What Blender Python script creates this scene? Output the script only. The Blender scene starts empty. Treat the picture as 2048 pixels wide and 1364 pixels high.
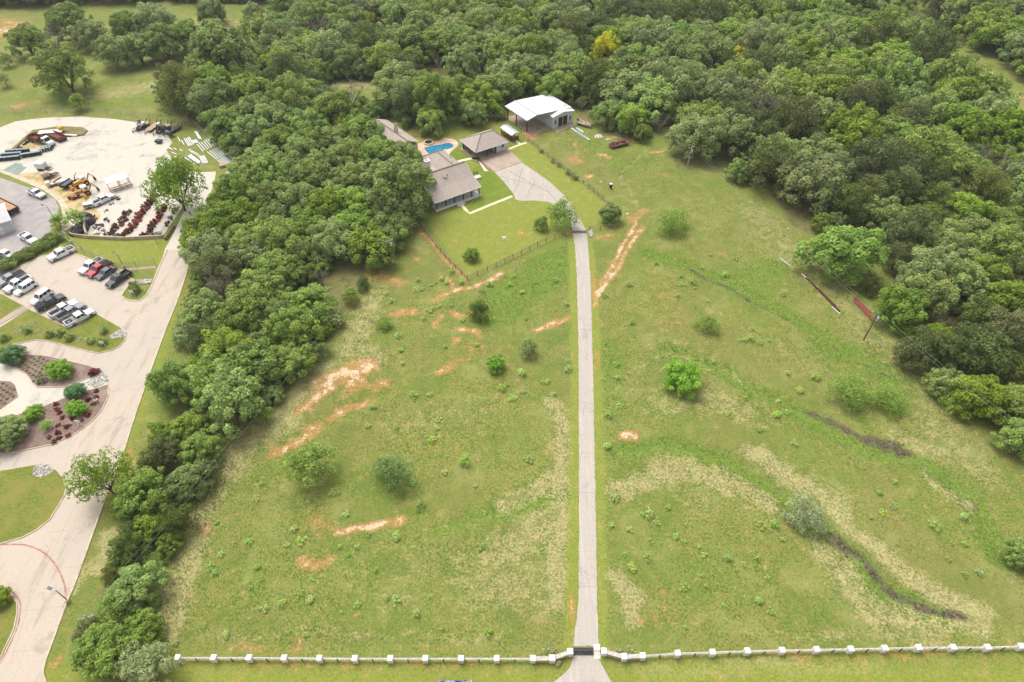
import bpy, bmesh, math, random
import numpy as np
from mathutils import Vector, Matrix
from mathutils.geometry import tessellate_polygon
random.seed(7)
RNG = np.random.default_rng(11)
SC = bpy.context.scene
COL = SC.collection
# ---------------------------------------------------------------- camera, sky, sun, exposure
CAM_H = 92.0
FPX = 1252.0                      # focal length in pixels of the 2048 px wide photograph
cam_d = bpy.data.cameras.new('camera')
cam_d.sensor_width = 36.0
cam_d.lens = 36.0 * FPX / 2048.0
cam_d.clip_start = 1.0
cam_d.clip_end = 15000.0
cam = bpy.data.objects.new('camera', cam_d)
cam.location = (0, 0, CAM_H)
cam.rotation_euler = (math.radians(45.0), 0, 0)
COL.objects.link(cam)
SC.camera = cam

SUN_ELEV, SUN_AZ = math.radians(62.0), math.radians(-38.0)   # azimuth from +Y towards +X
world = bpy.data.worlds.new('World')
SC.world = world
world.use_nodes = True
wn, wl = world.node_tree.nodes, world.node_tree.links
wn.clear()
w_out = wn.new('ShaderNodeOutputWorld')
w_bg = wn.new('ShaderNodeBackground')
w_hs = wn.new('ShaderNodeHueSaturation')
w_sky = wn.new('ShaderNodeTexSky')
w_sky.sky_type = 'NISHITA'
w_sky.sun_disc = False
w_sky.sun_elevation = SUN_ELEV
w_sky.sun_rotation = SUN_AZ
w_sky.air_density = 1.0
w_sky.dust_density = 4.0
w_hs.inputs['Saturation'].default_value = 0.25     # thin bright overcast: nearly colourless sky light
w_bg.inputs['Strength'].default_value = 0.15
wl.new(w_sky.outputs['Color'], w_hs.inputs['Color'])
wl.new(w_hs.outputs['Color'], w_bg.inputs['Color'])
wl.new(w_bg.outputs['Background'], w_out.inputs['Surface'])

sun_d = bpy.data.lights.new('sun', 'SUN')
sun_d.energy = 1.15
sun_d.angle = math.radians(34.0)
sun_d.color = (1.0, 0.955, 0.88)
sun = bpy.data.objects.new('sun', sun_d)
sdir = Vector((math.sin(SUN_AZ) * math.cos(SUN_ELEV), math.cos(SUN_AZ) * math.cos(SUN_ELEV), math.sin(SUN_ELEV)))
sun.rotation_euler = sdir.to_track_quat('Z', 'Y').to_euler()
sun.location = (0, 0, 300)
COL.objects.link(sun)

SC.view_settings.view_transform = 'Standard'
SC.view_settings.look = 'None'
SC.view_settings.gamma = 1.0
SC.view_settings.exposure = 0.84
SC.view_settings.use_curve_mapping = False
SC.cycles.max_bounces = 5
SC.cycles.diffuse_bounces = 4
SC.cycles.glossy_bounces = 2
SC.cycles.transmission_bounces = 4
SC.cycles.transparent_max_bounces = 8

# ---------------------------------------------------------------- survey: photograph pixel -> point of the place
S45 = math.sqrt(0.5)
def Q(px, py, z=0.0):
    u = (px - 1024.0) / FPX
    v = (py - 682.0) / FPX
    t = (CAM_H - z) / (S45 + v * S45)
    return Vector((t * u, t * (S45 - v * S45), z))
def mpp(py, z=0.0):
    return (CAM_H - z) / (S45 + (py - 682.0) / FPX * S45) / FPX
def to_px(p):
    d = p[1] * S45 - (p[2] - CAM_H) * S45
    return 1024.0 + FPX * p[0] / d, 682.0 - FPX * (p[1] * S45 + (p[2] - CAM_H) * S45) / d, d
def rise(base, top_py):
    """height of a vertical thing whose foot is at base and whose top reaches photo row top_py"""
    lo, hi = 0.0, 40.0
    for _ in range(40):
        m = 0.5 * (lo + hi)
        if to_px((base.x, base.y, base.z + m))[1] > top_py: lo = m
        else: hi = m
    return lo

# ---------------------------------------------------------------- materials
EXPO = 1.0
def srgb(r, g, b):
    f = lambda c: (c / 255.0 / 12.92) if c <= 10 else ((c / 255.0 + 0.055) / 1.055) ** 2.4
    return (f(r), f(g), f(b))
class NT:
    def __init__(s, name):
        s.m = bpy.data.materials.new(name)
        s.m.use_nodes = True
        s.n, s.l = s.m.node_tree.nodes, s.m.node_tree.links
        s.n.clear()
        s.out = s.n.new('ShaderNodeOutputMaterial')
    def new(s, t, **kw):
        o = s.n.new(t)
        for k, v in kw.items(): setattr(o, k, v)
        return o
    def put(s, sock, v):
        if isinstance(v, bpy.types.NodeSocket): s.l.new(v, sock)
        elif isinstance(v, tuple) and len(v) == 3 and sock.type == 'RGBA': sock.default_value = (*v, 1)
        else: sock.default_value = v
    def coord(s, kind='Object'):
        return s.new('ShaderNodeTexCoord').outputs[kind]
    def noise(s, vec, scale, detail=4.0, rough=0.55, dist=0.0):
        o = s.new('ShaderNodeTexNoise')
        s.l.new(vec, o.inputs['Vector'])
        o.inputs['Scale'].default_value = scale
        o.inputs['Detail'].default_value = detail
        o.inputs['Roughness'].default_value = rough
        o.inputs['Distortion'].default_value = dist
        return o.outputs['Fac']
    def math(s, op, a, b=0.0, c=0.0):
        o = s.new('ShaderNodeMath', operation=op)
        s.put(o.inputs[0], a); s.put(o.inputs[1], b); s.put(o.inputs[2], c)
        return o.outputs[0]
    def step(s, v, lo, hi):
        o = s.new('ShaderNodeMapRange', interpolation_type='SMOOTHSTEP')
        s.put(o.inputs['Value'], v)
        o.inputs['From Min'].default_value = lo
        o.inputs['From Max'].default_value = hi
        return o.outputs['Result']
    def mix(s, f, a, b):
        o = s.new('ShaderNodeMix', data_type='RGBA')
        s.put(o.inputs['Factor'], f); s.put(o.inputs['A'], a); s.put(o.inputs['B'], b)
        return o.outputs['Result']
    def bsdf(s, color, rough=0.8, metal=0.0, spec=0.3, bump=None, bdist=0.05, bstr=0.6):
        o = s.new('ShaderNodeBsdfPrincipled')
        s.put(o.inputs['Base Color'], color)
        s.put(o.inputs['Roughness'], rough)
        o.inputs['Metallic'].default_value = metal
        o.inputs['Specular IOR Level'].default_value = spec
        if bump is not None:
            b = s.new('ShaderNodeBump')
            b.inputs['Strength'].default_value = bstr
            b.inputs['Distance'].default_value = bdist
            s.l.new(bump, b.inputs['Height'])
            s.l.new(b.outputs['Normal'], o.inputs['Normal'])
        return o.outputs['BSDF']
    def done(s, sh):
        s.l.new(sh, s.out.inputs['Surface'])
        return s.m
MATS = {}
def mat(name, c1, c2=None, scale=1.0, rough=0.8, metal=0.0, spec=0.3, lo=0.35, hi=0.65, bump=0.0, c3=None, s3=0.15, lo3=0.5, hi3=0.7):
    if name in MATS: return MATS[name]
    t = NT(name)
    v = t.coord()
    n = t.noise(v, scale, 5.0, 0.6)
    c2 = c2 or tuple(x * 0.8 for x in c1)
    col = t.mix(t.step(n, lo, hi), c1, c2)
    if c3: col = t.mix(t.step(t.noise(v, s3, 4.0, 0.6), lo3, hi3), col, c3)
    MATS[name] = t.done(t.bsdf(col, rough, metal, spec, n if bump else None, bump or 0.05))
    return MATS[name]
def paint(name='car_paint'):
    if name in MATS: return MATS[name]
    t = NT(name)
    oi = t.new('ShaderNodeObjectInfo')
    n = t.noise(t.coord(), 3.0)
    col = t.mix(t.step(n, 0.5, 0.9), oi.outputs['Color'], srgb(150, 140, 125))
    o = t.bsdf(col, 0.28, 0.0, 0.5)
    MATS[name] = t.done(o)
    return MATS[name]
# ---------------------------------------------------------------- mesh and object helpers
class MB:
    """collects boxes, prisms, tubes and sheets and links them as one mesh object"""
    def __init__(s): s.v, s.f, s.mi = [], [], []
    def add(s, vs, fs, m=0):
        o = len(s.v)
        s.v += [tuple(x) for x in vs]
        s.f += [tuple(i + o for i in f) for f in fs]
        s.mi += [m] * len(fs)
        return s
    def box(s, x0, x1, y0, y1, z0, z1, m=0, tx=0.0, ty=0.0):
        """tx, ty shrink the top face on each side"""
        vs = [(x0, y0, z0), (x1, y0, z0), (x1, y1, z0), (x0, y1, z0),
              (x0 + tx, y0 + ty, z1), (x1 - tx, y0 + ty, z1), (x1 - tx, y1 - ty, z1), (x0 + tx, y1 - ty, z1)]
        return s.add(vs, [(0, 3, 2, 1), (4, 5, 6, 7), (0, 1, 5, 4), (1, 2, 6, 5), (2, 3, 7, 6), (3, 0, 4, 7)], m)
    def hexa(s, vs, m=0):
        return s.add(vs, [(0, 3, 2, 1), (4, 5, 6, 7), (0, 1, 5, 4), (1, 2, 6, 5), (2, 3, 7, 6), (3, 0, 4, 7)], m)
    def bar(s, a, b, w, h, m=0):
        """rectangular bar from a to b, w wide and h high"""
        a, b = Vector(a), Vector(b)
        d = (b - a).normalized()
        side = d.cross(Vector((0, 0, 1)))
        side = side.normalized() if side.length > 1e-4 else Vector((1, 0, 0))
        up = side.cross(d).normalized()
        q = [side * (w / 2 * i) + up * (h / 2 * j) for i, j in ((-1, -1), (1, -1), (1, 1), (-1, 1))]
        vs = [a + k for k in q] + [b + k for k in q]
        return s.add(vs, [(0, 1, 2, 3), (7, 6, 5, 4), (0, 4, 5, 1), (1, 5, 6, 2), (2, 6, 7, 3), (3, 7, 4, 0)], m)
    def tube(s, a, b, r0, r1=None, n=8, m=0, cap=True):
        a, b = Vector(a), Vector(b)
        r1 = r0 if r1 is None else r1
        d = (b - a).normalized()
        x = d.orthogonal().normalized()
        y = d.cross(x)
        vs = []
        for p, r in ((a, r0), (b, r1)):
            for i in range(n):
                t = 2 * math.pi * i / n
                vs.append(p + (x * math.cos(t) + y * math.sin(t)) * r)
        fs = [(i, (i + 1) % n, n + (i + 1) % n, n + i) for i in range(n)]
        if cap: fs += [tuple(range(n - 1, -1, -1)), tuple(range(n, 2 * n))]
        return s.add(vs, fs, m)
    def path(s, pts, r, n=6, m=0):
        for a, b in zip(pts, pts[1:]): s.tube(a, b, r, r, n, m)
        return s
    def lathe(s, c, prof, n=12, m=0):
        """prof: (radius, z) from bottom to top round a vertical axis at c"""
        vs, fs = [], []
        for r, z in prof:
            for i in range(n):
                t = 2 * math.pi * i / n
                vs.append((c[0] + r * math.cos(t), c[1] + r * math.sin(t), c[2] + z))
        for k in range(len(prof) - 1):
            for i in range(n):
                fs.append((k * n + i, k * n + (i + 1) % n, (k + 1) * n + (i + 1) % n, (k + 1) * n + i))
        fs.append(tuple(range(n - 1, -1, -1)))
        fs.append(tuple((len(prof) - 1) * n + i for i in range(n)))
        return s.add(vs, fs, m)
    def slab(s, pts, z0, z1, m=0):
        """closed prism over a plan polygon"""
        pts = [Vector((p[0], p[1], 0)) for p in pts]
        if sum(a.x * b.y - b.x * a.y for a, b in zip(pts, pts[1:] + pts[:1])) < 0: pts.reverse()
        n = len(pts)
        tr = tessellate_polygon([pts])
        tr = [t if (pts[t[1]] - pts[t[0]]).cross(pts[t[2]] - pts[t[0]]).z > 0 else t[::-1] for t in tr]
        vs = [(p.x, p.y, z0) for p in pts] + [(p.x, p.y, z1) for p in pts]
        fs = [tuple(i + n for i in t) for t in tr]
        if z1 - z0 > 1e-6:
            fs += [t[::-1] for t in tr] + [(i, (i + 1) % n, n + (i + 1) % n, n + i) for i in range(n)]
        else:
            vs = vs[n:]; fs = tr
        return s.add(vs, fs, m)
    def face(s, pts, m=0): return s.add(pts, [tuple(range(len(pts)))], m)
    def sheet(s, pts, th, m=0):
        """a thick planar panel: pts counter-clockwise seen from outside, th goes inwards"""
        p = [Vector(x) for x in pts]
        nrm = (p[1] - p[0]).cross(p[2] - p[0]).normalized()
        n = len(p)
        vs = p + [q - nrm * th for q in p]
        fs = [tuple(range(n)), tuple(range(2 * n - 1, n - 1, -1))] + [(i, n + i, n + (i + 1) % n, (i + 1) % n) for i in range(n)]
        return s.add(vs, fs, m)
    def mesh(s, name, mats, off=None):
        me = bpy.data.meshes.new(name)
        v = s.v if off is None else [(a - off[0], b - off[1], c - off[2]) for a, b, c in s.v]
        me.from_pydata(v, [], s.f)
        for m in (mats if isinstance(mats, (list, tuple)) else [mats]): me.materials.append(m)
        if any(s.mi): me.polygons.foreach_set('material_index', s.mi)
        me.update()
        return me
    def build(s, name, mats, parent=None, off=None):
        return link(name, s.mesh(name, mats, off), parent)
def link(name, me, parent=None):
    o = bpy.data.objects.new(name, me)
    COL.objects.link(o)
    if parent is not None: o.parent = parent
    return o
def tag(o, label=None, cat=None, group=None, kind=None):
    if label: o['label'] = label
    if cat: o['category'] = cat
    if group: o['group'] = group
    if kind: o['kind'] = kind
    return o
def thing(name, label, cat, loc=(0, 0, 0), rotz=0.0, group=None):
    o = bpy.data.objects.new(name, None)
    o.empty_display_size = 0.5
    COL.objects.link(o)
    o.location = loc
    o.rotation_euler = (0, 0, rotz)
    return tag(o, label, cat, group)
def dup(root, loc=None, rotz=None, label=None, group=None, scale=None, color=None):
    r = root.copy(); COL.objects.link(r)
    if loc is not None: r.location = loc
    if rotz is not None: r.rotation_euler = (0, 0, rotz)
    if scale is not None: r.scale = scale
    if label: r['label'] = label
    if group: r['group'] = group
    if color: r.color = (*color, 1)
    for ch in list(root.children):
        c = ch.copy(); COL.objects.link(c); c.parent = r
        if color: c.color = (*color, 1)
        for g in list(ch.children):
            d = g.copy(); COL.objects.link(d); d.parent = c
            if color: d.color = (*color, 1)
    return r
def struct(name, mb, mats, label=None):
    o = mb.build(name, mats)
    o['kind'] = 'structure'
    if label: o['label'] = label
    return o
def smooth(pts, k=4, closed=True):
    """Catmull-Rom through plan points"""
    n = len(pts); out = []
    P = [Vector((p[0], p[1])) for p in pts]
    rng = range(n) if closed else range(n - 1)
    for i in rng:
        p1, p2 = P[i], P[(i + 1) % n]
        p0 = P[i - 1] if (closed or i > 0) else p1
        p3 = P[(i + 2) % n] if (closed or i + 2 < n) else p2
        for j in range(k):
            t = j / k
            out.append(0.5 * ((2 * p1) + (p2 - p0) * t + (2 * p0 - 5 * p1 + 4 * p2 - p3) * t * t + (3 * p1 - p0 - 3 * p2 + p3) * t ** 3))
    if not closed: out.append(P[-1])
    return out
def qs(px, z=0.0): return [Q(a, b, z) for a, b in px]
def band(center, hw):
    """plan polygon of a strip of half width hw along a plan polyline"""
    P = [Vector((p[0], p[1])) for p in center]
    L, R = [], []
    for i, p in enumerate(P):
        d = (P[min(i + 1, len(P) - 1)] - P[max(i - 1, 0)]).normalized()
        nrm = Vector((-d.y, d.x))
        L.append(p + nrm * hw); R.append(p - nrm * hw)
    return L + R[::-1]
def ring(poly, w):
    """outer and inner outline of a kerb of width w along a closed plan polygon (inside it)"""
    P = [Vector((p[0], p[1])) for p in poly]
    if sum(a.x * b.y - b.x * a.y for a, b in zip(P, P[1:] + P[:1])) < 0: P.reverse()
    n = len(P); inner = []
    for i in range(n):
        d1 = (P[i] - P[i - 1]).normalized(); d2 = (P[(i + 1) % n] - P[i]).normalized()
        nn = Vector((-d1.y - d2.y, d1.x + d2.x))
        nn = nn.normalized() if nn.length > 1e-3 else Vector((-d1.y, d1.x))
        inner.append(P[i] + nn * w)
    return P, inner
def kerb_ring(name, poly, w, h, material, z0=0.0):
    o, i = ring(poly, w)
    n = len(o); m = MB()
    vs = [(p.x, p.y, z0) for p in o] + [(p.x, p.y, h) for p in o] + [(p.x, p.y, h) for p in i] + [(p.x, p.y, z0) for p in i]
    fs = []
    for k in range(n):
        j = (k + 1) % n
        fs += [(k, j, n + j, n + k), (n + k, n + j, 2 * n + j, 2 * n + k), (2 * n + k, 2 * n + j, 3 * n + j, 3 * n + k)]
    m.add(vs, fs)
    return struct(name, m, material)
# ================================================================ ground
def seg_dist(X, Y, pts):
    d = np.full(X.shape, 1e9)
    P = [(p[0], p[1]) for p in pts]
    if len(P) == 1: return np.hypot(X - P[0][0], Y - P[0][1])
    for (ax, ay), (bx, by) in zip(P, P[1:]):
        dx, dy = bx - ax, by - ay
        t = np.clip(((X - ax) * dx + (Y - ay) * dy) / (dx * dx + dy * dy + 1e-9), 0, 1)
        d = np.minimum(d, np.hypot(X - ax - t * dx, Y - ay - t * dy))
    return d
def in_poly(X, Y, pts):
    r = np.zeros(X.shape, bool)
    n = len(pts)
    for i in range(n):
        ax, ay = pts[i][0], pts[i][1]; bx, by = pts[i - 1][0], pts[i - 1][1]
        c = ((ay > Y) != (by > Y))
        r ^= c & (X < (bx - ax) * (Y - ay) / (by - ay + 1e-12) + ax)
    return r
def poly_sdf(X, Y, pts):
    d = seg_dist(X, Y, list(pts) + [pts[0]])
    return np.where(in_poly(X, Y, pts), -d, d)
def sstep(x, a, b):
    t = np.clip((x - a) / (b - a), 0, 1)
    return t * t * (3 - 2 * t)
def vnoise(X, Y, s, seed):
    r = np.random.default_rng(seed)
    tab = r.random((256, 256))
    x, y = X / s, Y / s
    xi, yi = np.floor(x).astype(int), np.floor(y).astype(int)
    fx, fy = x - xi, y - yi
    fx, fy = fx * fx * (3 - 2 * fx), fy * fy * (3 - 2 * fy)
    g = lambda a, b: tab[a % 256, b % 256]
    return (g(xi, yi) * (1 - fx) + g(xi + 1, yi) * fx) * (1 - fy) + (g(xi, yi + 1) * (1 - fx) + g(xi + 1, yi + 1) * fx) * fy
def fbm(X, Y, s, seed):
    return 0.5 * vnoise(X, Y, s, seed) + 0.3 * vnoise(X, Y, s / 2.1, seed + 1) + 0.2 * vnoise(X, Y, s / 4.3, seed + 2)

# what covers the soil where: (kind, photo polyline, half width in metres, strength)
COVER = [
 ('dry', [(1205, 830), (1260, 745), (1340, 705), (1450, 735), (1560, 800)], .3, .6), ('dry', [(1215, 850), (1280, 760), (1360, 722), (1440, 750)], .3, .5), ('dry', [(1300, 300), (1240, 345), (1275, 420)], .5, .6), ('dry', [(1420, 620), (1560, 690), (1700, 790), (1830, 840)], .35, .5), ('dry', [(1205, 1000), (1200, 1250)], .3, .5), ('dry', [(1500, 1260), (1700, 1275), (1950, 1262)], .5, .5), ('dry', [(420, 1270), (700, 1262), (1000, 1275)], .5, .45),
 ('clay', [(650, 768), (680, 748), (732, 732)], 1.95, 0.93), ('clay', [(700, 745), (712, 762)], 1.87, 0.93), ('clay', [(600, 822), (628, 806), (662, 782)], 0.85, 0.84),
 ('clay', [(750, 772), (768, 762)], 1.02, 0.70), ('clay', [(662, 838), (700, 818), (746, 803)], 0.77, 0.70), ('clay', [(545, 902), (590, 885), (640, 852)], 1.02, 0.70),
 ('clay', [(672, 1062), (738, 1055), (770, 1050), (803, 1036)], 0.64, 0.84), ('clay', [(745, 1056), (800, 1040)], 0.85, 0.88), ('clay', [(612, 1118), (655, 1124)], 1.10, 0.51),
 ('clay', [(880, 745), (908, 732)], 0.77, 0.84), ('clay', [(900, 724), (938, 716)], 0.51, 0.60), ('clay', [(868, 655), (886, 640)], 0.77, 0.70), ('clay', [(905, 628), (938, 626)], 0.77, 0.70),
 ('clay', [(918, 660), (956, 664)], 0.68, 0.79), ('clay', [(905, 682), (920, 676)], 0.68, 0.56), ('clay', [(1062, 657), (1100, 648), (1138, 632)], 0.68, 0.79), ('clay', [(1112, 645), (1138, 633)], 0.85, 0.84),
 ('clay', [(785, 632), (828, 622)], 1.10, 0.65), ('clay', [(872, 598), (910, 580), (950, 571), (1000, 547)], 0.64, 0.84), ('clay', [(892, 556), (906, 576)], 0.51, 0.74), ('clay', [(755, 553), (805, 566)], 1.36, 0.51),
 ('clay', [(730, 552), (738, 545)], 0.94, 0.65), ('clay', [(836, 458), (856, 478), (880, 512), (932, 560)], 0.47, 0.70), ('clay', [(818, 500), (838, 520)], 0.30, 0.65), ('clay', [(842, 468), (856, 478)], 0.68, 0.74),
 ('clay', [(1240, 873), (1268, 872)], 0.64, 0.93), ('clay', [(1273, 440), (1262, 468), (1230, 520), (1205, 565), (1189, 612)], 0.47, 0.93), ('clay', [(1283, 462), (1262, 490), (1232, 540), (1198, 592)], 0.47, 0.93),
 ('clay', [(1262, 470), (1284, 462)], 1.19, 0.74), ('clay', [(1195, 474), (1228, 466)], 0.68, 0.65), ('clay', [(1290, 420), (1262, 440)], 1.36, 0.51), ('clay', [(1192, 560), (1189, 600)], 0.77, 0.56),
 ('clay', [(1194, 700), (1193, 745)], 0.34, 0.56), ('clay', [(1147, 312), (1163, 322)], 1.10, 0.56), ('clay', [(1196, 308), (1216, 314)], 0.85, 0.70), ('clay', [(1055, 262), (1066, 276)], 1.53, 0.88),
 ('clay', [(1140, 318), (1160, 326)], 0.85, 0.56), ('clay', [(1310, 308), (1330, 298)], 0.68, 0.70), ('clay', [(1600, 492), (1612, 488)], 0.85, 0.65), ('clay', [(1441, 508)], 0.85, 0.60), ('clay', [(1330, 350)], 1.02, 0.47), ('clay', [(1178, 352)], 1.10, 0.93),
 ('clay', [(1150, 295), (1152, 288)], 0.68, 0.56), ('clay', [(380, 1324), (620, 1330), (900, 1328), (1010, 1336)], 0.34, 0.33), ('clay', [(470, 1296), (600, 1290)], 1.02, 0.23), ('clay', [(1540, 1312), (1720, 1312), (1900, 1308)], 0.42, 0.39),
 ('clay', [(420, 1050), (412, 1062)], 0.77, 0.56), ('dry', [(195, 1142), (212, 1066), (238, 1060)], .8, .9), ('dry', [(160, 1172), (178, 1120)], .6, .7), ('clay', [(262, 905), (268, 925)], 0.77, 0.65), ('clay', [(105, 1338), (120, 1320)], 0.51, 0.56),
 ('clay', [(30, 214), (66, 202)], 1.19, 0.74), ('clay', [(1143, 1190), (1142, 1270)], 0.26, 0.65), ('clay', [(630, 1040), (640, 1050)], 1.70, 0.37), ('clay', [(1040, 462), (1046, 470)], 0.59, 0.70), ('clay', [(905, 480), (912, 486)], 0.59, 0.56),
 ('clay', [(1000, 700), (940, 690)], 2.55, 0.19), ('clay', [(1320, 560), (1345, 640)], 3.40, 0.19), ('clay', [(1300, 1230), (1340, 1190)], 2.55, 0.17), ('clay', [(2020, 185), (2050, 195)], 2.12, 0.74),
 ('clay', [(0, 60), (20, 70), (40, 50)], 3.40, 0.88), ('clay', [(0, 42), (38, 46)], 2.12, 0.74), ('clay', [(1710, 583), (1716, 560)], 0.77, 0.42),
 ('dry', [(1105, 800), (1120, 830), (1128, 920), (1124, 1060), (1112, 1200)], 1.5, .9), ('dry', [(1000, 1010), (1090, 968), (1128, 935)], 1.5, .8), ('dry', [(1010, 1110), (1080, 1060), (1120, 1020)], 3.0, .65),
 ('dry', [(960, 1150), (1080, 1170)], 4.0, .5), ('dry', [(1240, 975), (1350, 938), (1450, 955), (1535, 1005)], 2.0, .85), ('dry', [(1510, 905), (1640, 985), (1720, 1070), (1850, 1185), (1960, 1225)], 1.5, .95), ('dry', [(1560, 940), (1680, 1010)], 2.2, .6),
 ('dry', [(1660, 1110), (1740, 1220), (1840, 1252)], 2.4, .8), ('dry', [(1860, 1245), (1960, 1252)], 1.2, .8), ('dry', [(1225, 1150), (1262, 1190), (1272, 1240)], 1.1, .9), ('dry', [(1860, 965), (1935, 1012)], 1.0, .85),
 ('dry', [(1330, 805), (1440, 800), (1500, 830)], 2.8, .55), ('dry', [(1850, 730), (1880, 850), (1960, 930)], 3.5, .5), ('dry', [(1500, 420), (1620, 540), (1720, 640), (1850, 760)], 4.0, .5), ('dry', [(1800, 880), (1880, 900)], 2.0, .6),
 ('dry', [(470, 905), (400, 1040), (350, 1180), (345, 1250)], 2.2, .85), ('dry', [(640, 735), (570, 830), (500, 880)], 3.2, .8), ('dry', [(740, 600), (700, 690), (740, 720)], 3.0, .7), ('dry', [(760, 500), (740, 600)], 3.0, .4),
 ('dry', [(1280, 1345), (1500, 1342), (1760, 1336)], .9, .8), ('dry', [(1200, 60), (1000, 80)], 1, .1), ('dry', [(200, 190), (300, 172)], 4.5, .7), ('dry', [(380, 50), (560, 45)], 6.0, .55), ('dry', [(660, 165), (740, 170)], 5.0, .7),
 ('dry', [(1400, 720), (1330, 690)], 3, .35), ('dry', [(800, 850), (950, 830)], 4, .3), ('dry', [(1340, 960), (1400, 990)], 3, .4), ('dry', [(700, 1130), (900, 1170)], 5, .25), ('dry', [(1580, 700), (1700, 800)], 4, .3),
 ('lush', [(990, 620), (1060, 570), (1130, 510)], 5.0, .8), ('lush', [(1300, 505), (1450, 562), (1560, 622), (1680, 692), (1790, 760)], 2.2, .85), ('lush', [(1480, 560), (1540, 540)], 4.0, .7), ('lush', [(1640, 700), (1690, 710)], 2.4, .8),
 ('lush', [(1230, 905), (1340, 890), (1450, 922), (1560, 992), (1640, 1062), (1750, 1172), (1870, 1238)], 1.7, .9), ('lush', [(1330, 700), (1440, 742), (1560, 802), (1700, 890), (1850, 932), (1950, 1010), (2000, 1120)], 1.9, .9),
 ('lush', [(1130, 985), (1000, 1025), (860, 1062)], 1.2, .7), ('lush', [(770, 790), (650, 850), (520, 960)], 2.0, .5), ('lush', [(1220, 700), (1230, 820)], 2.5, .6), ('lush', [(350, 1040), (330, 1230)], 1.5, .5),
 ('lush', [(1180, 290), (1240, 330), (1300, 320)], 5.0, .5), ('lush', [(880, 260), (900, 262)], 3.5, .9), ('lush', [(1350, 1180), (1450, 1120), (1500, 1180)], 4.0, .45), ('lush', [(560, 1080), (520, 1150), (640, 1180)], 5.0, .4),
 ('lush', [(290, 780), (340, 640)], 1.6, .6), ('lush', [(400, 950), (430, 1000)], 3, .5), ('lush', [(1850, 640), (1800, 700)], 2, .2), ('lush', [(195, 500), (210, 505)], 2.0, .8), ('lush', [(0, 330), (45, 285)], 1.5, .9),
 ('litter', [(1376, 532), (1412, 560)], .8, .8), ('litter', [(1420, 562), (1468, 580), (1506, 606)], .7, .75), ('litter', [(1510, 608), (1590, 648), (1650, 682)], .6, .7), ('litter', [(1655, 685), (1720, 725), (1790, 760)], .6, .62), ('litter', [(1540, 790), (1618, 824)], .5, .6), ('litter', [(1818, 912), (1900, 960), (1960, 1020)], .5, .5),
 ('litter', [(1618, 824), (1690, 856), (1740, 888), (1818, 912)], 1.0, .9), ('litter', [(1740, 880), (1790, 895)], 1.3, 1.0), ('litter', [(1640, 1050), (1700, 1100), (1750, 1150), (1800, 1195), (1850, 1222), (1920, 1232)], .8, 1.0), ('litter', [(1645, 1058), (1690, 1100)], 1.2, .9), ('litter', [(1830, 1222), (1910, 1230)], .4, .8),
 ('litter', [(1090, 680), (1125, 690)], .9, .5), ('litter', [(1010, 535), (1090, 525)], .3, .2), ('litter', [(1130, 720), (1128, 745)], .8, .5), ('litter', [(420, 1040), (440, 1000)], 2.2, .35), ('litter', [(1900, 760), (2010, 860)], 2, .4),
 ('litter', [(230, 180), (290, 178)], 2.5, .5), ('litter', [(1040, 1285), (1060, 1300)], .6, .3),
]
HOUSE_YARD = [(850, 440), (935, 556), (1140, 466), (1150, 470), (1240, 455), (1215, 410), (1056, 284), (1010, 300), (1000, 250), (900, 250), (810, 262), (830, 300), (845, 420)]
DRIVE_L = [(1147, 1292), (1157, 1200), (1158, 1050), (1158, 900), (1157, 700), (1154, 560), (1150, 490), (1146, 470), (1145, 459)]
DRIVE_R = [(1197, 1292), (1194, 1200), (1191, 1000), (1188, 850), (1185, 700), (1181, 560), (1176, 488), (1174, 470), (1172, 459)]
FOREST = [(545, -70), (545, 30), (520, 95), (480, 140), (376, 150), (314, 137), (308, 198), (328, 239), (369, 246), (434, 270), (475, 335), (455, 365), (429, 365), (415, 410), (389, 452), (369, 469), (359, 489), (349, 519), (374, 544), (368, 580), (342, 666), (358, 700), (355, 728), (306, 750), (316, 783), (335, 811), (297, 870), (271, 889), (267, 899), (279, 933), (211, 993), (218, 1038), (249, 1061), (241, 1095), (203, 1121), (207, 1148), (181, 1166), (147, 1230), (162, 1264), (154, 1317), (185, 1380), (200, 1440), (350, 1440), (355, 1340), (330, 1300), (301, 1280), (320, 1200), (316, 1163), (316, 1121), (362, 1095), (396, 1038), (407, 955), (418, 918), (456, 884), (497, 857), (519, 843), (548, 820), (610, 766), (629, 711), (655, 682), (680, 640), (700, 612), (737, 575), (742, 530), (775, 525), (790, 502), (812, 470), (850, 435), (868, 420), (862, 385), (852, 345), (845, 315), (838, 297), (808, 290), (776, 268), (750, 240), (785, 236), (800, 239), (808, 262), (821, 273), (849, 280), (871, 263), (878, 254), (881, 239), (890, 220), (906, 229), (904, 247), (918, 262), (939, 256), (978, 246), (1002, 244), (1013, 232), (1010, 211), (1032, 196), (1088, 184), (1100, 196), (1120, 203), (1137, 213), (1148, 220), (1146, 236), (1164, 240), (1187, 242), (1195, 261), (1215, 269), (1244, 275), (1273, 281), (1289, 285), (1305, 265), (1332, 269), (1328, 297), (1336, 314), (1342, 334), (1371, 340), (1447, 343), (1457, 361), (1520, 372), (1542, 394), (1549, 416), (1586, 456), (1630, 471), (1700, 455), (1760, 470), (1758, 541), (1787, 563), (1762, 599), (1769, 632), (1813, 654), (1822, 676), (1810, 700), (1837, 729), (1878, 735), (1866, 764), (1875, 790), (1896, 822), (1951, 831), (2013, 837), (2010, 881), (2048, 905), (2140, 960), (2260, 700), (2260, 380), (2048, 255), (2006, 205), (1985, 160), (1895, 100), (1855, 80), (1795, -70)]
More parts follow.
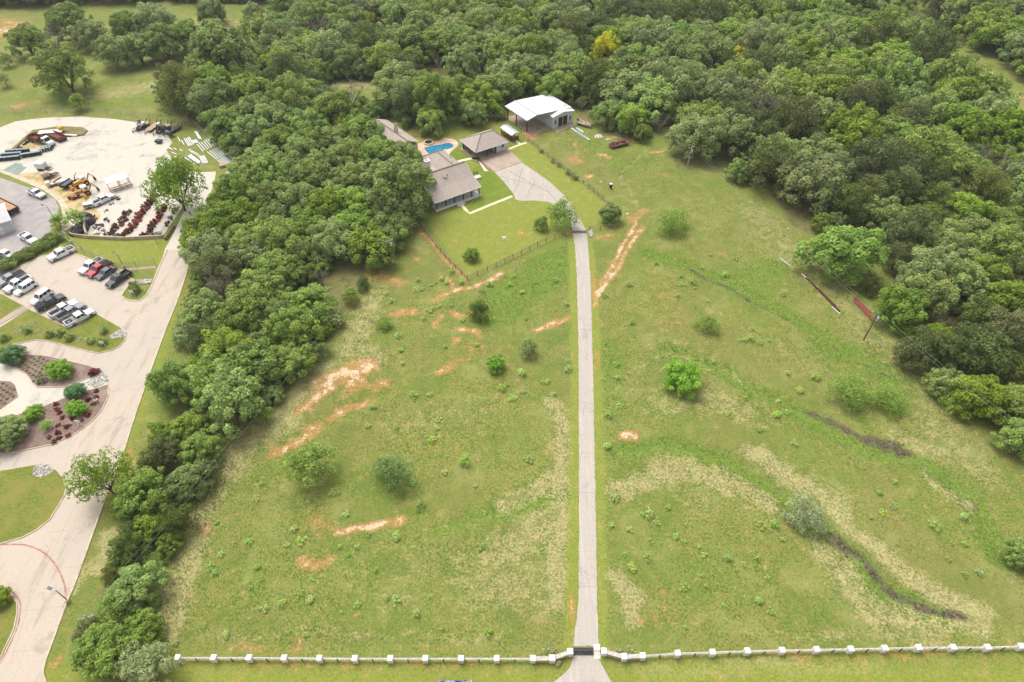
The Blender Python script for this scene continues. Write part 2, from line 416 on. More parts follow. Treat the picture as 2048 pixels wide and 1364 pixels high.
NE_WOOD = [(1836, -70), (1854, 36), (1890, 56), (1938, 72), (1968, 98), (2022, 140), (2066, 172), (2330, 212), (2330, -70)]
MEADOW_WOOD = [(-120, -70), (560, -70), (560, 4), (440, 8), (330, 4), (120, 12), (40, 14), (-120, 18)]
FOREST_W, NE_W, MEADOW_W = [[Q(a, b, 1.0) for a, b in P] for P in (FOREST, NE_WOOD, MEADOW_WOOD)]
CLEARINGS = [[(655, 150), (745, 148), (752, 172), (742, 196), (655, 192)], [(1700, 535), (1760, 525), (1775, 575), (1740, 590), (1700, 570)], [(735, 228), (800, 236), (825, 285), (805, 292), (762, 272)], [(986, 235), (1150, 180), (1150, 245), (1000, 262)]]
CLEAR_W = [[Q(a, b, 3.0) for a, b in P] for P in CLEARINGS]
SWALES = [([(1300, 505), (1450, 562), (1560, 622), (1680, 692), (1790, 760)], .30), ([(1230, 905), (1340, 890), (1450, 922), (1560, 992), (1640, 1062), (1750, 1172), (1870, 1238)], .45),
          ([(1330, 700), (1440, 742), (1560, 802), (1700, 890), (1850, 932), (1950, 1010), (2000, 1120)], .40), ([(1130, 985), (1000, 1025), (860, 1062)], .25), ([(770, 790), (650, 850), (540, 950)], .25)]
FIELD = qs([(360, 1290), (470, 900), (640, 700), (760, 500), (930, 575), (1150, 480), (1300, 430), (1560, 470), (1800, 760), (2100, 1050), (2100, 1285), (1300, 1290)])
def height(X, Y):
    """gentle relief of the pasture: shallow swales with a low berm on the downhill side"""
    X = np.asarray(X, float); Y = np.asarray(Y, float)
    m = sstep(-poly_sdf(X, Y, FIELD), 0.0, 7.0)
    drive = seg_dist(X, Y, [Q(1172, 1292), Q(1174, 900), Q(1170, 640), Q(1160, 460)])
    m = m * sstep(drive, 3.5, 8.0)
    h = (fbm(X, Y, 17.0, 5) - 0.5) * 0.5 + (vnoise(X, Y, 1.9, 8) - 0.5) * 0.10
    for pts, a in SWALES:
        P = qs(pts)
        d = seg_dist(X, Y, P)
        d2 = seg_dist(X, Y, [p + Vector((-1.2, -2.4, 0)) for p in P])
        h = h - a * np.exp(-(d / 1.5) ** 2) + a * 0.9 * np.exp(-(d2 / 1.9) ** 2)
    return h * m
def hz(x, y): return float(height(np.array([x]), np.array([y]))[0])
def G(px, py):
    p = Q(px, py)
    p = Q(px, py, hz(p.x, p.y))
    return p
def cover(X, Y):
    wx = X + (fbm(X, Y, 5.0, 21) - .5) * 3.2; wy = Y + (fbm(X, Y, 5.0, 31) - .5) * 3.2
    out = {k: np.zeros(X.shape) for k in ('clay', 'dry', 'lush', 'litter')}
    for kind, pts, hw, st in COVER:
        P = qs(pts)
        x0, x1 = min(p.x for p in P) - 4 * hw - 6, max(p.x for p in P) + 4 * hw + 6
        y0, y1 = min(p.y for p in P) - 4 * hw - 6, max(p.y for p in P) + 4 * hw + 6
        s = np.nonzero((X > x0) & (X < x1) & (Y > y0) & (Y < y1))
        if len(s[0]) == 0: continue
        big = kind in ('dry', 'lush')
        d = seg_dist(wx[s], wy[s], P) if not (kind == 'litter' or kind == 'clay' and hw < .6) else seg_dist(0.6 * X[s] + .4 * wx[s], 0.6 * Y[s] + .4 * wy[s], P)
        v = st * (1 - sstep(d, hw * (0.35 if big else 0.15), hw * (2.2 if big else 1.9)))
        out[kind][s] = np.maximum(out[kind][s], v)
    f = np.zeros(X.shape)
    for P in (FOREST_W, NE_W, MEADOW_W): f = np.maximum(f, sstep(-poly_sdf(wx, wy, P), -.5, 4.5))
    for P in CLEAR_W: f = np.minimum(f, sstep(poly_sdf(wx, wy, P), -1.0, 1.5))
    out['forest'] = f
    mo = 1 - sstep(seg_dist(X, Y, [Q(1172, 1292), Q(1174, 900), Q(1170, 640), Q(1160, 460)]), 2.9, 3.3)
    mo = np.maximum(mo, sstep(-poly_sdf(X, Y, qs(HOUSE_YARD)), -.2, .2))
    mo = np.maximum(mo, 1 - sstep(Y, 27.5, 32.0))
    mo = np.maximum(mo, sstep(-poly_sdf(X, Y, qs([(100, 440), (135, 470), (325, 478), (340, 490), (315, 545), (100, 500)])), -.5, .5))
    mo = np.maximum(mo, sstep(-poly_sdf(X, Y, qs([(374, 543), (345, 660), (300, 800), (262, 900), (246, 905), (290, 760), (335, 640)])), -.5, .5))
    out['mown'] = mo
    return out
def axis(lo, hi, fine, mid_lo, mid_hi, mid, far):
    a = list(np.arange(lo, hi + fine, fine))
    x = a[-1]
    while x < mid_hi: x += mid; a.append(x)
    step = mid
    while x < far: step *= 1.6; x += step; a.append(x)
    b = []; x = a[0]
    while x > mid_lo: x -= mid; b.append(x)
    step = mid
    while x > -far: step *= 1.6; x -= step; b.append(x)
    return np.array(b[::-1] + a)
gx = axis(-100, 112, 0.72, -330, 330, 3.2, 4200)
gy = axis(22, 205, 0.72, -40, 420, 3.2, 4200)
GX, GY = np.meshgrid(gx, gy)
GZ = height(GX, GY)
CV = cover(GX, GY)
me = bpy.data.meshes.new('ground')
nx, ny = len(gx), len(gy)
me.vertices.add(nx * ny)
me.vertices.foreach_set('co', np.stack([GX, GY, GZ], -1).astype(np.float32).ravel())
ii, jj = np.meshgrid(np.arange(nx - 1), np.arange(ny - 1))
b0 = (jj * nx + ii).ravel()
loops = np.stack([b0, b0 + 1, b0 + nx + 1, b0 + nx], -1).astype(np.int32)
me.loops.add(loops.size); me.loops.foreach_set('vertex_index', loops.ravel())
me.polygons.add(len(b0)); me.polygons.foreach_set('loop_start', (np.arange(len(b0)) * 4).astype(np.int32))
me.update(calc_edges=True)
me.polygons.foreach_set('use_smooth', np.ones(len(b0), bool))
for nm, ks in (('cover_a', ('clay', 'dry', 'lush')), ('cover_b', ('litter', 'forest', 'mown'))):
    at = me.attributes.new(nm, 'FLOAT_COLOR', 'POINT')
    c = np.ones((nx * ny, 4), np.float32)
    for i, k in enumerate(ks): c[:, i] = CV[k].ravel()
    at.data.foreach_set('color', c.ravel())
def ground_material():
    t = NT('pasture_ground')
    v = t.coord()
    def attr(n):
        a = t.new('ShaderNodeAttribute', attribute_name=n)
        s = t.new('ShaderNodeSeparateColor'); t.l.new(a.outputs['Color'], s.inputs[0])
        return s.outputs
    A, B = attr('cover_a'), attr('cover_b')
    fine = t.noise(v, 2.6, 6.0, 0.72)
    mid = t.noise(v, 0.55, 5.0, 0.62)
    big = t.noise(v, 0.07, 4.0, 0.6)
    tiny = t.noise(v, 7.0, 4.0, 0.7)
    def mask(a, lo, hi, k=1.0):
        n = t.math('MULTIPLY', t.math('ADD', t.math('SUBTRACT', fine, .5), t.math('SUBTRACT', mid, .5)), k)
        return t.step(t.math('ADD', a, n), lo, hi)
    g = t.mix(t.step(fine, .38, .62), srgb(85, 100, 44), srgb(135, 139, 73))
    g = t.mix(t.math('MULTIPLY', t.step(mid, .42, .66), .8), g, srgb(129, 126, 65))
    g = t.mix(t.math('MULTIPLY', t.step(big, .45, .62), .65), g, srgb(106, 121, 54))
    pat = t.noise(v, .16, 5.0, .66, .8)
    g = t.mix(t.math('MULTIPLY', t.step(pat, .5, .66), .6), g, srgb(137, 139, 81))
    g = t.mix(t.math('MULTIPLY', t.step(pat, .48, .34), .5), g, srgb(90, 113, 46))
    sweep = t.noise(v, .035, 3.0, .5, .4)
    g = t.mix(t.math('MULTIPLY', t.step(sweep, .5, .64), .3), g, srgb(127, 119, 71))
    g = t.mix(t.math('MULTIPLY', t.step(tiny, .6, .75), .45), g, srgb(164, 160, 98))
    g = t.mix(t.math('MULTIPLY', t.step(tiny, .44, .3), .4), g, srgb(64, 79, 32))
    lush = t.mix(t.step(fine, .36, .62), srgb(86, 109, 40), srgb(112, 135, 57))  # lush grass green, set darker so its bands also paint in the swales' shading
    g = t.mix(t.math('MULTIPLY', mask(A[2], .3, .75), .8), g, lush)
    dry = t.mix(t.step(fine, .34, .64), srgb(138, 132, 84), srgb(179, 169, 120))
    g = t.mix(t.math('MULTIPLY', mask(A[1], .25, 1.05, 1.9), .85), g, dry)
    mown = t.mix(t.step(fine, .34, .66), srgb(108, 123, 46), srgb(137, 142, 65))
    mown = t.mix(t.math('MULTIPLY', t.step(mid, .45, .7), .6), mown, srgb(146, 138, 75))
    g = t.mix(t.math('MULTIPLY', B[2], .85), g, mown)
    lit = t.mix(t.step(fine, .35, .65), srgb(66, 58, 50), srgb(104, 92, 80))
    g = t.mix(t.math('MULTIPLY', mask(B[0], .42, .95, 2.2), .9), g, lit)
    clay = t.mix(t.step(fine, .34, .62), srgb(166, 122, 86), srgb(186, 148, 112))
    clay = t.mix(t.step(t.math('ADD', A[0], t.math('MULTIPLY', t.math('SUBTRACT', mid, .5), 1.6)), .62, .95), clay, t.mix(t.step(fine, .35, .6), srgb(192, 164, 132), srgb(208, 186, 156)))
    g = t.mix(t.math('MULTIPLY', mask(A[0], .08, .5, 1.0), .5), g, srgb(172, 121, 77))
    g = t.mix(t.math('MULTIPLY', mask(A[0], .45, 1.15, 3.2), .9), g, clay)
    fl = t.mix(t.step(fine, .35, .65), srgb(98, 98, 58), srgb(128, 122, 78))
    fl = t.mix(t.step(mid, .5, .7), fl, srgb(80, 88, 44))
    g = t.mix(mask(B[1], .35, .7, .7), g, fl)
    h = t.math('ADD', t.math('MULTIPLY', fine, .6), t.math('MULTIPLY', tiny, .4))
    return t.done(t.bsdf(g, 0.95, 0, 0.1, h, 0.22, 0.8))
GROUND_M = ground_material()
me.materials.append(GROUND_M)
ground = link('ground', me)
tag(ground, 'rolling green and straw pasture with bare orange clay patches', kind='structure')
# ================================================================ roads, lots and planted islands
def concrete():
    t = NT('road_concrete'); v = t.coord()
    f = t.noise(v, 3.2, 5, .7); b = t.noise(v, .3, 5, .65, .4); s_ = t.noise(v, .07, 4, .6)
    mp = t.new('ShaderNodeMapping'); mp.inputs['Scale'].default_value = (.5, .07, 1); mp.inputs['Rotation'].default_value = (0, 0, .45); t.l.new(v, mp.inputs['Vector'])
    k = t.noise(mp.outputs[0], 1.0, 5, .65)
    c = t.mix(t.step(f, .3, .7), srgb(172, 159, 142), srgb(182, 169, 154))
    c = t.mix(t.math('MULTIPLY', t.step(s_, .45, .65), .6), c, srgb(170, 161, 149))
    c = t.mix(t.math('MULTIPLY', t.step(k, .52, .68), .8), c, srgb(155, 142, 128))
    c = t.mix(t.math('MULTIPLY', t.step(b, .56, .7), .6), c, srgb(144, 132, 119))
    return t.done(t.bsdf(c, .85, 0, .25, f, .01, .3))
CONC = concrete()
CONC2 = mat('slab_concrete', srgb(166, 149, 133), srgb(153, 136, 120), .5, .85)
KERB = mat('kerb_concrete', srgb(191, 178, 157), srgb(171, 155, 129), .8, .85)
def gravel():
    t = NT('white_gravel'); v = t.coord()
    f = t.noise(v, 4.0, 5, .75); b = t.noise(v, .13, 5, .7, .6); s_ = t.noise(v, .5, 5, .7, 1.0)
    c = t.mix(t.step(f, .25, .75), srgb(174, 166, 152), srgb(200, 192, 179))
    c = t.mix(t.math('MULTIPLY', t.step(b, .5, .66), .6), c, srgb(150, 146, 140))
    c = t.mix(t.math('MULTIPLY', t.math('MULTIPLY', t.step(s_, .52, .66), t.step(b, .45, .6)), .6), c, srgb(128, 124, 120))
    c = t.mix(t.math('MULTIPLY', t.step(b, .46, .3), .5), c, srgb(192, 172, 144))
    return t.done(t.bsdf(c, .95, 0, .1, f, .04, .5))
GRAVEL = gravel()
def asphalt():
    t = NT('worn_asphalt'); v = t.coord()
    mp = t.new('ShaderNodeMapping'); mp.inputs['Scale'].default_value = (1.6, .06, 1); t.l.new(v, mp.inputs['Vector'])
    f = t.noise(v, 5.0, 5, .75); s_ = t.noise(mp.outputs[0], 1.0, 4, .6); b = t.noise(v, .3, 5, .65, .5)
    c = t.mix(t.step(f, .3, .7), srgb(155, 147, 138), srgb(177, 168, 158))
    c = t.mix(t.math('MULTIPLY', t.step(s_, .5, .7), .5), c, srgb(190, 180, 167))
    c = t.mix(t.math('MULTIPLY', t.step(b, .55, .68), .4), c, srgb(133, 125, 117))
    return t.done(t.bsdf(c, .9, 0, .2, f, .02, .4))
ASPH = asphalt()
LOT = mat('grey_lot', srgb(156, 149, 146), srgb(144, 137, 133), .5, .9, c3=srgb(163, 151, 144), s3=.12)
def lawn_material(name, a, b, c):
    t = NT(name); v = t.coord()
    f = t.noise(v, 2.4, 6, .7); m = t.noise(v, .22, 4, .6); y = t.noise(v, 7.0, 4, .7)
    g = t.mix(t.step(f, .36, .64), a, b)
    g = t.mix(t.math('MULTIPLY', t.step(m, .42, .66), .8), g, c)
    g = t.mix(t.math('MULTIPLY', t.step(y, .55, .72), .35), g, srgb(150, 148, 86))
    return t.done(t.bsdf(g, .95, 0, .1, f, .12, .7))
LAWN = lawn_material('lawn', srgb(92, 104, 40), srgb(118, 124, 56), srgb(128, 122, 64))
LAWN2 = lawn_material('fresh_lawn', srgb(84, 108, 36), srgb(114, 130, 50), srgb(122, 126, 56))
MULCH = mat('mulch', srgb(132, 112, 100), srgb(112, 92, 82), 2.2, .95, bump=.06, c3=srgb(146, 126, 112), s3=.3)
ROCK = mat('white_rock', srgb(185, 180, 172), srgb(144, 138, 131), 2.5, .9, lo=.4, hi=.6, bump=.1)
REDP = mat('faded_red_paint', srgb(150, 92, 80), srgb(172, 136, 118), 1.5, .8)
CAPS = dict(z=0.0)
# concrete road, loop drive and car park as one poured surface
road_px = [(334, 500), (385, 500), (374, 543), (355, 600), (331, 660), (300, 745), (270, 831), (245, 910), (227, 955), (209, 1001), (181, 1080), (151, 1163), (134, 1204), (108, 1275), (87, 1336), (92, 1368), (112, 1450), (-150, 1450), (-150, 545), (20, 541), (62, 521), (83, 511), (97, 509), (110, 498), (121, 493), (146, 505), (183, 520), (233, 543), (270, 561), (256, 572), (243, 591), (249, 597), (260, 601), (278, 602), (293, 591), (302, 575), (309, 558), (317, 537), (326, 518)]
struct('concrete_road', MB().slab(qs(road_px), -.05, .012), CONC, 'pale tan concrete road, loop drive and car park')
# kerb along the road's right edge
KR = [(374, 543), (355, 600), (331, 660), (300, 745), (270, 831), (245, 910), (227, 955), (209, 1001), (181, 1080), (151, 1163), (134, 1204), (108, 1275), (87, 1336), (92, 1368), (112, 1450)]
struct('road_kerb', MB().slab(band(smooth(qs(KR), 4, False), .16), -.05, .13), KERB)
KN = [(121, 493), (146, 505), (183, 520), (233, 543), (270, 561), (256, 572), (243, 591), (249, 597), (260, 601), (278, 602), (293, 591), (302, 575), (309, 558), (317, 537), (326, 518), (334, 500)]
struct('car_park_kerb', MB().slab(band(qs(KN), .16), -.05, .13), KERB)
# dark slab joints sawn in the road
JN = mat('joint_filler', srgb(172, 156, 138), srgb(164, 148, 132), 1, .9)
m = MB()
for a, b in (((242, 800), (206, 900)), ((206, 900), (150, 1010)), ((150, 1010), (60, 1200)), ((60, 1200), (20, 1330)), ((300, 640), (262, 720)), ((262, 720), (215, 815)), ((145, 870), (130, 940)), ((70, 884), (52, 925))):
    m.slab(band([Q(*a), Q(*b)], .05), .012, .016)
for k in range(13):
    y = 575 + k * 60 + k * k * 1.2
    f = [p for p in KR]
    for a, b in zip(KR, KR[1:]):
        if a[1] <= y < b[1]:
            x = a[0] + (b[0] - a[0]) * (y - a[1]) / (b[1] - a[1])
            L = 70 + .05 * (y - 575)
            m.slab(band([Q(x - 3, y), Q(x - L, y + L * .12)], .04), .012, .016)
struct('road_joints', m, JN)
# red painted fire lane line
FL = [(-60, 1088), (0, 1089), (49, 1090), (87, 1105), (113, 1133), (128, 1166), (132, 1197), (126, 1215)]
struct('fire_lane_line', MB().slab(band(smooth(qs(FL), 5, False), .12), .012, .02), REDP)
struct('fire_lane_line', MB().slab(band(smooth(qs([(-20, 1166), (4, 1173), (26, 1185), (40, 1204), (40, 1226), (33, 1260), (2, 1324), (-20, 1350)]), 5, False), .1), .012, .022), REDP)
def island(name, px, material, label, closed_smooth=0, z=.11, kerb=True):
    P = qs(px)
    P = smooth(P, closed_smooth) if closed_smooth else [Vector((p.x, p.y)) for p in P]
    if kerb:
        kerb_ring('kerb', P, .17, .14, KERB, -.02)
        _, P = ring(P, .17)
    return struct(name, MB().slab(P, -.02, z), material, label)
island('lawn_island', [(-90, 562), (9, 590), (47, 611), (0, 642), (-90, 690)], LAWN, 'grass corner left of the concrete footpath')
island('lawn_island', [(58, 618), (144, 660), (187, 629), (193, 627), (198, 630), (244, 656), (254, 665), (251, 680), (240, 693), (224, 701), (198, 707), (180, 704), (132, 692), (92, 682), (70, 681), (53, 684), (26, 690), (-90, 740), (-90, 706), (0, 655)], LAWN, 'long lawn with small shrubs between car park and loop drive')
island('planting_bed', [(41.6, 708), (92, 711), (145, 723), (185, 733), (202, 744), (155, 766), (131, 775), (74, 775), (66, 768), (58.5, 758), (51, 748), (28, 737), (0, 724), (-60, 720), (-60, 712), (20, 708)], MULCH, 'mulched bed planted with rows of small grasses')
island('planting_bed', [(217, 769), (218, 792), (205, 820), (185, 843), (154, 866), (108, 889), (46, 902), (0, 909), (-80, 916), (-80, 850), (0, 833), (31, 831), (108, 805), (131, 795)], MULCH, 'large mulched bed with red shrubs and lime green trees')
island('planting_bed', [(-60, 755), (0, 762), (22, 764), (30, 770), (37, 794), (0, 820), (-60, 850)], MULCH, 'small mulched bed at the left edge', kerb=False)
struct('gravel_path', MB().slab(qs([(-60, 722), (0, 725), (28, 738), (51, 749), (58.5, 759), (66, 769), (74, 776), (131, 776), (155, 767), (204, 745), (214, 752), (217, 768), (131, 795), (108, 805), (31, 831), (0, 833), (-60, 842), (0, 820), (37, 794), (30, 770), (22, 764), (0, 762), (-60, 755)]), -.02, .06), GRAVEL, 'pale gravel path winding between the planting beds')
island('lawn_island', [(-90, 950), (0, 941), (75, 929), (100, 931), (115, 940), (128, 957), (134, 975), (130, 992), (102, 1038), (75, 1060), (45, 1076), (0, 1089), (-90, 1100)], LAWN, 'rounded lawn island with a patch of white rocks')
island('lawn_island', [(-90, 1168), (0, 1174), (23, 1186), (36, 1205), (36, 1225), (30, 1257), (0, 1321), (-90, 1420)], LAWN, 'small lawn island inside the red lined bend')
def splash(px, label):
    """drainage apron of loose white stones"""
    P = qs(px); m = MB().slab(P, .05, .118)
    xs, ys = [p.x for p in P], [p.y for p in P]
    rng = random.Random(len(SC.objects))
    n = int((max(xs) - min(xs)) * (max(ys) - min(ys)) * 9)
    for _ in range(n):
        x, y = rng.uniform(min(xs), max(xs)), rng.uniform(min(ys), max(ys))
        if not in_poly(np.array([x]), np.array([y]), P)[0]: continue
        r = rng.uniform(.10, .24)
        m.lathe((x, y, .08), [(r, 0), (r * .9, r * .5), (r * .4, r * .9)], 5)
    return tag(m.build('rock_apron', ROCK), label, kind='stuff')
splash([(220, 672), (232, 664), (246, 657), (254, 666), (251, 676), (236, 676), (222, 678)], 'apron of white rocks at the lawn corner beside the road')
splash([(66, 950), (68, 936), (76, 929), (100, 930), (110, 940), (96, 950), (80, 956)], 'apron of white rocks at the top of the rounded lawn island')
splash([(272, 560), (306, 558), (303, 566), (284, 569), (274, 567)], 'strip of white rocks across the curbed grass corner')
splash([(170, 765), (205, 746), (214, 752), (216, 764), (190, 776)], 'loose white rocks at the road end of the gravel path')
for x, y in ((63, 647), (35, 663), (76, 663), (157, 679)):
    P = Q(x, y, .12)
    t_ = MB()
    for k in range(9):
        a = k * .7 + x; r = .3 + .35 * ((k * 37 % 10) / 10)
        t_.lathe((P.x + r * math.cos(a), P.y + r * math.sin(a), .10), [(.17, 0), (.15, .1), (.07, .16)], 5)
    tag(t_.build('rock_ring', ROCK), {63: 'pale boulders beside the footpath on the long lawn', 35: 'leftmost pinkish rock ring on the long lawn', 76: 'rock ring between the second and third shrubs of the long lawn', 157: 'rock ring on the long lawn nearest the road'}[x], 'rocks')
# gravel yard, grey lot, lanes
yard = [(-120, 262), (0, 255), (30, 243), (80, 236), (160, 233), (230, 238), (275, 245), (330, 262), (345, 285), (333, 300), (345, 320), (365, 330), (372, 338), (395, 345), (432, 343), (428, 370), (415, 400), (402, 440), (372, 478), (358, 505), (350, 523), (322, 530), (330, 498), (346, 470), (360, 440), (380, 396), (384, 386), (368, 410), (325, 473), (300, 475), (250, 476), (180, 474), (145, 470), (132, 461), (136, 432), (130, 410), (116, 393), (95, 378), (50, 358), (28, 350), (-10, 340), (0, 315), (60, 266), (66, 261), (120, 253), (175, 262), (172, 268), (150, 274), (80, 262), (50, 276), (0, 318), (-120, 330)]
struct('gravel_yard', MB().slab(qs([p for p in yard if p != (80, 262)]), -.05, .010), GRAVEL, 'pale gravel equipment yard with looping track')
DIRT = mat('tan_dirt', srgb(186, 160, 124), srgb(150, 138, 86), .45, .95, bump=.04, lo=.4, hi=.62)
for px, lb in (([(30, 352), (60, 345), (110, 352), (130, 368), (165, 378), (180, 392), (172, 410), (200, 425), (190, 445), (150, 440), (128, 402), (96, 378), (60, 362)], 'tan trampled dirt with weeds under the machines'), ([(22, 296), (66, 274), (100, 290), (60, 300), (24, 318)], 'tan dirt below the weedy bank')):
    struct('yard_dirt', MB().slab(smooth(qs(px), 3), -.05, .014 + .004 * (lb[0] == 'd')), DIRT, lb)
struct('yard_bank', MB().slab(qs([(0, 322), (40, 285), (66, 262), (120, 254), (165, 256), (176, 262), (168, 271), (140, 274), (72, 266), (46, 284), (10, 322)]), -.02, .35), mat('dirt_bank', srgb(132, 112, 76), srgb(96, 100, 52), .6, .95, bump=.1), 'low weedy bank beside the looping gravel track')
struct('grey_lot', MB().slab(qs([(-120, 340), (0, 355), (60, 376), (92, 388), (111, 400), (118, 415), (113, 432), (106, 447), (100, 465), (96, 480), (60, 508), (20, 530), (-120, 590)]), -.05, .014), LOT, 'grey paved lot at the left edge')
struct('yard_footpath', MB().slab(band(smooth(qs([(-40, 328), (0, 340), (50, 360), (95, 380), (122, 402), (131, 425), (130, 445), (130, 462)]), 4, False), .75), -.05, .03), KERB, 'pale concrete strip curving round the grey lot')
struct('footpath', MB().slab(band([Q(52, 615), Q(-20, 656)], .8), -.02, .10), CONC2)
struct('footpath', MB().slab(band(qs([(212, 545), (236, 541), (312, 534)]), .45), -.02, .03), CONC2)
# ---------------------------------------------------------------- wall round the yard
CMU = mat('yard_wall_block', srgb(190, 172, 140), srgb(160, 144, 116), 1.0, .9)
w = thing('yard_wall', 'low tan retaining wall along the front of the equipment yard', 'wall', Q(180, 474))
for a, b in zip([(130, 460), (145, 470), (180, 474), (250, 477)], [(145, 470), (180, 474), (250, 477), (326, 473)]):
    MB().bar(Q(*a, .4), Q(*b, .4), .3, .9).build('wall_section', CMU, w, w.location)
TARP = mat('black_tarp', srgb(44, 44, 52), srgb(28, 28, 34), 1.0, .5)
bk = thing('bunker', 'open concrete bunker holding a heap under black tarps', 'bunker', Q(160, 462))
o = bk.location
MB().bar(Q(134, 464, .8), Q(149, 456, .8), .3, 1.6).build('side_wall', KERB, bk, o)
MB().bar(Q(172, 438, .8), Q(170, 457, .8), .3, 1.6).build('side_wall', KERB, bk, o)
MB().bar(Q(170, 457, .8), Q(174, 470, .8), .3, 1.6).build('side_wall', KERB, bk, o)
hp = MB()
for (x, y, r, h) in ((160, 462, 2.2, 1.5), (154, 466, 1.8, 1.1), (165, 457, 1.8, 1.7)):
    p = Q(x, y); hp.lathe((p.x, p.y, 0), [(r, 0), (r * .9, h * .5), (r * .5, h * .9), (r * .1, h)], 10)
hp.build('tarp_heap', TARP, bk, o)
hp = MB()
for (x, y, r, h) in ((178, 446, 1.7, 1.6), (175, 438, 1.6, 1.8), (168, 434, 1.3, 1.4)):
    p = Q(x, y); hp.lathe((p.x, p.y, 0), [(r, 0), (r * .9, h * .5), (r * .5, h * .9), (r * .1, h)], 10)
tag(hp.build('tarp_heap', TARP), 'black tarp heap just right of the bunker wall', 'tarp heap')
# ---------------------------------------------------------------- chain link fences and lamp posts
GALV = mat('galvanised_steel', srgb(150, 152, 150), srgb(120, 122, 122), 2, .5, .6)
def link_fabric():
    t = NT('chain_link'); d = t.bsdf(srgb(150, 150, 148), .5, .4)
    tr = t.new('ShaderNodeBsdfTransparent'); mx = t.new('ShaderNodeMixShader'); mx.inputs[0].default_value = .16
    t.l.new(tr.outputs[0], mx.inputs[1]); t.l.new(d, mx.inputs[2])
    return t.done(mx.outputs[0])
CHAIN = link_fabric()
def chain_fence(px, label, h=2.1, step=3.0):
    P = qs(px)
    f = thing('chain_link_fence', label, 'fence', P[0])
    for a, b in zip(P, P[1:]):
        L = (b - a).length; n = max(1, round(L / step))
        for i in range(n + 1):
            p = a.lerp(b, i / n)
            if i < n or b is P[-1]: MB().tube(p, p + Vector((0, 0, h + .08)), .05, n=6).build('post', GALV, f, f.location)
        MB().tube(a + Vector((0, 0, h)), b + Vector((0, 0, h)), .04, n=5).build('top_rail', GALV, f, f.location)
        MB().face([a + Vector((0, 0, .05)), b + Vector((0, 0, .05)), b + Vector((0, 0, h - .04)), a + Vector((0, 0, h - .04))]).build('wire_mesh', CHAIN, f, f.location)
    return f
chain_fence([(-60, 232), (60, 226), (160, 224), (300, 236), (352, 242)], 'chain link fence along the meadow side of the gravel track', 1.8, 5)
chain_fence([(370, 250), (393, 256), (430, 290), (472, 336)], 'chain link fence behind the stacked white pipes')
chain_fence([(388, 384), (365, 420), (340, 458), (317, 492)], 'chain link fence slanting past the rusty bars at the yard corner')
chain_fence([(122, 478), (150, 497), (188, 516), (236, 540)], 'chain link fence above the parked trucks')
chain_fence([(236, 540), (275, 536), (313, 532)], 'short chain link fence ending at the road gate')
LAMPS = [((138, 1203), 1181, (-1, .3), 'lamp post leaning into view beside the red fire lane line'), ((195, 804), 779, (-1, .5), 'lamp post in the bed of red shrubs'), ((249, 536), 508, (-1, .6), 'lamp post in the grass behind the parked trucks'), ((110, 440), 411, (-1, .2), 'lamp post at the corner of the grey lot'), ((143, 486), 466, (-1, .4), 'lamp post on the grass between the bunker and the parked trucks')]
for b, top, d, lb in LAMPS:
    p = Q(*b); h = rise(p, top)
    l = thing('lamp_post', lb, 'lamp post', p)
    MB().lathe((0, 0, 0), [(.35, 0), (.35, .7), (.3, .75)], 10).build('footing', KERB, l)
    MB().tube((0, 0, .7), (0, 0, h), .09, .06, 8).build('pole', GALV, l)
    dv = Vector((d[0], d[1], 0)).normalized()
    MB().bar(Vector((0, 0, h)), dv * .9 + Vector((0, 0, h + .05)), .08, .08).build('arm', GALV, l)
    MB().bar(dv * .7 + Vector((0, 0, h + .06)), dv * 1.35 + Vector((0, 0, h + .1)), .4, .14).build('lamp_head', mat('lamp_grey', srgb(90, 88, 86), None, 1, .5), l)
# signs and frames of white pipe on the islands
for x, y, lb in ((205, 694, 'white double post sign on the long lawn near the road'), (158, 852, 'white double post sign among the red shrubs'), (264, 592, 'pale double post sign on the curbed grass corner')):
    s = thing('post_sign', lb, 'sign', Q(x, y))
    dx, dy = (1.0, -1.3)
    for k in (0, .7): MB().tube((k, 0, 0), (k, 0, 1.6), .06, n=6).build('post', mat('white_paint', srgb(226, 224, 220), None, 1, .5), s)
    MB().box(-.1, .8, -.03, .03, 1.0, 1.55).build('panel', MATS['white_paint'], s)
# ---------------------------------------------------------------- hedge, shrubs, bed plants
# ================================================================ house, garage, barn, pool
def shingle_material():
    t = NT('roof_shingles'); v = t.coord()
    n = t.noise(v, 4.0, 5, .7); b = t.noise(v, .4, 3, .5)
    w = t.new('ShaderNodeTexWave', wave_type='BANDS', bands_direction='Z', wave_profile='SAW'); t.l.new(v, w.inputs['Vector']); w.inputs['Scale'].default_value = 2.6; w.inputs['Distortion'].default_value = .4
    c = t.mix(t.step(n, .3, .7), srgb(144, 132, 123), srgb(180, 167, 157))
    c = t.mix(t.math('MULTIPLY', t.step(b, .4, .7), .4), c, srgb(152, 142, 134))
    h = t.math('ADD', n, t.math('MULTIPLY', w.outputs['Fac'], .7))
    return t.done(t.bsdf(c, .9, 0, .15, h, .03, .6))
SHING = shingle_material()
def ribbed(name, c1, c2, rough=.45, axis='X', metal=0.0):
    t = NT(name); v = t.coord()
    w = t.new('ShaderNodeTexWave', wave_type='BANDS', bands_direction=axis, wave_profile='SIN'); t.l.new(v, w.inputs['Vector']); w.inputs['Scale'].default_value = 1.05
    n = t.noise(v, .8, 4, .6)
    c = t.mix(t.step(n, .35, .75), c1, c2)
    return t.done(t.bsdf(c, rough, metal, .4, t.step(w.outputs['Fac'], .75, .95), .04, .8))
WHITE_ROOF = ribbed('white_metal_roof', srgb(208, 210, 214), srgb(194, 197, 202), .5, 'Y')
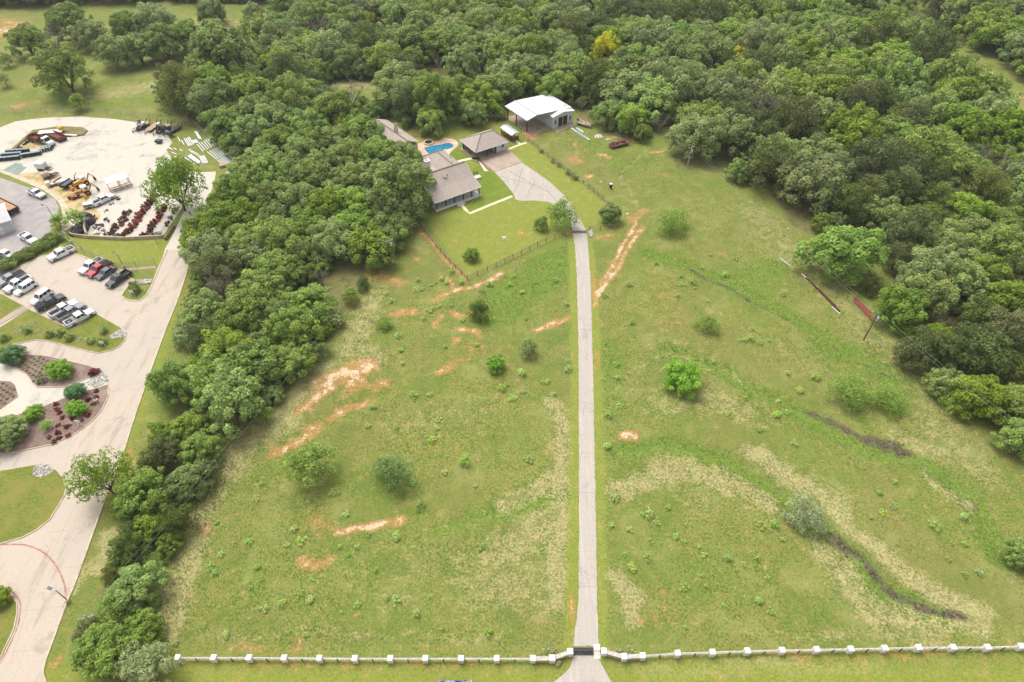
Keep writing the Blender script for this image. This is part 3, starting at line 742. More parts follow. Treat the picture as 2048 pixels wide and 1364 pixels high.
WHITE_ROOF_X = ribbed('white_metal_roof_short', srgb(230, 232, 234), srgb(214, 216, 220), .5, 'Y')
SHED_ROOF = ribbed('bluish_metal_roof', srgb(176, 182, 192), srgb(158, 164, 176), .4, 'X', .3)
SIDING = ribbed('grey_siding', srgb(196, 196, 196), srgb(182, 182, 184), .7, 'X')
STUCCO = mat('pale_wall', srgb(186, 180, 172), srgb(170, 164, 156), 1.2, .85)
GWALL = mat('garage_wall', srgb(204, 206, 200), srgb(190, 192, 188), 1.2, .8)
WHITE = mat('white_paint', srgb(226, 224, 220), None, 1, .5)
DARKW = mat('dark_timber', srgb(74, 54, 42), srgb(50, 36, 28), 4, .8)
REDW = mat('reddish_timber', srgb(120, 66, 46), srgb(92, 48, 36), 4, .8)
DECK = mat('porch_deck', srgb(206, 204, 204), srgb(192, 190, 190), 2, .7)
GLASS = mat('dark_glass', srgb(38, 44, 50), srgb(28, 32, 38), .5, .12, spec=.6)
BROWN = mat('brown_door', srgb(66, 54, 46), srgb(48, 40, 36), 2, .6)
BRICK = mat('chimney_brick', srgb(198, 190, 180), srgb(176, 168, 158), 5, .85)
def window(parent, cx, y, z0, w, h, face=-1, axis='x', name='window'):
    """a window with frame, mullion and pane in a wall facing -y (axis x) or -x (axis y); face gives the outward side"""
    t = .07
    def bx(m, a0, a1, d0, d1, c0, c1):
        d0, d1 = sorted((y + face * d0, y + face * d1))
        if axis == 'x': m.box(a0, a1, d0, d1, c0, c1)
        else: m.box(d0, d1, a0, a1, c0, c1)
    f = MB()
    bx(f, cx - w / 2 - t, cx - w / 2, -.02, .06, z0 - t, z0 + h + t); bx(f, cx + w / 2, cx + w / 2 + t, -.02, .06, z0 - t, z0 + h + t)
    bx(f, cx - w / 2, cx + w / 2, -.02, .06, z0 - t, z0); bx(f, cx - w / 2, cx + w / 2, -.02, .06, z0 + h, z0 + h + t)
    bx(f, cx - w / 2, cx + w / 2, -.02, .05, z0 + h / 2 - .03, z0 + h / 2 + .03)
    fo = f.build(name, WHITE, parent)
    p = MB(); bx(p, cx - w / 2, cx + w / 2, -.02, .025, z0, z0 + h / 2 - .03); bx(p, cx - w / 2, cx + w / 2, -.02, .025, z0 + h / 2 + .03, z0 + h)
    p.build('pane', GLASS, fo)
    return fo
def door(parent, cx, y, z0, w, h, material, face=-1, axis='x'):
    m = MB(); d0, d1 = sorted((y - face * .02, y + face * .06))
    m.box(cx - w / 2, cx + w / 2, d0, d1, z0, z0 + h) if axis == 'x' else m.box(d0, d1, cx - w / 2, cx + w / 2, z0, z0 + h)
    d = m.build('door', material, parent)
    k = MB(); e0, e1 = sorted((y + face * .06, y + face * .12))
    k.box(cx + w * .35, cx + w * .42, e0, e1, z0 + 1.0, z0 + 1.1) if axis == 'x' else k.box(e0, e1, cx + w * .35, cx + w * .42, z0 + 1.0, z0 + 1.1)
    k.build('handle', GALV, d)
    return d
EST = math.radians(34.0)
# ---------------------------------------------------------------- main house
h = thing('ranch_house', 'grey shingled ranch house with a long front porch half hidden by trees', 'house', Q(873, 425.2, 0) + Vector((.0, .5, 0)), EST)
EW, RZ, RV = 13.6, 6.7, 7.7
wl_ = MB()
wl_.box(.3, 13.2, 2.4, 2.65, 0, 3.6); wl_.box(.3, .55, 2.65, 13.0, 0, 3.3); wl_.box(12.95, 13.2, 2.65, 13.0, 0, 3.3)
for u in (.4, 13.05):
    wl_.hexa([(u, 2.6, 3.29), (u + .12, 2.6, 3.29), (u + .12, 12.8, 3.29), (u, 12.8, 3.29), (u, RV - .15, RZ - .3), (u + .12, RV - .15, RZ - .3), (u + .12, RV + .15, RZ - .3), (u, RV + .15, RZ - .3)])
wl_.build('wall', STUCCO, h)
roof = MB()
roof.sheet([(-.5, -.45, 3.0), (EW, -.45, 3.0), (EW, 3.35, 4.35), (-.5, 3.35, 4.35)], .14)
roof.sheet([(-.5, 3.35, 4.35), (EW, 3.35, 4.35), (EW, RV, RZ), (-.5, RV, RZ)], .14)
roof.sheet([(-.5, RV, RZ), (EW, RV, RZ), (EW, 13.3, 3.5), (-.5, 13.3, 3.5)], .14)
rf = roof.build('roof', SHING, h)
MB().bar((-.5, RV, RZ + .05), (EW, RV, RZ + .05), .35, .1).build('ridge_cap', mat('ridge_cap', srgb(120, 108, 100), None, 3, .9), rf)
for u, v, z in ((6.3, 5.0, 5.25), (6.9, 5.6, 5.55)): MB().tube((u, v, z - .3), (u, v, z + .55), .13, n=8).build('roof_vent', GALV, rf)
MB().box(5.6, 5.9, 5.0, 5.9, 5.2, 5.75).build('roof_vent', GALV, rf)
tr_ = MB()
for u0, u1 in ((-.56, -.5), (EW, EW + .06)):
    for (v0, z0), (v1, z1) in (((-.45, 3.0), (3.35, 4.35)), ((3.35, 4.35), (RV, RZ)), ((RV, RZ), (13.3, 3.5))):
        tr_.bar(((u0 + u1) / 2, v0, z0 - .1), ((u0 + u1) / 2, v1, z1 - .1), .06, .24)
tr_.box(-.5, EW, -.52, -.455, 2.78, 3.02)
tr_.build('fascia', WHITE, h)
# rear wing, hipped at the back
wg = MB()
a, b, c, d = (6.6, 8.2, 3.0), (15.2, 8.2, 3.0), (15.2, 22.6, 3.0), (6.6, 22.6, 3.0)
r1, r2 = (10.9, 8.2, 5.7), (10.9, 18.4, 5.7)
wg.sheet([b, c, r2, r1], .13); wg.sheet([d, a, r1, r2], .13); wg.sheet([c, d, r2], .13)
wgo = wg.build('rear_roof', SHING, h)
hip = MB(); hip.bar(r1, r2, .3, .1); hip.bar(c, r2, .3, .1); hip.bar(d, r2, .3, .1)
hip.build('ridge_cap', MATS['ridge_cap'], wgo)
MB().tube((13.4, 15.5, 3.9), (13.4, 15.5, 4.7), .14, n=8).build('roof_vent', GALV, wgo)
MB().tube((12.3, 12.2, 4.5), (12.3, 12.2, 5.2), .12, n=8).build('roof_vent', GALV, wgo)
MB().box(7.0, 14.8, 13.6, 22.2, 0, 2.98).build('rear_wall', STUCCO, h)
wg2 = MB(); wg2.sheet([(1.5, 12.4, 4.0), (7.5, 12.4, 4.0), (7.5, 19.5, 3.1), (1.5, 19.5, 3.1)], .13); wg2.build('side_roof', SHING, h)
MB().box(1.9, 6.99, 13.05, 19.0, 0, 3.0).build('side_wall', STUCCO, h)
ch = MB().box(4.4, 5.6, 12.6, 13.7, 2.5, 7.0).build('chimney', BRICK, h)
MB().box(4.28, 5.72, 12.48, 13.82, 7.0, 7.2).build('chimney_cap', WHITE, ch)
MB().box(4.65, 5.0, 12.9, 13.4, 7.2, 7.5).build('flue', GALV, ch)
# porch
MB().box(-.2, 13.6, -.15, 2.4, 0, .5).build('porch_floor', DECK, h)
MB().box(-.22, 13.62, -.21, -.15, .2, .52).build('porch_edge', WHITE, h)
for u in (.3, 3.03, 5.65, 8.4, 11.0, 13.3): MB().box(u - .11, u + .11, .15, .37, .5, 2.95).build('porch_post', DARKW, h)
MB().box(-.1, 13.5, .12, .4, 2.72, 2.9).build('porch_beam', WHITE, h)
st = MB()
for i in range(3): st.box(5.9, 8.1, -.55 - .35 * i, -.21 - .35 * i if i == 0 else -.2 - .35 * i, 0, .42 - .14 * i)
st.build('porch_steps', DECK, h)
for u in (2.2, 4.6, 9.6, 11.8): window(h, u, 2.4, 1.3, 1.1, 1.6)
door(h, 7.0, 2.4, .5, 1.05, 2.1, BROWN)
for v in (5.0, 8.5): window(h, v, 13.2, 1.2, 1.1, 1.5, 1, 'y')
# side deck and ramp with railing
rp = thing('side_ramp', 'white side ramp with dark railing leading from the house to the drive', 'ramp', h.location, EST)
MB().box(13.7, 18.6, 7.6, 9.0, .42, .55).build('ramp_floor', WHITE, rp)
for i, u in enumerate((13.9, 15.4, 16.9, 18.4)):
    MB().box(u - .05, u + .05, 9.0, 9.1, 0, 1.5).build('post', DARKW, rp)
    MB().box(u - .05, u + .05, 7.5, 7.6, 0, .6).build('leg', WHITE, rp)
for z in (.9, 1.2, 1.5): MB().box(13.85, 18.45, 9.1, 9.15, z - .06, z + .04).build('rail', DARKW, rp)
MB().box(13.7, 18.6, 7.55, 7.6, .0, .54).build('skirt', WHITE, rp)
# ---------------------------------------------------------------- guest house glimpsed between the trees
g0, g1 = Q(750, 237, 5.2), Q(815, 282, 5.2)
gd = (g1 - g0).normalized(); gl = (g1 - g0).length
gh = thing('guest_house', 'small grey roofed building glimpsed between the trees left of the pool', 'house', (g0.x, g0.y, 0), math.atan2(gd.y, gd.x))
MB().box(.4, gl - .4, -5.5, 3.4, 0, 3.0).build('wall', STUCCO, gh)
m = MB(); m.sheet([(0, -6, 2.9), (gl, -6, 2.9), (gl, 0, 5.2), (0, 0, 5.2)], .12); m.sheet([(0, 0, 5.2), (gl, 0, 5.2), (gl, 4.0, 3.6), (0, 4.0, 3.6)], .12)
gr = m.build('roof', SHING, gh)
MB().bar((0, 0, 5.26), (gl, 0, 5.26), .3, .1).build('ridge_cap', MATS['ridge_cap'], gr)
c_ = MB().box(gl * .58, gl * .58 + .9, .2, 1.1, 2.8, 6.8).build('chimney', BRICK, gh)
MB().lathe((gl * .58 + .45, .65, 6.8), [(.28, 0), (.28, .5), (.34, .5), (.34, .65)], 10).build('flue', GALV, c_)
for k in range(3): window(gh, gl * (.66 + .1 * k), 3.4, 1.0, .9, 1.3, 1)
# ---------------------------------------------------------------- garage
gz = Q(951.5, 303.5, 3)
ga = thing('garage', 'hip roofed grey garage with an open carport beside the tan parking pad', 'garage', (gz.x, gz.y, 0), EST)
A, B, C, D = (-.1, -.1, 2.9), (11.5, -.1, 2.9), (11.5, 9.5, 2.9), (-.1, 9.5, 2.9)
R1, R2 = (4.9, 4.8, 5.2), (9.0, 4.8, 5.2)
m = MB(); m.sheet([A, B, R2, R1], .14); m.sheet([B, C, R2], .14); m.sheet([C, D, R1, R2], .14); m.sheet([D, A, R1], .14)
gr = m.build('roof', SHING, ga)
m = MB(); [m.bar(p, q, .3, .1) for p, q in ((R1, R2), (A, R1), (B, R2), (C, R2), (D, R1))]
m.build('ridge_cap', MATS['ridge_cap'], gr)
m = MB(); m.box(-.12, 11.52, -.17, -.105, 2.66, 2.9); m.box(-.17, -.105, -.1, 9.5, 2.66, 2.9); m.box(11.505, 11.57, -.1, 9.5, 2.66, 2.9)
m.build('fascia', WHITE, ga)
m = MB(); m.box(7.6, 11.0, .9, 1.1, 0, 2.9); m.box(10.8, 11.0, 1.1, 9.0, 0, 2.9); m.box(7.6, 7.8, 1.1, 9.0, 0, 2.9); m.box(7.8, 10.8, 8.8, 9.0, 0, 2.9); m.box(.6, 7.6, 8.8, 9.0, 0, 2.9)
m.build('wall', GWALL, ga)
window(ga, 9.9, .9, 1.1, .8, 1.3)
for u, v in ((.7, .7), (4.3, .7), (7.3, .7), (.7, 4.6), (.7, 8.3)): MB().box(u - .1, u + .1, v - .1, v + .1, 0, 2.85).build('carport_post', DARKW, ga)
MB().box(-.1, 11.5, -.4, 9.3, -.04, .03).build('floor_slab', CONC2, ga)
MB().box(7.53, 7.6, 2.2, 3.2, 0, 2.1).build('door', WHITE, ga)
# ---------------------------------------------------------------- little open shed
sz = Q(1023, 270, 2.4)
sh = thing('lean_to_shed', 'little open shed with a bluish metal roof between garage and barn', 'shed', (sz.x, sz.y, 0), EST)
m = MB(); m.sheet([(0, 0, 2.2), (1.5, 0, 2.7), (1.5, 6.4, 2.7), (0, 6.4, 2.2)], .06); m.sheet([(1.5, 0, 2.7), (3.0, 0, 2.3), (3.0, 6.4, 2.3), (1.5, 6.4, 2.7)], .06)
m.build('roof', SHED_ROOF, sh)
for u in (.25, 1.5, 2.75):
    for v in (.3, 2.2, 4.1, 6.0): MB().box(u - .06, u + .06, v - .06, v + .06, 0, 2.15).build('post', DARKW, sh)
for k in range(8): MB().box(.18, .24, .4 + k * .7, .9 + k * .7, .1, 1.5).build('wall_board', REDW, sh)
for k in range(4): MB().box(.3 + k * .62, .8 + k * .62, .2, .26, .1, 1.4).build('wall_board', REDW, sh)
# ---------------------------------------------------------------- white roofed barn
bz = Q(1052.5, 241, 4.5)
ba = thing('metal_barn', 'grey metal barn with a white roof and a tall open carport by the woods', 'barn', (bz.x, bz.y, 0), EST)
m = MB()
m.sheet([(.1, -.2, 4.5), (4.0, -.2, 5.3), (4.0, 12.0, 5.3), (.1, 12.0, 4.5)], .12)
m.build('roof_panel', WHITE_ROOF, ba)
m = MB(); m.sheet([(4.0, -.2, 5.3), (17.4, -.2, 4.3), (17.4, 12.0, 4.3), (4.0, 12.0, 5.3)], .12)
m.build('roof_panel', WHITE_ROOF, ba)
MB().bar((4.0, -.2, 5.34), (4.0, 12.0, 5.34), .4, .08).build('ridge_cap', mat('ridge_metal', srgb(176, 178, 180), None, 2, .4, .3), ba)
m = MB(); m.bar((.1, -.26, 4.4), (4.0, -.26, 5.2), .06, .3); m.bar((4.0, -.26, 5.2), (17.4, -.26, 4.2), .06, .3); m.box(.02, .09, -.2, 12, 4.2, 4.5)
m.build('roof_trim', mat('trim_grey', srgb(150, 152, 154), None, 2, .5), ba)
m = MB(); m.sheet([(8.7, -2.0, 3.9), (12.9, -2.0, 4.75), (12.9, 2.2, 4.95), (8.7, 2.2, 4.1)], .1); m.sheet([(12.9, -2.0, 4.75), (17.3, -2.0, 3.9), (17.3, 2.2, 4.2), (12.9, 2.2, 4.95)], .1)
m.build('front_roof', WHITE_ROOF_X, ba)
m = MB()
m.hexa([(9.0, -1.5, 0), (17.0, -1.5, 0), (17.0, -1.3, 0), (9.0, -1.3, 0), (9.0, -1.5, 3.75), (17.0, -1.5, 3.75), (17.0, -1.3, 3.75), (9.0, -1.3, 3.75)])
m.add([(9.0, -1.5, 3.75), (17.0, -1.5, 3.75), (12.9, -1.5, 4.6), (9.0, -1.3, 3.75), (17.0, -1.3, 3.75), (12.9, -1.3, 4.6)], [(0, 1, 2), (5, 4, 3), (1, 4, 5, 2), (0, 2, 5, 3)])
m.box(9.0, 9.2, -1.3, 11.4, 0, 3.75); m.box(16.8, 17.0, -1.3, 11.4, 0, 3.75); m.box(9.2, 16.8, 11.2, 11.4, 0, 4.3); m.box(9.2, 16.8, 1.9, 2.0, 3.0, 4.6)
m.build('wall', SIDING, ba)
fr = MB(); fr.box(11.2, 14.9, -1.56, -1.5, 0, 3.0)
dr = fr.build('sliding_door', BROWN, ba)
for u in (11.15, 13.0, 14.85): MB().box(u - .06, u + .06, -1.62, -1.56, 0, 3.05).build('door_frame', WHITE, dr)
for u in (11.75, 12.4, 13.65, 14.3): MB().box(u - .03, u + .03, -1.6, -1.56, 0, 3.0).build('door_rail', mat('door_rib', srgb(88, 74, 64), None, 3, .6), dr)
window(ba, 10.1, -1.5, 1.2, .7, 1.2); window(ba, 15.9, -1.5, 1.2, .7, 1.2)
window(ba, 6.6, 9.0, 1.3, .6, 1.0, -1, 'y')
door(ba, 1.2, 9.0, 0, 1.0, 2.1, WHITE, -1, 'y')
for u, v in ((1.0, 1.0), (1.0, 6.8), (1.0, 11.6), (6.0, 11.6)): MB().box(u - .13, u + .13, v - .13, v + .13, 0, 4.55).build('carport_post', DARKW, ba)
m = MB(); m.slab([(1.2, -1.8), (8.9, -1.2), (8.9, -4.2), (17.8, -3.6), (17.8, -1.5), (17.0, 11.8), (1.0, 13.2)], -.04, .04)
m.build('floor_slab', CONC2, ba)
MB().box(4.6, 5.5, .4, .7, .04, .14).build('floor_drain', BROWN, ba)
# ---------------------------------------------------------------- pool
def pp(*pts): return [Q(740 + a / 10.24, 200 + b / 10.24) for a, b in pts]
COPE = mat('pool_coping', srgb(204, 176, 148), srgb(186, 152, 124), 1.2, .85, c3=srgb(214, 198, 174), s3=.4)
def pool_water():
    t = NT('pool_water'); v = t.coord()
    n = t.noise(v, 1.2, 4, .6); c = t.noise(v, 3.5, 3, .6, 1.5)
    col = t.mix(t.step(n, .35, .65), srgb(44, 108, 138), srgb(66, 136, 160))
    col = t.mix(t.math('MULTIPLY', t.step(c, .55, .75), .35), col, srgb(120, 186, 200))
    return t.done(t.bsdf(col, .08, 0, .5, n, .03, .3))
pl = thing('swimming_pool', 'kidney shaped blue swimming pool with tan paved surround and round spa', 'pool', Q(873, 298))
cop = smooth(pp((900, 1000), (960, 905), (1110, 870), (1300, 850), (1420, 830), (1520, 772), (1600, 795), (1700, 800), (1795, 870), (1800, 940), (1700, 1030), (1590, 1150), (1500, 1180), (1300, 1180), (1150, 1210), (1090, 1190), (985, 1110), (905, 1040)), 3)
MB().slab(cop, -.02, .10).build('coping', COPE, pl, pl.location)
wat = smooth(pp((1110, 990), (1180, 965), (1300, 935), (1450, 920), (1560, 888), (1650, 892), (1712, 930), (1690, 980), (1600, 1015), (1500, 1050), (1420, 1120), (1250, 1130), (1160, 1070)), 3)
MB().slab(wat, -.02, .115).build('water', pool_water(), pl, pl.location)
rm, ri = ring(wat, -.22)
kr = MB(); n_ = len(rm); kr.add([(p.x, p.y, .17) for p in rm] + [(p.x, p.y, .17) for p in ri] + [(p.x, p.y, .05) for p in rm] + [(p.x, p.y, .05) for p in ri], [f for k in range(n_) for f in ((k, (k + 1) % n_, n_ + (k + 1) % n_, n_ + k), (k, 2 * n_ + k, 2 * n_ + (k + 1) % n_, (k + 1) % n_), (n_ + k, n_ + (k + 1) % n_, 3 * n_ + (k + 1) % n_, 3 * n_ + k))])
kr.build('pool_edge', mat('pool_edge', srgb(214, 202, 182), srgb(196, 180, 158), 2, .8), pl, pl.location)
sc = Q(740 + 1200 / 10.24, 200 + 890 / 10.24); lx, ly = sc.x - pl.location.x, sc.y - pl.location.y
MB().lathe((lx, ly, .1), [(1.55, 0), (1.55, .42), (1.15, .42), (1.15, .3)], 20).build('spa_wall', COPE, pl)
MB().lathe((lx, ly, .3), [(1.14, 0), (1.14, .14)], 20).build('spa_water', mat('spa_water', srgb(52, 66, 66), srgb(36, 48, 50), 2, .1), pl)
# loose garden chairs by the pool
for x, y, lb in ((887, 304, 'white lounge chair at the lower edge of the pool'), (835, 305, 'white patio chair on the left end of the pool surround'), (843, 313, 'second white patio chair nearest the rear roof')):
    c_ = thing('patio_chair', lb, 'chair', Q(x, y, .1), 1.0)
    MB().box(-.3, .9, -.3, .3, .28, .36).build('seat', WHITE, c_)
    MB().sheet([(-.3, -.3, .33), (-.3, .3, .33), (-.75, .3, .95), (-.75, -.3, .95)], .06).build('backrest', WHITE, c_)
    for sx in (-.2, .8):
        for sy in (-.25, .25): MB().box(sx - .03, sx + .03, sy - .03, sy + .03, 0, .28).build('leg', WHITE, c_)
# ---------------------------------------------------------------- drive, pads and paths
left = [(1031.6, 399), (1026.6, 387), (1008, 364), (989, 344)]
asph = DRIVE_L[::-1]
drive_px = DRIVE_L + [(1140, 436), (1128, 424), (1112, 412), (1096, 404), (1080, 402), (1065, 401.5), (1040, 402)] + left + [(1044, 325.5), (1070, 343), (1094.6, 360), (1119, 382), (1127.6, 390), (1139, 404), (1150, 421), (1158, 434), (1166, 449)] + DRIVE_R[::-1]
def ragged(P, step, amp):
    out, rr = [], random.Random(3)
    n = len(P)
    for i in range(n):
        a, b = P[i], P[(i + 1) % n]
        L = (b - a).length; k = max(1, int(L / step))
        for j in range(k):
            q = a.lerp(b, j / k)
            out.append(Vector((q.x + rr.uniform(-amp, amp), q.y + rr.uniform(-amp, amp), 0)))
    return out
struct('driveway', MB().slab(ragged(qs(drive_px), .6, .07), -.05, .03), ASPH, 'long straight pale asphalt driveway widening into a pad by the house')
struct('driveway_apron', MB().slab(qs([(1147, 1311), (1187, 1311), (1196, 1316), (1204, 1330), (1212, 1345), (1226, 1370), (1240, 1420), (1080, 1420), (1105, 1366), (1128, 1348), (1140, 1335)]), -.05, .03), ASPH, 'flared asphalt apron in front of the gate')
struct('parking_pad', MB().slab(qs([(957, 319.5), (985, 306), (1016.6, 297), (1031, 311), (1044, 324.8), (1018, 333), (989, 343.4), (972, 331)]), -.05, .04), CONC2, 'tan concrete parking pad in front of the garage')
PATH = mat('pale_path', srgb(216, 206, 172), srgb(196, 184, 150), 1.5, .85)
struct('garden_path', MB().slab(band(qs([(924, 411), (932, 420), (939.5, 427), (980, 410), (1024, 392.5)]), .45), -.03, .03), PATH)
struct('garden_path', MB().slab(band(qs([(916, 323), (930, 319.5), (945, 316.5), (958, 318), (966, 330), (973, 342)]), .6), -.03, .03), PATH)
struct('garden_path', MB().slab(band(qs([(1014, 300), (1030, 293), (1053, 285)]), .4), -.03, .03), PATH)
struct('garden_path', MB().slab(band(qs([(1028, 276), (1035, 284), (1042, 289)]), .4), -.03, .034), PATH)
struct('garden_bed', MB().slab(qs([(960, 319), (981, 338), (980, 341), (974, 340), (958, 321)]), -.03, .09), MULCH)
struct('house_lawn', MB().slab(qs([(931, 345), (955, 332), (962, 330), (971, 343), (989, 345), (1008, 365), (1026, 388), (1022, 391), (980, 409), (940, 425), (932, 418), (962, 392), (960, 380)]), -.03, .012), LAWN2, 'bright green lawn beside the house')
struct('house_lawn', MB().slab(qs([(896, 312), (915, 296), (925, 285), (949, 312), (932, 318), (912, 322)]), -.03, .012), LAWN2, 'bright green lawn between pool and garage')

# cracks and old seams in the drive
m = MB(); rr = random.Random(5)
def crack(a, b, w=.05, j=.22):
    A_, B_ = Q(*a), Q(*b); n = max(3, int((B_ - A_).length / 1.2)); P = []
    for i in range(n + 1):
        q = A_.lerp(B_, i / n); P.append(Vector((q.x + rr.uniform(-j, j), q.y + rr.uniform(-j, j))))
    m.slab(band(P, w), .031, .034)
for a, b in (((1012, 340), (1096, 384)), ((1045, 338), (1030, 385)), ((1000, 352), (1075, 372)), ((1070, 362), (1052, 398)), ((1088, 372), (1120, 410)), ((1148, 440), (1168, 452)), ((1150, 446), (1160, 432))): crack(a, b, .09)
for y in (548, 640, 662, 805, 905, 985, 1170):
    w = 12 + y * .012
    crack((1170 - w * .9, y + rr.uniform(-3, 3)), (1170 + w * .8, y + rr.uniform(-3, 3)), .03, .12)
    if y % 3: crack((1164 + rr.uniform(-4, 12), y), (1164 + rr.uniform(-4, 12), y + 26), .03, .15)
struct('drive_cracks', m, mat('crack_filler', srgb(140, 134, 128), srgb(120, 114, 110), 3, .9))
# ================================================================ vehicles
PAINT = paint()
TYRE = mat('tyre_rubber', srgb(38, 37, 36), srgb(28, 28, 28), 6, .9)
RIM = mat('wheel_rim', srgb(150, 150, 152), srgb(120, 120, 124), 6, .35, .7)
BEDL = mat('bed_liner', srgb(52, 50, 50), srgb(38, 36, 36), 4, .9)
LAMPW = mat('headlight_glass', srgb(222, 224, 226), None, 2, .1)
LAMPR = mat('tail_light_red', srgb(150, 28, 26), None, 2, .2)
BUMP = mat('bumper_grey', srgb(120, 120, 122), srgb(90, 90, 92), 4, .4, .5)
SHADEG = mat('car_glass', srgb(52, 60, 66), srgb(40, 46, 52), .7, .08, spec=.6)
TOOL = mat('bed_cargo', srgb(150, 146, 140), srgb(90, 86, 84), 3, .8)
def cabin(parent, x0, x1, w, z0, z1, rake_f, rake_r, rows, name='cab'):
    """greenhouse: tapered painted cab with windscreen, rear glass and side windows"""
    c = MB()
    c.hexa([(x0, -w, z0), (x1, -w, z0), (x1, w, z0), (x0, w, z0), (x0 + rake_r, -w + .14, z1), (x1 - rake_f, -w + .14, z1), (x1 - rake_f, w - .14, z1), (x0 + rake_r, w - .14, z1)])
    co = c.build(name, PAINT, parent)
    def lerp(a, b, t): return tuple(a[i] + (b[i] - a[i]) * t for i in range(3))
    def pane(n, a, b, c_, d, off):
        # a,b bottom; c,d top corners of the side; inset and proud of the body
        q = [lerp(lerp(a, b, s), lerp(d, c_, s), t) for s, t in ((.07, .14), (.93, .14), (.93, .9), (.07, .9))]
        q = [tuple(v[i] + off[i] for i in range(3)) for v in q]
        MB().face(q).build(n, SHADEG, co)
    B = [(x0, -w, z0), (x1, -w, z0), (x1, w, z0), (x0, w, z0)]
    U = [(x0 + rake_r, -w + .14, z1), (x1 - rake_f, -w + .14, z1), (x1 - rake_f, w - .14, z1), (x0 + rake_r, w - .14, z1)]
    pane('windscreen', B[1], B[2], U[2], U[1], (.012, 0, .012))
    pane('rear_window', B[3], B[0], U[0], U[3], (-.012, 0, .012))
    for k in range(rows):
        s0, s1 = k / rows, (k + 1) / rows
        pane('side_window', lerp(B[0], B[1], s0), lerp(B[0], B[1], s1), lerp(U[0], U[1], s1), lerp(U[0], U[1], s0), (0, -.012, .003))
        pane('side_window', lerp(B[2], B[3], s0), lerp(B[2], B[3], s1), lerp(U[2], U[3], s1), lerp(U[2], U[3], s0), (0, .012, .003))
    return co
def wheels(parent, xs, w, r):
    for x in xs:
        for s in (-1, 1):
            wm = MB().tube((x, s * (w - .22), r), (x, s * (w + .03), r), r, r, 14).build('wheel', TYRE, parent)
            MB().tube((x, s * (w + .03), r), (x, s * (w + .045), r), r * .6, r * .55, 10).build('rim', RIM, wm)
def lights(parent, xf, xr, w, z):
    for s in (-1, 1):
        MB().box(xf - .06, xf + .03, s * w - .22 if s > 0 else s * w, s * w if s > 0 else s * w + .22, z, z + .18).build('headlight', LAMPW, parent)
        MB().box(xr - .03, xr + .05, s * w - .14 if s > 0 else s * w, s * w if s > 0 else s * w + .14, z, z + .3).build('tail_light', LAMPR, parent)
def pickup(label, L=5.9, cab_len=2.25, rows=2, cover=None, cargo=False):
    e = thing('pickup_truck', label, 'pickup truck')
    h, w = L / 2, .98
    xc1 = h - 1.55; xc0 = xc1 - cab_len
    b = MB()
    b.hexa([(-h, -w, .45), (h, -w, .45), (h, w, .45), (-h, w, .45), (-h, -w, .78), (h, -w + .03, .78), (h, w - .03, .78), (-h, w, .78)])
    b.hexa([(xc1 - .2, -w, .781), (h, -w + .03, .781), (h, w - .03, .781), (xc1 - .2, w, .781), (xc1 - .2, -w + .03, 1.16), (h - .08, -w + .1, 1.06), (h - .08, w - .1, 1.06), (xc1 - .2, w - .03, 1.16)])
    b.box(xc0, xc1 - .201, -w, w, .781, 1.16)
    for s in (-1, 1):
        y0, y1 = sorted((s * w, s * (w - .13)))
        b.box(-h, xc0 - .002, y0, y1, .781, 1.2)
    b.build('body', PAINT, e)
    MB().box(-h, -h + .1, -w + .14, w - .14, .785, 1.18).build('tailgate', PAINT, e)
    MB().box(-h + .105, xc0 - .01, -w + .14, w - .14, .782, .80).build('bed', BEDL, e)
    if cover: MB().box(-h + .02, xc0 - .03, -w + .06, w - .06, 1.205, 1.25).build('bed_cover', cover, e)
    if cargo:
        MB().box(xc0 - .75, xc0 - .12, -w + .2, w - .2, .805, 1.28).build('tool_box', TOOL, e)
        MB().box(-h + .4, -h + 1.1, -.5, .1, .805, 1.15).build('cargo', TOOL, e)
    cabin(e, xc0, xc1, w - .03, 1.161, 1.86, .75, .22, rows)
    wheels(e, (h - 1.0, -h + 1.25), w, .41)
    lights(e, h - .02, -h, w - .05, .8)
    MB().box(h + .005, h + .14, -w + .05, w - .05, .42, .66).build('front_bumper', BUMP, e)
    MB().box(-h - .14, -h - .005, -w + .05, w - .05, .42, .64).build('rear_bumper', BUMP, e)
    for s in (-1, 1): MB().box(xc1 - .45, xc1 - .25, s * (w + .02) if s > 0 else s * (w + .22), s * (w + .22) if s > 0 else s * (w + .02), 1.2, 1.38).build('mirror', BEDL, e)
    return e
def car(name, cat, label, L, H, x0, x1, rf, rr, w=.92, zb=.95, rows=2):
    e = thing(name, label, cat)
    h = L / 2
    b = MB()
    b.hexa([(-h, -w, .3), (h, -w + .06, .3), (h, w - .06, .3), (-h, w, .3), (-h, -w, .62), (h, -w + .05, .6), (h, w - .05, .6), (-h, w, .62)])
    b.hexa([(-h, -w, .621), (h, -w + .05, .601), (h, w - .05, .601), (-h, w, .621), (-h + .1, -w + .06, zb), (h - .25, -w + .14, zb - .12), (h - .25, w - .14, zb - .12), (-h + .1, w - .06, zb)])
    b.build('body', PAINT, e)
    cabin(e, x0, x1, w - .06, zb - .05, H, rf, rr, rows)
    wheels(e, (h - .9, -h + .9), w - .02, .34)
    lights(e, h - .06, -h, w - .05, .62)
    return e
def aim(e, front, rear, z=0.0):
    f, r = Q(*front), Q(*rear)
    e.location = ((f.x + r.x) / 2, (f.y + r.y) / 2, z + .012)
    e.rotation_euler = (0, 0, math.atan2(f.y - r.y, f.x - r.x))
def recolour(e, c):
    for o in [e] + list(e.children) + [g for k in e.children for g in k.children]: o.color = (*c, 1)
WH, BK, GR, RD = srgb(226, 226, 226), srgb(30, 30, 34), srgb(128, 130, 136), srgb(168, 26, 32)
DG = srgb(78, 84, 90)
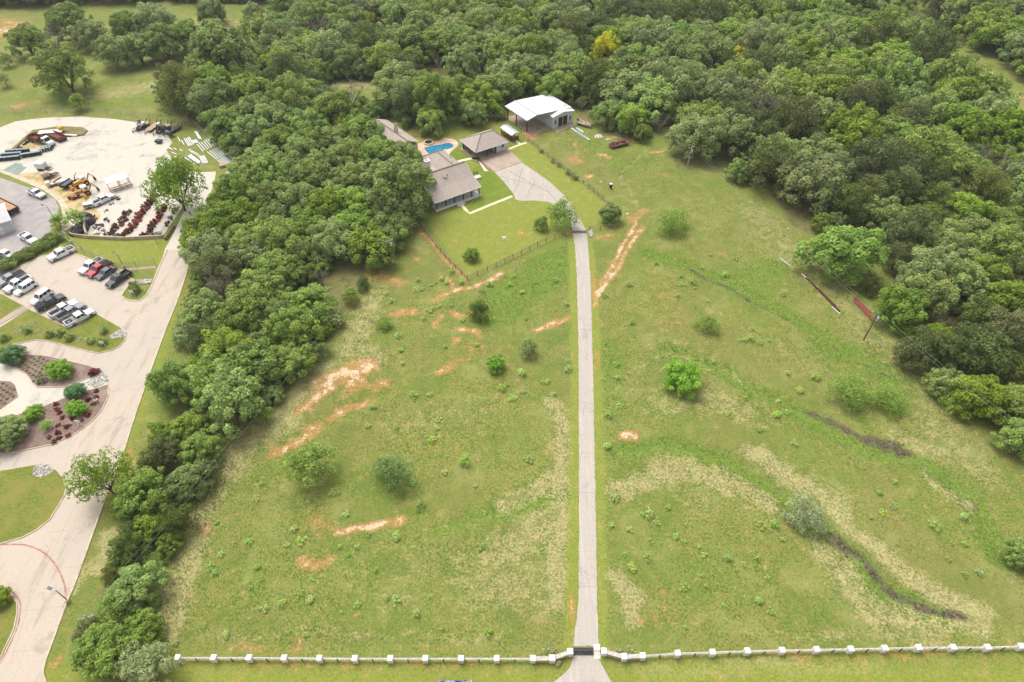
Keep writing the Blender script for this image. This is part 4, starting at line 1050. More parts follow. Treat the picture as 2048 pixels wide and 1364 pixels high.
P0 = pickup('', cargo=False)
P1 = pickup('', cargo=True)
P2 = pickup('', cover=BEDL)
S0 = car('suv', 'suv', '', 4.9, 1.8, -2.3, 1.15, .7, .35, zb=1.05, rows=3)
C0 = car('sedan', 'car', '', 4.7, 1.45, -1.9, 1.0, .85, .75)
VG = 'vehicles in the car park'
VEH = [
 (P1, WH, (104, 522), (147, 502), 'white crew cab pickup parked alone at the top of the car park near the hedge'),
 (P1, WH, (167, 549), (203, 524), 'white pickup beside the red pickup'),
 (P2, RD, (184, 554.5), (219, 531), 'bright red pickup in the upper row of the car park'),
 (C0, DG, (201, 558), (225, 542), 'dark grey car beside the red pickup'),
 (P0, BK, (226, 572), (254, 552.5), 'black pickup with open bed, nearest the curbed grass corner'),
 (P2, GR, (5, 573), (45, 552), 'grey pickup at the left edge of the car park'),
 (P0, WH, (22, 583), (56, 563), 'white pickup between the grey pickup and a white suv'),
 (S0, WH, (40, 589), (68, 572), 'white suv at the right end of the three vehicles by the left edge'),
 (S0, WH, (71, 609), (101, 588), 'white suv beside the black pickup in the lower row'),
 (P2, BK, (123, 600), (85, 619), 'black pickup nosed outward in the lower row of the car park'),
 (P0, WH, (152, 611), (109, 634), 'white pickup left of the dark grey pickup in the lower row'),
 (P0, GR, (166, 616), (124, 641), 'dark grey pickup between two white ones in the lower row'),
 (P1, WH, (181, 630), (144, 650), 'white pickup with cargo at the right end of the lower row'),
 (P1, WH, (94, 399), (58, 384), 'white work truck on the grey lot by the curved concrete strip'),
 (P0, WH, (71, 488), (49, 475), 'white pickup on the grey lot beside the hedge'),
 (C0, WH, (31, 517), (3, 508), 'white car on the grey lot at the left edge beside the hedge'),
 (C0, BK, (10, 530), (-14, 518), 'dark car cut off by the left edge below the white car'),
 (P0, WH, (225, 396), (192, 412), 'white pickup in the gravel yard below the yellow machines'),
]
seen = set()
for proto, colr, f, r, lb in VEH:
    if proto.name in seen: e = dup(proto)
    else: e = proto; seen.add(proto.name)
    e['label'] = lb; e['group'] = VG if f[1] > 500 and r[0] > 4 and 'grey lot' not in lb and 'cut off' not in lb else 'vehicles on the grey lot and in the yard'
    recolour(e, colr); aim(e, f, r)
e = dup(C0, label='blue car on the verge cut off by the bottom edge of the photo'); e['group'] = 'vehicles on the grey lot and in the yard'
recolour(e, srgb(50, 84, 140)); aim(e, (948, 1379), (868, 1380))
# ---------------------------------------------------------------- yard machinery
RUST = mat('rusty_steel', srgb(126, 72, 54), srgb(88, 50, 40), 3, .9)
RUSTD = mat('dark_rust', srgb(96, 52, 44), srgb(66, 38, 34), 5, .9)
YEL = mat('machine_yellow', srgb(206, 150, 40), srgb(176, 124, 34), 2.5, .6)
OCH = mat('faded_ochre', srgb(186, 132, 66), srgb(150, 100, 50), 2.5, .7)
BLK = mat('black_steel', srgb(56, 56, 62), srgb(38, 38, 44), 2, .6)
WHT = mat('machine_white', srgb(218, 216, 210), srgb(196, 192, 186), 2, .5)
TEAL = mat('dark_green_plastic', srgb(50, 70, 66), srgb(36, 52, 50), 3, .6)
PALEG = mat('pale_green_pipe', srgb(186, 204, 192), srgb(164, 184, 172), 2, .5)
PVC = mat('white_pipe', srgb(224, 224, 224), srgb(200, 200, 202), 1, .45)
TAN = mat('tan_steel', srgb(196, 176, 156), srgb(172, 146, 126), 2, .6)
WOODP = mat('pale_planks', srgb(182, 154, 128), srgb(150, 124, 102), 4, .85)
def base(name, label, cat, a, b, group=None):
    """an empty half way between two surveyed ground points, x axis from b to a"""
    f, r = Q(*a), Q(*b)
    e = thing(name, label, cat, ((f.x + r.x) / 2, (f.y + r.y) / 2, .012), math.atan2(f.y - r.y, f.x - r.x), group)
    return e, (f - r).length
def axle(e, xs, w, r):
    for x in xs:
        for s in (-1, 1):
            o = MB().tube((x, s * (w - .18), r), (x, s * w, r), r, r, 12).build('wheel', TYRE, e)
            MB().tube((x, s * w, r), (x, s * (w + .02), r), r * .5, r * .45, 8).build('rim', RIM, o)
# dump truck with rusty bed
e, L = base('dump_truck', 'old dump truck with a white cab and rusty bed near the looping track', 'truck', (108, 293), (66, 280))
h = L / 2
MB().box(-h, h - .2, -.5, .5, .6, .85).build('chassis', RUSTD, e)
m = MB(); m.box(-h, .2, -1.2, 1.2, 1.0, 1.1); m.box(-h, .2, -1.2, -1.1, 1.1, 1.9); m.box(-h, .2, 1.1, 1.2, 1.1, 1.9); m.box(.1, .2, -1.1, 1.1, 1.1, 2.1)
m.build('dump_bed', RUST, e)
MB().box(-h - .08, -h - .005, -1.15, 1.15, 1.05, 1.85).build('tailgate', RUST, e)
MB().hexa([(h - 1.7, -1.0, .7), (h, -.95, .7), (h, .95, .7), (h - 1.7, 1.0, .7), (h - 1.7, -1.0, 1.45), (h - .1, -.85, 1.3), (h - .1, .85, 1.3), (h - 1.7, 1.0, 1.45)]).build('bonnet', WHT, e)
for o in e.children: pass
cabin(e, h - 3.1, h - 1.5, 1.05, 1.2, 2.5, .35, .1, 1); recolour(e, WH)
axle(e, (h - 1.0, -h + 1.2), 1.1, .5); lights(e, h, -h, .9, .9)
e, L = base('dump_bed', 'loose rusty dump bed beside the white cabbed dump truck', 'truck bed', (128, 283), (103, 272))
h = L / 2; m = MB(); m.box(-h, h, -1.3, 1.3, .5, .6); m.box(-h, h, -1.3, -1.2, .6, 1.5); m.box(-h, h, 1.2, 1.3, .6, 1.5); m.box(h - .1, h, -1.2, 1.2, .6, 1.5); m.build('bed', RUST, e)
for x in (-h + .3, h - .5): MB().box(x, x + .2, -1.2, 1.2, 0, .5).build('leg', RUSTD, e)
# white flat trailer and yellow box on the bank
e, L = base('flat_trailer', 'long white flat trailer parked against the weedy bank', 'trailer', (128, 266), (80, 270))
h = L / 2; MB().box(-h, h, -1.1, 1.1, .7, .9).build('deck', WHT, e); MB().bar((h, 0, .6), (h + 1.2, 0, .5), .15, .15).build('tow_bar', BLK, e); axle(e, (-h + 1.2, -h + 2.2), 1.0, .4)
e, L = base('concrete_beam', 'long pale beam lying right of the white flat trailer', 'beam', (155, 273), (130, 272)); MB().box(-L / 2, L / 2, -.3, .3, 0, .5).build('beam', PVC, e)
e, L = base('yellow_tank', 'small yellow tank on the weedy bank', 'tank', (128, 264), (122, 264)); MB().lathe((0, 0, .35), [(.7, 0), (.75, .2), (.75, 1.3), (.4, 1.6)], 12).build('tank_body', mat('signal_yellow', srgb(226, 176, 30), srgb(206, 156, 26), 2, .5), e)
# rows of dark green utility bins with pale lids
bin0 = thing('utility_bin', '', 'bin', (0, 0, 0)); MB().box(-.24, .24, -.45, .45, 0, 1.05, 0, .05, .06).build('bin_body', TEAL, bin0); MB().box(-.25, .25, -.47, .47, 1.05, 1.14).build('lid', mat('bin_lid', srgb(150, 160, 162), srgb(116, 128, 132), 2, .5), bin0)
rows_ = [((2, 322), (40, 318), 9, 'front row of dark green bins at the left edge'), ((6, 314), (44, 311), 9, 'second row of dark green bins'), ((16, 307), (58, 304), 9, 'third row of dark green bins, nearest the bank'), ((46, 315), (82, 309), 9, 'row of dark green bins continuing to the right'), ((82, 305), (103, 300), 5, 'end block of dark green bins nearest the open gravel')]
first = True
for a, b, n, lb in rows_:
    A_, B_ = Q(*a), Q(*b); rz = math.atan2(B_.y - A_.y, B_.x - A_.x)
    for k in range(n):
        for j in range(2 if 'end block' in lb else 1):
            p = A_.lerp(B_, k / (n - 1)) + Vector((-.2 * j, 1.3 * j, .012))
            t_ = bin0 if first else dup(bin0); first = False
            t_.location = p; t_.rotation_euler = (0, 0, rz + random.uniform(-.3, .3))
            t_['label'] = ('left end bin of the ' if k == 0 and j == 0 else 'right end bin of the ' if k == n - 1 and j == 0 else 'bin inside the ') + lb; t_['group'] = lb
# pipes: one pipe is one thing
def pipes(start, end, off, n, r, material, name, label, group, jit=.25):
    a, b = Q(*start), Q(*end)
    o_ = Q(start[0] + off[0], start[1] + off[1]) - a
    p0 = None
    me = MB().tube((-.5, 0, r), (.5, 0, r), r, r, 8).mesh(name, material)
    for k in range(n):
        s = random.uniform(-jit, jit)
        d = (b - a).normalized()
        c = a.lerp(b, .5) + o_ * k + d * s
        o = link(name, me)
        o.location = (c.x, c.y, .012); o.scale = ((b - a).length, 1, 1)
        o.rotation_euler = (0, 0, math.atan2(d.y, d.x) + random.uniform(-.02, .02))
        tag(o, ('outermost left ' if k == 0 else 'outermost right ' if k == n - 1 else 'inner ') + label if n > 2 else ('upper ' if k == 0 else 'lower ') + label, 'pipe', group)
D = lambda x, y: (250 + x / 8.904, 220 + y / 8.904)
PV = [((1060, 515), (1140, 655), (29, -8), 4, 'pipe of the white bundle nearest the bush'), ((1250, 395), (1330, 530), (17, 0), 3, 'pipe of the white bundle by the fence top'), ((1205, 545), (1240, 600), (22, -3), 4, 'short pipe below the fence top bundle'), ((1290, 620), (1400, 755), (38, -20), 7, 'pipe of the wide white bundle along the fence'), ((1480, 760), (1650, 900), (38, -18), 6, 'pipe of the second wide bundle along the fence'), ((1130, 830), (1310, 965), (14, -9), 4, 'pipe of the slanting bundle above the yard tree'), ((1075, 860), (1255, 972), (8, 6), 2, 'loose white pipe at the track edge'), ((1330, 835), (1400, 970), (26, -6), 4, 'pipe of the bundle above the gravel lane'), ((1700, 1260), (1850, 1085), (32, 10), 4, 'pipe of the white bundle nearest the lane'), ((1150, 715), (1330, 810), (25, 38), 2, 'single white pipe in the weeds'), ((1660, 915), (1800, 1010), (30, -18), 5, 'pipe of the bundle behind the tan pallet'), ((940, 490), (990, 570), (70, 60), 2, 'short white pipe among the yard weeds'), ((900, 840), (980, 880), (-60, -80), 3, 'small pale pipe among the yard weeds'), ((780, 670), (830, 700), (100, 20), 3, 'tiny pale pipe at the gravel edge')]
for a, b, o, n, lb in PV: pipes(D(*a), D(*b), (o[0] / 8.904, o[1] / 8.904), n, .15, PVC, 'white_pipe', lb, lb + 's')
A2 = lambda x, y: (x / 10.24, 240 + y / 10.24)
pipes(A2(90, 1030), A2(350, 880), (3.4, 1.4), 4, .15, PALEG, 'pale_green_pipe', 'pipe of the pale green bundle at the left', 'pale green pipes left bundle')
pipes(A2(230, 1080), A2(430, 930), (3.4, 1.4), 4, .15, PALEG, 'pale_green_pipe', 'pipe of the pale green bundle on the right', 'pale green pipes right bundle')
C3 = lambda x, y: (180 + x / 10.24, 370 + y / 10.24)
pipes(C3(1540, 1120), C3(1720, 850), (.9, .5), 5, .12, RUSTD, 'rusty_bar', 'rusty bar lying outside the yard corner fence', 'rusty bars outside the fence')
e, L = base('tan_pallet_stack', 'tan pallet stack among the white pipes', 'pallet', D(1690, 1020), D(1820, 990)); MB().box(-L / 2, L / 2, -.8, .8, .14, .7).build('boards', WOODP, e); [MB().box(-L / 2, L / 2, y - .08, y + .08, 0, .138).build('runner', WOODP, e) for y in (-.7, 0, .7)]
# equipment trailers at the top of the yard
def yard_trailer(label, a, b, deck, load=None):
    e, L = base('equipment_trailer', label, 'trailer', a, b)
    h = L / 2
    MB().box(-h, h - 1.2, -1.0, 1.0, .62, .78).build('deck', deck, e)
    m = MB()
    for s in (-1, 1): m.bar((-h, s * 1.06, .6), (h - 1.2, s * 1.06, .6), .1, .2); m.bar((h - 1.2, s * 1.0, .6), (h, 0, .55), .1, .14)
    m.build('frame', BLK, e)
    MB().box(h - .1, h + .1, -.1, .1, .1, .7).build('hitch', BLK, e)
    axle(e, (-.4, -1.25), 1.25, .36)
    for s in (-1, 1): MB().bar((-h, s * .7, .7), (-h - .7, s * .7, 1.5), .3, .06).build('ramp', BLK, e)
    return e, h
def excavator(label, at, rz, body, cab):
    e = thing('mini_excavator', label, 'excavator', at, rz)
    for s in (-1, 1): MB().hexa([(-.9, s * .75 - .2, 0), (.9, s * .75 - .2, 0), (.9, s * .75 + .2, 0), (-.9, s * .75 + .2, 0), (-1.1, s * .75 - .2, .4), (1.1, s * .75 - .2, .4), (1.1, s * .75 + .2, .4), (-1.1, s * .75 + .2, .4)]).build('track', BLK, e)
    MB().box(-1.1, .7, -.8, .8, .45, 1.1).build('body', body, e)
    c = MB().box(-.4, .6, -.75, .1, 1.1, 2.2, 0, .05, .05).build('cab', cab, e)
    MB().box(-.3, .5, -.78, -.755, 1.4, 2.0).build('window', SHADEG, c)
    b1 = MB().bar((.6, .4, .9), (1.7, .4, 2.4), .25, .3).build('boom', body, e)
    MB().bar((1.7, .4, 2.4), (2.5, .4, 1.0), .2, .24).build('stick', body, b1)
    MB().hexa([(2.3, .1, .3), (2.9, .1, .35), (2.9, .7, .35), (2.3, .7, .3), (2.4, .1, 1.0), (2.7, .1, .9), (2.7, .7, .9), (2.4, .7, 1.0)]).build('bucket', BLK, b1)
    return e
e, h = yard_trailer('first equipment trailer at the top of the yard, carrying a white machine', D(150, 410), D(420, 250), WOODP)
excavator('white and teal machine on the first trailer at the top of the yard', Q(*D(300, 290), .8) , e.rotation_euler.z + .2, WHT, mat('teal_cab', srgb(70, 110, 120), None, 2, .4))
yard_trailer('empty plank decked trailer at the top of the yard', D(370, 435), D(610, 265), WOODP)
e, h = yard_trailer('third trailer at the top of the yard, carrying a small excavator', D(515, 460), D(800, 290), WOODP)
excavator('small excavator on the third trailer at the top of the yard', Q(*D(660, 350), .8), e.rotation_euler.z + .1, BLK, WHT)
yard_trailer('fourth dark trailer at the top of the yard beside the weeds', D(690, 470), D(985, 320), BLK)
excavator('dark excavator on the fourth trailer at the top of the yard', Q(*D(800, 420), .8), 2.6, BUMP, BLK)
e, L = base('cart', 'small dark cart standing alone below the trailers', 'cart', D(560, 580), D(665, 590)); MB().box(-L / 2, L / 2, -.7, .7, .4, .9).build('cart_body', BLK, e); MB().bar((L / 2, 0, .5), (L / 2 + .7, 0, .4), .1, .1).build('tow_bar', WHT, e); axle(e, (0,), .85, .35)
# machines along the lower left side of the yard
Bp = lambda x, y: (70 + x / 10.24, 310 + y / 10.24)
e, L = base('tank_trailer', 'pale tank trailer on a rusty frame left of the yellow machines', 'trailer', Bp(440, 420), Bp(180, 510)); h = L / 2
MB().tube((-h, 0, 1.3), (.2, 0, 1.3), .85, .85, 14).build('tank', TAN, e)
m = MB(); [m.bar((-h, s * .6, .55), (h, s * .6, .55), .12, .2) for s in (-1, 1)]; m.bar((h, -.6, .55), (h + 1, 0, .5), .1, .14); m.bar((h, .6, .55), (h + 1, 0, .5), .1, .14); m.build('frame', RUSTD, e)
for x in (.8, 1.4, 2.0): MB().tube((x, -.5, .7), (x, .5, .7), .22, n=8).build('reel', RUST, e)
axle(e, (-h + 1.4, -h + 2.3), 1.0, .4)
e, L = base('box_trailer', 'white box trailer with a dark hitch beside the pale green pipes', 'trailer', Bp(330, 300), Bp(90, 290)); h = L / 2
MB().box(-h, h * .35, -1.0, 1.0, .6, 2.2).build('box', WHT, e); MB().box(h * .35 + .01, h, -.6, .6, .55, .7).build('deck', TEAL, e); axle(e, (-.3, -1.1), 1.1, .38); MB().bar((h, 0, .6), (h + 1, 0, .5), .12, .12).build('tow_bar', BLK, e)
e, L = base('boom_trailer', 'white trailer mounted boom machine left of the black dump trailer', 'machine', Bp(600, 560), Bp(260, 660)); h = L / 2
MB().box(-h, h, -.6, .6, .5, .7).build('frame', WHT, e); MB().box(-h, -h + 1.0, -.7, .7, .7, 1.5).build('engine_box', WHT, e)
b1 = MB().bar((-.4, 0, .8), (h, 0, 1.7), .25, .3).build('boom', BUMP, e); MB().bar((h, 0, 1.7), (h - 1.6, .2, 1.2), .2, .24).build('boom_tip', BUMP, b1); axle(e, (0, -1.0), .9, .38)
e, L = base('dump_trailer', 'black dump trailer left of the yellow backhoe', 'trailer', Bp(860, 540), Bp(590, 720)); h = L / 2
m = MB(); m.box(-h, h - .8, -1.0, 1.0, .6, .7); m.box(-h, h - .8, -1.05, -.98, .7, 1.4); m.box(-h, h - .8, .98, 1.05, .7, 1.4); m.box(-h, -h + .08, -.97, .97, .7, 1.4); m.build('bed', BLK, e)
MB().box(-h + .3, h - 1.2, -.8, .8, .71, 1.2).build('load', mat('grey_load', srgb(96, 98, 106), srgb(70, 72, 80), 2, .8), e)
MB().bar((h - .8, 0, .55), (h + .8, 0, .5), .15, .15).build('tow_bar', BLK, e); m = MB(); m.bar((h - .9, -.4, .7), (h - .2, -.4, 1.9), .12, .12); m.bar((h - .2, -.4, 1.9), (h + 1.2, .2, 2.0), .12, .12); m.build('crane_arm', BLK, e); axle(e, (-.4, -1.2), 1.15, .38)
def backhoe(label, a, b, paint_, roofc):
    e, L = base('backhoe', label, 'backhoe', a, b); h = 2.6
    MB().box(.2, 2.0, -.55, .55, .8, 1.6, 0, .1, .08).build('bonnet', paint_, e)
    MB().box(-1.6, .2, -.8, .8, .7, 1.15).build('chassis', paint_, e)
    c = MB().box(-1.3, .2, -.75, .75, 2.35, 2.5).build('canopy', roofc, e)
    for x in (-1.2, .1):
        for y in (-.68, .68): MB().box(x - .05, x + .05, y - .05, y + .05, 1.15, 2.35).build('canopy_post', BLK, c)
    for s in (-1, 1):
        for x, r in ((1.5, .45), (-.9, .68)):
            w = MB().tube((x, s * .7, r), (x, s * 1.05, r), r, r, 14).build('wheel', TYRE, e); MB().tube((x, s * 1.05, r), (x, s * 1.07, r), r * .5, r * .45, 8).build('rim', paint_, w)
    l = MB(); [l.bar((.4, s * .6, 1.2), (2.8, s * .6, .8), .12, .2) for s in (-1, 1)]; lo = l.build('loader_arm', paint_, e)
    MB().hexa([(2.7, -1.1, .1), (3.5, -1.1, .1), (3.5, 1.1, .1), (2.7, 1.1, .1), (2.7, -1.1, .95), (2.95, -1.1, .95), (2.95, 1.1, .95), (2.7, 1.1, .95)]).build('loader_bucket', OCH, lo)
    b1 = MB().bar((-1.6, 0, 1.0), (-2.6, 0, 2.6), .22, .3).build('boom', paint_, e); MB().bar((-2.6, 0, 2.6), (-3.5, 0, 1.0), .18, .24).build('stick', paint_, b1)
    MB().hexa([(-3.8, -.3, .3), (-3.2, -.3, .2), (-3.2, .3, .2), (-3.8, .3, .3), (-3.6, -.3, 1.0), (-3.2, -.3, 1.0), (-3.2, .3, 1.0), (-3.6, .3, 1.0)]).build('bucket', BLK, b1)
    return e
backhoe('yellow backhoe with a white canopy, the upper of two', Bp(840, 680), Bp(1130, 560), YEL, WHT)
backhoe('faded ochre loader with a pale canopy, the lower of two', Bp(760, 890), Bp(1280, 740), OCH, WHT)
e, L = base('loader_bucket', 'loose rusty loader bucket below the ochre loader', 'bucket', Bp(690, 890), Bp(880, 900)); MB().hexa([(-1, -.6, 0), (1, -.6, 0), (1, .6, 0), (-1, .6, 0), (-1, .2, .9), (1, .2, .9), (1, .6, .9), (-1, .6, .9)]).build('bucket', RUST, e)
e, L = base('machine_part', 'yellow machine part standing by the ochre loader', 'machine part', Bp(1020, 890), Bp(1090, 890)); MB().box(-.4, .4, -.35, .35, 0, .9, 0, .1, .1).build('casting', YEL, e)
e, L = base('truck_cap', 'silver truck bed cap on the ground beside the white pickup in the yard', 'truck cap', Bp(1235, 1050), Bp(1010, 1090)); h = L / 2; MB().box(-h, h, -.85, .85, .5, 1.3, 0, .15, .12).build('shell', WHT, e); MB().box(-h + .4, h - .4, -.9, -.81, .75, 1.05).build('window', SHADEG, e); axle(e, (0,), .9, .3)
# white roofed stalls with red racks
for k, (a, b, lb) in enumerate((((221, 384), (243, 377.5), 'left of two white roofed sheds with red steel racks'), ((244, 377), (264, 370), 'right of two white roofed sheds with red steel racks'))):
    e, L = base('rack_shed', lb, 'shed', b, a); h = L / 2
    MB().sheet([(-h, -.1, 2.5), (h, -.1, 2.5), (h, 2.6, 2.9), (-h, 2.6, 2.9)], .08).build('roof', WHITE_ROOF, e)
    for x in (-h + .1, h - .1):
        for y in (0, 2.5): MB().box(x - .07, x + .07, y - .07, y + .07, 0, 2.5).build('post', RUST, e)
    for y in (-.0, -1.3):
        for z in (.4, 1.0): MB().bar((-h + .1, y, z), (h - .1, y, z), .1, .1).build('rack_rail', RUST, e)
    for x in (-h + .1, 0, h - .1): MB().bar((x, 0, 1.0), (x, -1.3, .4), .1, .1).build('rack_arm', RUST, e)
# rows of rusty red pipe fittings
def fitting_meshes():
    out = []
    for k in range(5):
        rr = random.Random(k); m = MB()
        m.tube((0, 0, 0), (0, 0, .75), .17, .15, 8); m.lathe((0, 0, .7), [(.22, 0), (.22, .08), (.12, .2), (.05, .26)], 8)
        m.tube((-.33, 0, .45), (.33, 0, .45), .11, .11, 7); m.tube((-.36, 0, .45), (-.30, 0, .45), .17, .17, 7); m.tube((.30, 0, .45), (.36, 0, .45), .17, .17, 7)
        m.tube((0, -.34, .45), (0, 0, .45), .12, .1, 7); m.lathe((0, 0, 0), [(.28, 0), (.28, .07)], 8)
        out.append((m, rr))
    return out
FIT = [m.mesh('pipe_fitting', mt) for (m, rr), mt in zip(fitting_meshes(), (RUSTD, RUST, mat('red_lead', srgb(150, 74, 58), srgb(116, 56, 46), 5, .85), RUSTD, BUMP))]
def fit_row(a, b, n, wide, label, palette, tilt=.5):
    A_, B_ = Q(*a), Q(*b); d = (B_ - A_).normalized(); s = Vector((-d.y, d.x, 0))
    for k in range(n):
        for j in range(wide):
            if random.random() < .08: continue
            p = A_.lerp(B_, (k + random.uniform(-.2, .2)) / max(1, n - 1)) + s * ((j - (wide - 1) / 2) * .85 + random.uniform(-.25, .25))
            o = link('pipe_fitting', FIT[random.choice(palette)])
            lying = random.random() < tilt
            o.location = (p.x, p.y, .2 if lying else .012); o.rotation_euler = (1.4 if lying else 0, 0, random.uniform(0, 6.3)); sc_ = random.uniform(1.0, 1.35); o.scale = (sc_, sc_, sc_)
            e_ = 'at the lower end ' if k < 2 else 'at the upper end ' if k > n - 3 else 'in the middle '
            tag(o, 'rusty pipe fitting ' + e_ + label, 'pipe fitting', 'pipe fittings ' + label)
fit_row(C3(430, 1030), C3(810, 530), 20, 2, 'of the shortest long row at the left', (0, 0, 4, 1), .6)
fit_row(C3(740, 1040), C3(1310, 260), 31, 2, 'of the middle long row', (0, 1, 2, 0), .5)
fit_row(C3(1160, 1040), C3(1540, 450), 24, 2, 'of the right hand long row', (0, 0, 0, 2), .4)
fit_row(C3(1590, 830), C3(1790, 480), 7, 1, 'of the thin row along the corner fence', (4, 0), .6)
fit_row(C3(1060, 1055), C3(1440, 1000), 9, 1, 'of the cross row by the retaining wall', (0, 4), .5)
fit_row(C3(1240, 235), C3(1400, 225), 4, 1, 'of the short pair beside the yard tree', (0, 1), .8)
# scrap scattered near the bunker
SCR = [(300, 720, 'dark'), (380, 745, 'dark'), (165, 830, 'dark'), (255, 840, 'dark'), (330, 540, 'grey'), (450, 400, 'grey'), (100, 880, 'grey'), (200, 900, 'grey'), (300, 930, 'grey'), (320, 1000, 'dark'), (170, 1000, 'tan'), (60, 1010, 'white'), (120, 700, 'rust'), (60, 660, 'rust'), (570, 1030, 'dark'), (630, 1030, 'dark'), (1060, 450, 'dark'), (545, 260, 'tan'), (580, 300, 'dark')]
SM = {'dark': BLK, 'grey': BUMP, 'tan': TAN, 'white': WHT, 'rust': RUST}
for i, (x, y, k) in enumerate(SCR):
    p = Q(*C3(x, y), .012); m = MB(); rr = random.Random(i)
    for _ in range(4):
        a_ = Vector((rr.uniform(-.6, .6), rr.uniform(-.6, .6), .08)); b_ = Vector((rr.uniform(-.6, .6), rr.uniform(-.6, .6), rr.uniform(.1, .6)))
        m.bar(a_, b_ + Vector((.05, 0, 0)), rr.uniform(.15, .4), rr.uniform(.1, .25))
    o = m.build('scrap_pile', SM[k]); o.location = p
    tag(o, '%s piece of yard scrap ' % {'dark': 'dark', 'grey': 'grey', 'tan': 'tan', 'white': 'white', 'rust': 'rusty'}[k] + ('beside the bunker' if x < 130 else 'close to the retaining wall' if y > 980 else 'between bunker and the first fitting row' if x < 420 and y > 600 else 'beside the white pickup in the yard' if y < 600 and x < 480 else 'near the racks' if x > 500 and y < 400 else 'by the middle fitting row'), 'scrap', 'scrap in the equipment yard')
for i in range(26):
    t_ = random.random(); p = Q(6 + 60 * t_ ** .8, 318 - 42 * t_ + random.uniform(-4, 3), .02); o = MB().lathe((0, 0, 0), [(.45, 0), (.5, .12), (.45, .28), (.2, .3)], 9).build('old_tyre', TYRE); o.location = p; o.rotation_euler = (random.uniform(-.3, .3), 0, 0)
    tag(o, 'dark old tyre lying on the slope of the weedy bank', 'tyre', 'old tyres on the weedy bank')
# metal building at the left edge with a loaded dump truck behind it
e = thing('metal_building', 'low grey metal building cut off by the left edge', 'building', Q(32, 459), 0)
rz = math.atan2((Q(15.6, 433, 5) - Q(-30, 447, 5)).y, (Q(15.6, 433, 5) - Q(-30, 447, 5)).x)
e.location = Q(36, 462); e.rotation_euler = (0, 0, rz)
MB().box(-22, -.4, .4, 9.6, 0, 3.2).build('wall', SIDING, e)
m = MB(); m.sheet([(-22.2, 0, 3.2), (0, 0, 3.2), (0, 5, 4.2), (-22.2, 5, 4.2)], .1); m.build('roof', mat('grey_roof', srgb(176, 172, 170), srgb(164, 160, 158), .6, .5), e)
m = MB(); m.sheet([(-22.2, 5, 4.2), (0, 5, 4.2), (0, 10, 3.2), (-22.2, 10, 3.2)], .1); m.build('roof', WHITE_ROOF, e)
m = MB(); m.bar((.05, 0, 3.15), (.05, 5, 4.15), .1, .25); m.bar((.05, 5, 4.15), (.05, 10, 3.15), .1, .25); m.build('gable_trim', WHITE, e)
door(e, -3.0, .4, 0, 1.0, 2.1, WHITE)
e, L = base('dump_truck', 'black dump truck with an orange tan load behind the grey metal building', 'truck', (34, 428), (-6, 408)); h = L / 2
m = MB(); m.box(-h, h - .1, -1.2, 1.2, .8, .9); m.box(-h, h, -1.25, -1.15, .9, 1.7); m.box(-h, h, 1.15, 1.25, .9, 1.7); m.box(h - .1, h, -1.14, 1.14, .9, 1.7); m.build('dump_bed', BLK, e)
MB().box(-h + .1, h - .2, -1.1, 1.1, .91, 1.35).build('load', mat('tan_load', srgb(190, 146, 114), srgb(160, 118, 90), 2, .9), e); axle(e, (h - 1, h - 2.1), 1.2, .5); lights(e, h, h + .02, 1.0, .6)
# ================================================================ fences, poles, pasture things
PILLAR = mat('white_pillar', srgb(226, 222, 214), srgb(204, 198, 188), 2.5, .7)
RAILM = mat('grey_white_rail', srgb(190, 184, 174), srgb(160, 152, 142), 3, .8)
POSTG = mat('dark_green_post', srgb(60, 72, 58), None, 3, .7)
STONE = mat('wall_stone', srgb(196, 168, 140), srgb(164, 134, 110), 3, .85)
PH = 1.25
def pillar_at(p, parent, s=.34, h=PH):
    o = parent.location
    x, y = p.x - o.x, p.y - o.y
    b = MB().box(x - s, x + s, y - s, y + s, 0, h - .12).build('pillar', PILLAR, parent)
    MB().box(x - s - .06, x + s + .06, y - s - .06, y + s + .06, h - .12, h, 0, .05, .05).build('pillar_cap', PILLAR, b)
def rail_fence(label, tops):
    P = [Q(a, b, PH) for a, b in tops]
    f = thing('pillared_fence', label, 'fence', (P[0].x, P[0].y, 0))
    for a, b in zip(P, P[1:]):
        d = (b - a).normalized() * .36; a2, b2 = a + d, b - d
        for z in (.95, .5): MB().bar((a2.x, a2.y, z), (b2.x, b2.y, z), .16, .09).build('rail', RAILM, f, f.location)
        c = (a + b) / 2 + Vector((0, -.13, 0))
        MB().box(c.x - .06, c.x + .06, c.y - .05, c.y + .03, 0, 1.1).build('post', POSTG, f, f.location)
    for p in P: pillar_at(p, f)
    return f
rail_fence('left half of the white pillared fence along the bottom of the pasture', [(354, 1314), (426, 1314), (497, 1314), (567.5, 1314.5), (638, 1315), (709, 1315.5), (780, 1315.5), (850.5, 1315.5), (922, 1315.5), (993.5, 1315.5), (1066, 1315.5)])
rail_fence('right half of the white pillared fence along the bottom of the pasture', [(1286, 1310), (1356, 1305), (1426, 1303), (1496, 1300.5), (1565.5, 1299), (1634.5, 1297.5), (1703, 1296.5), (1771, 1295), (1839, 1293.5), (1908, 1293), (1977, 1293), (2044, 1291), (2114, 1290)])
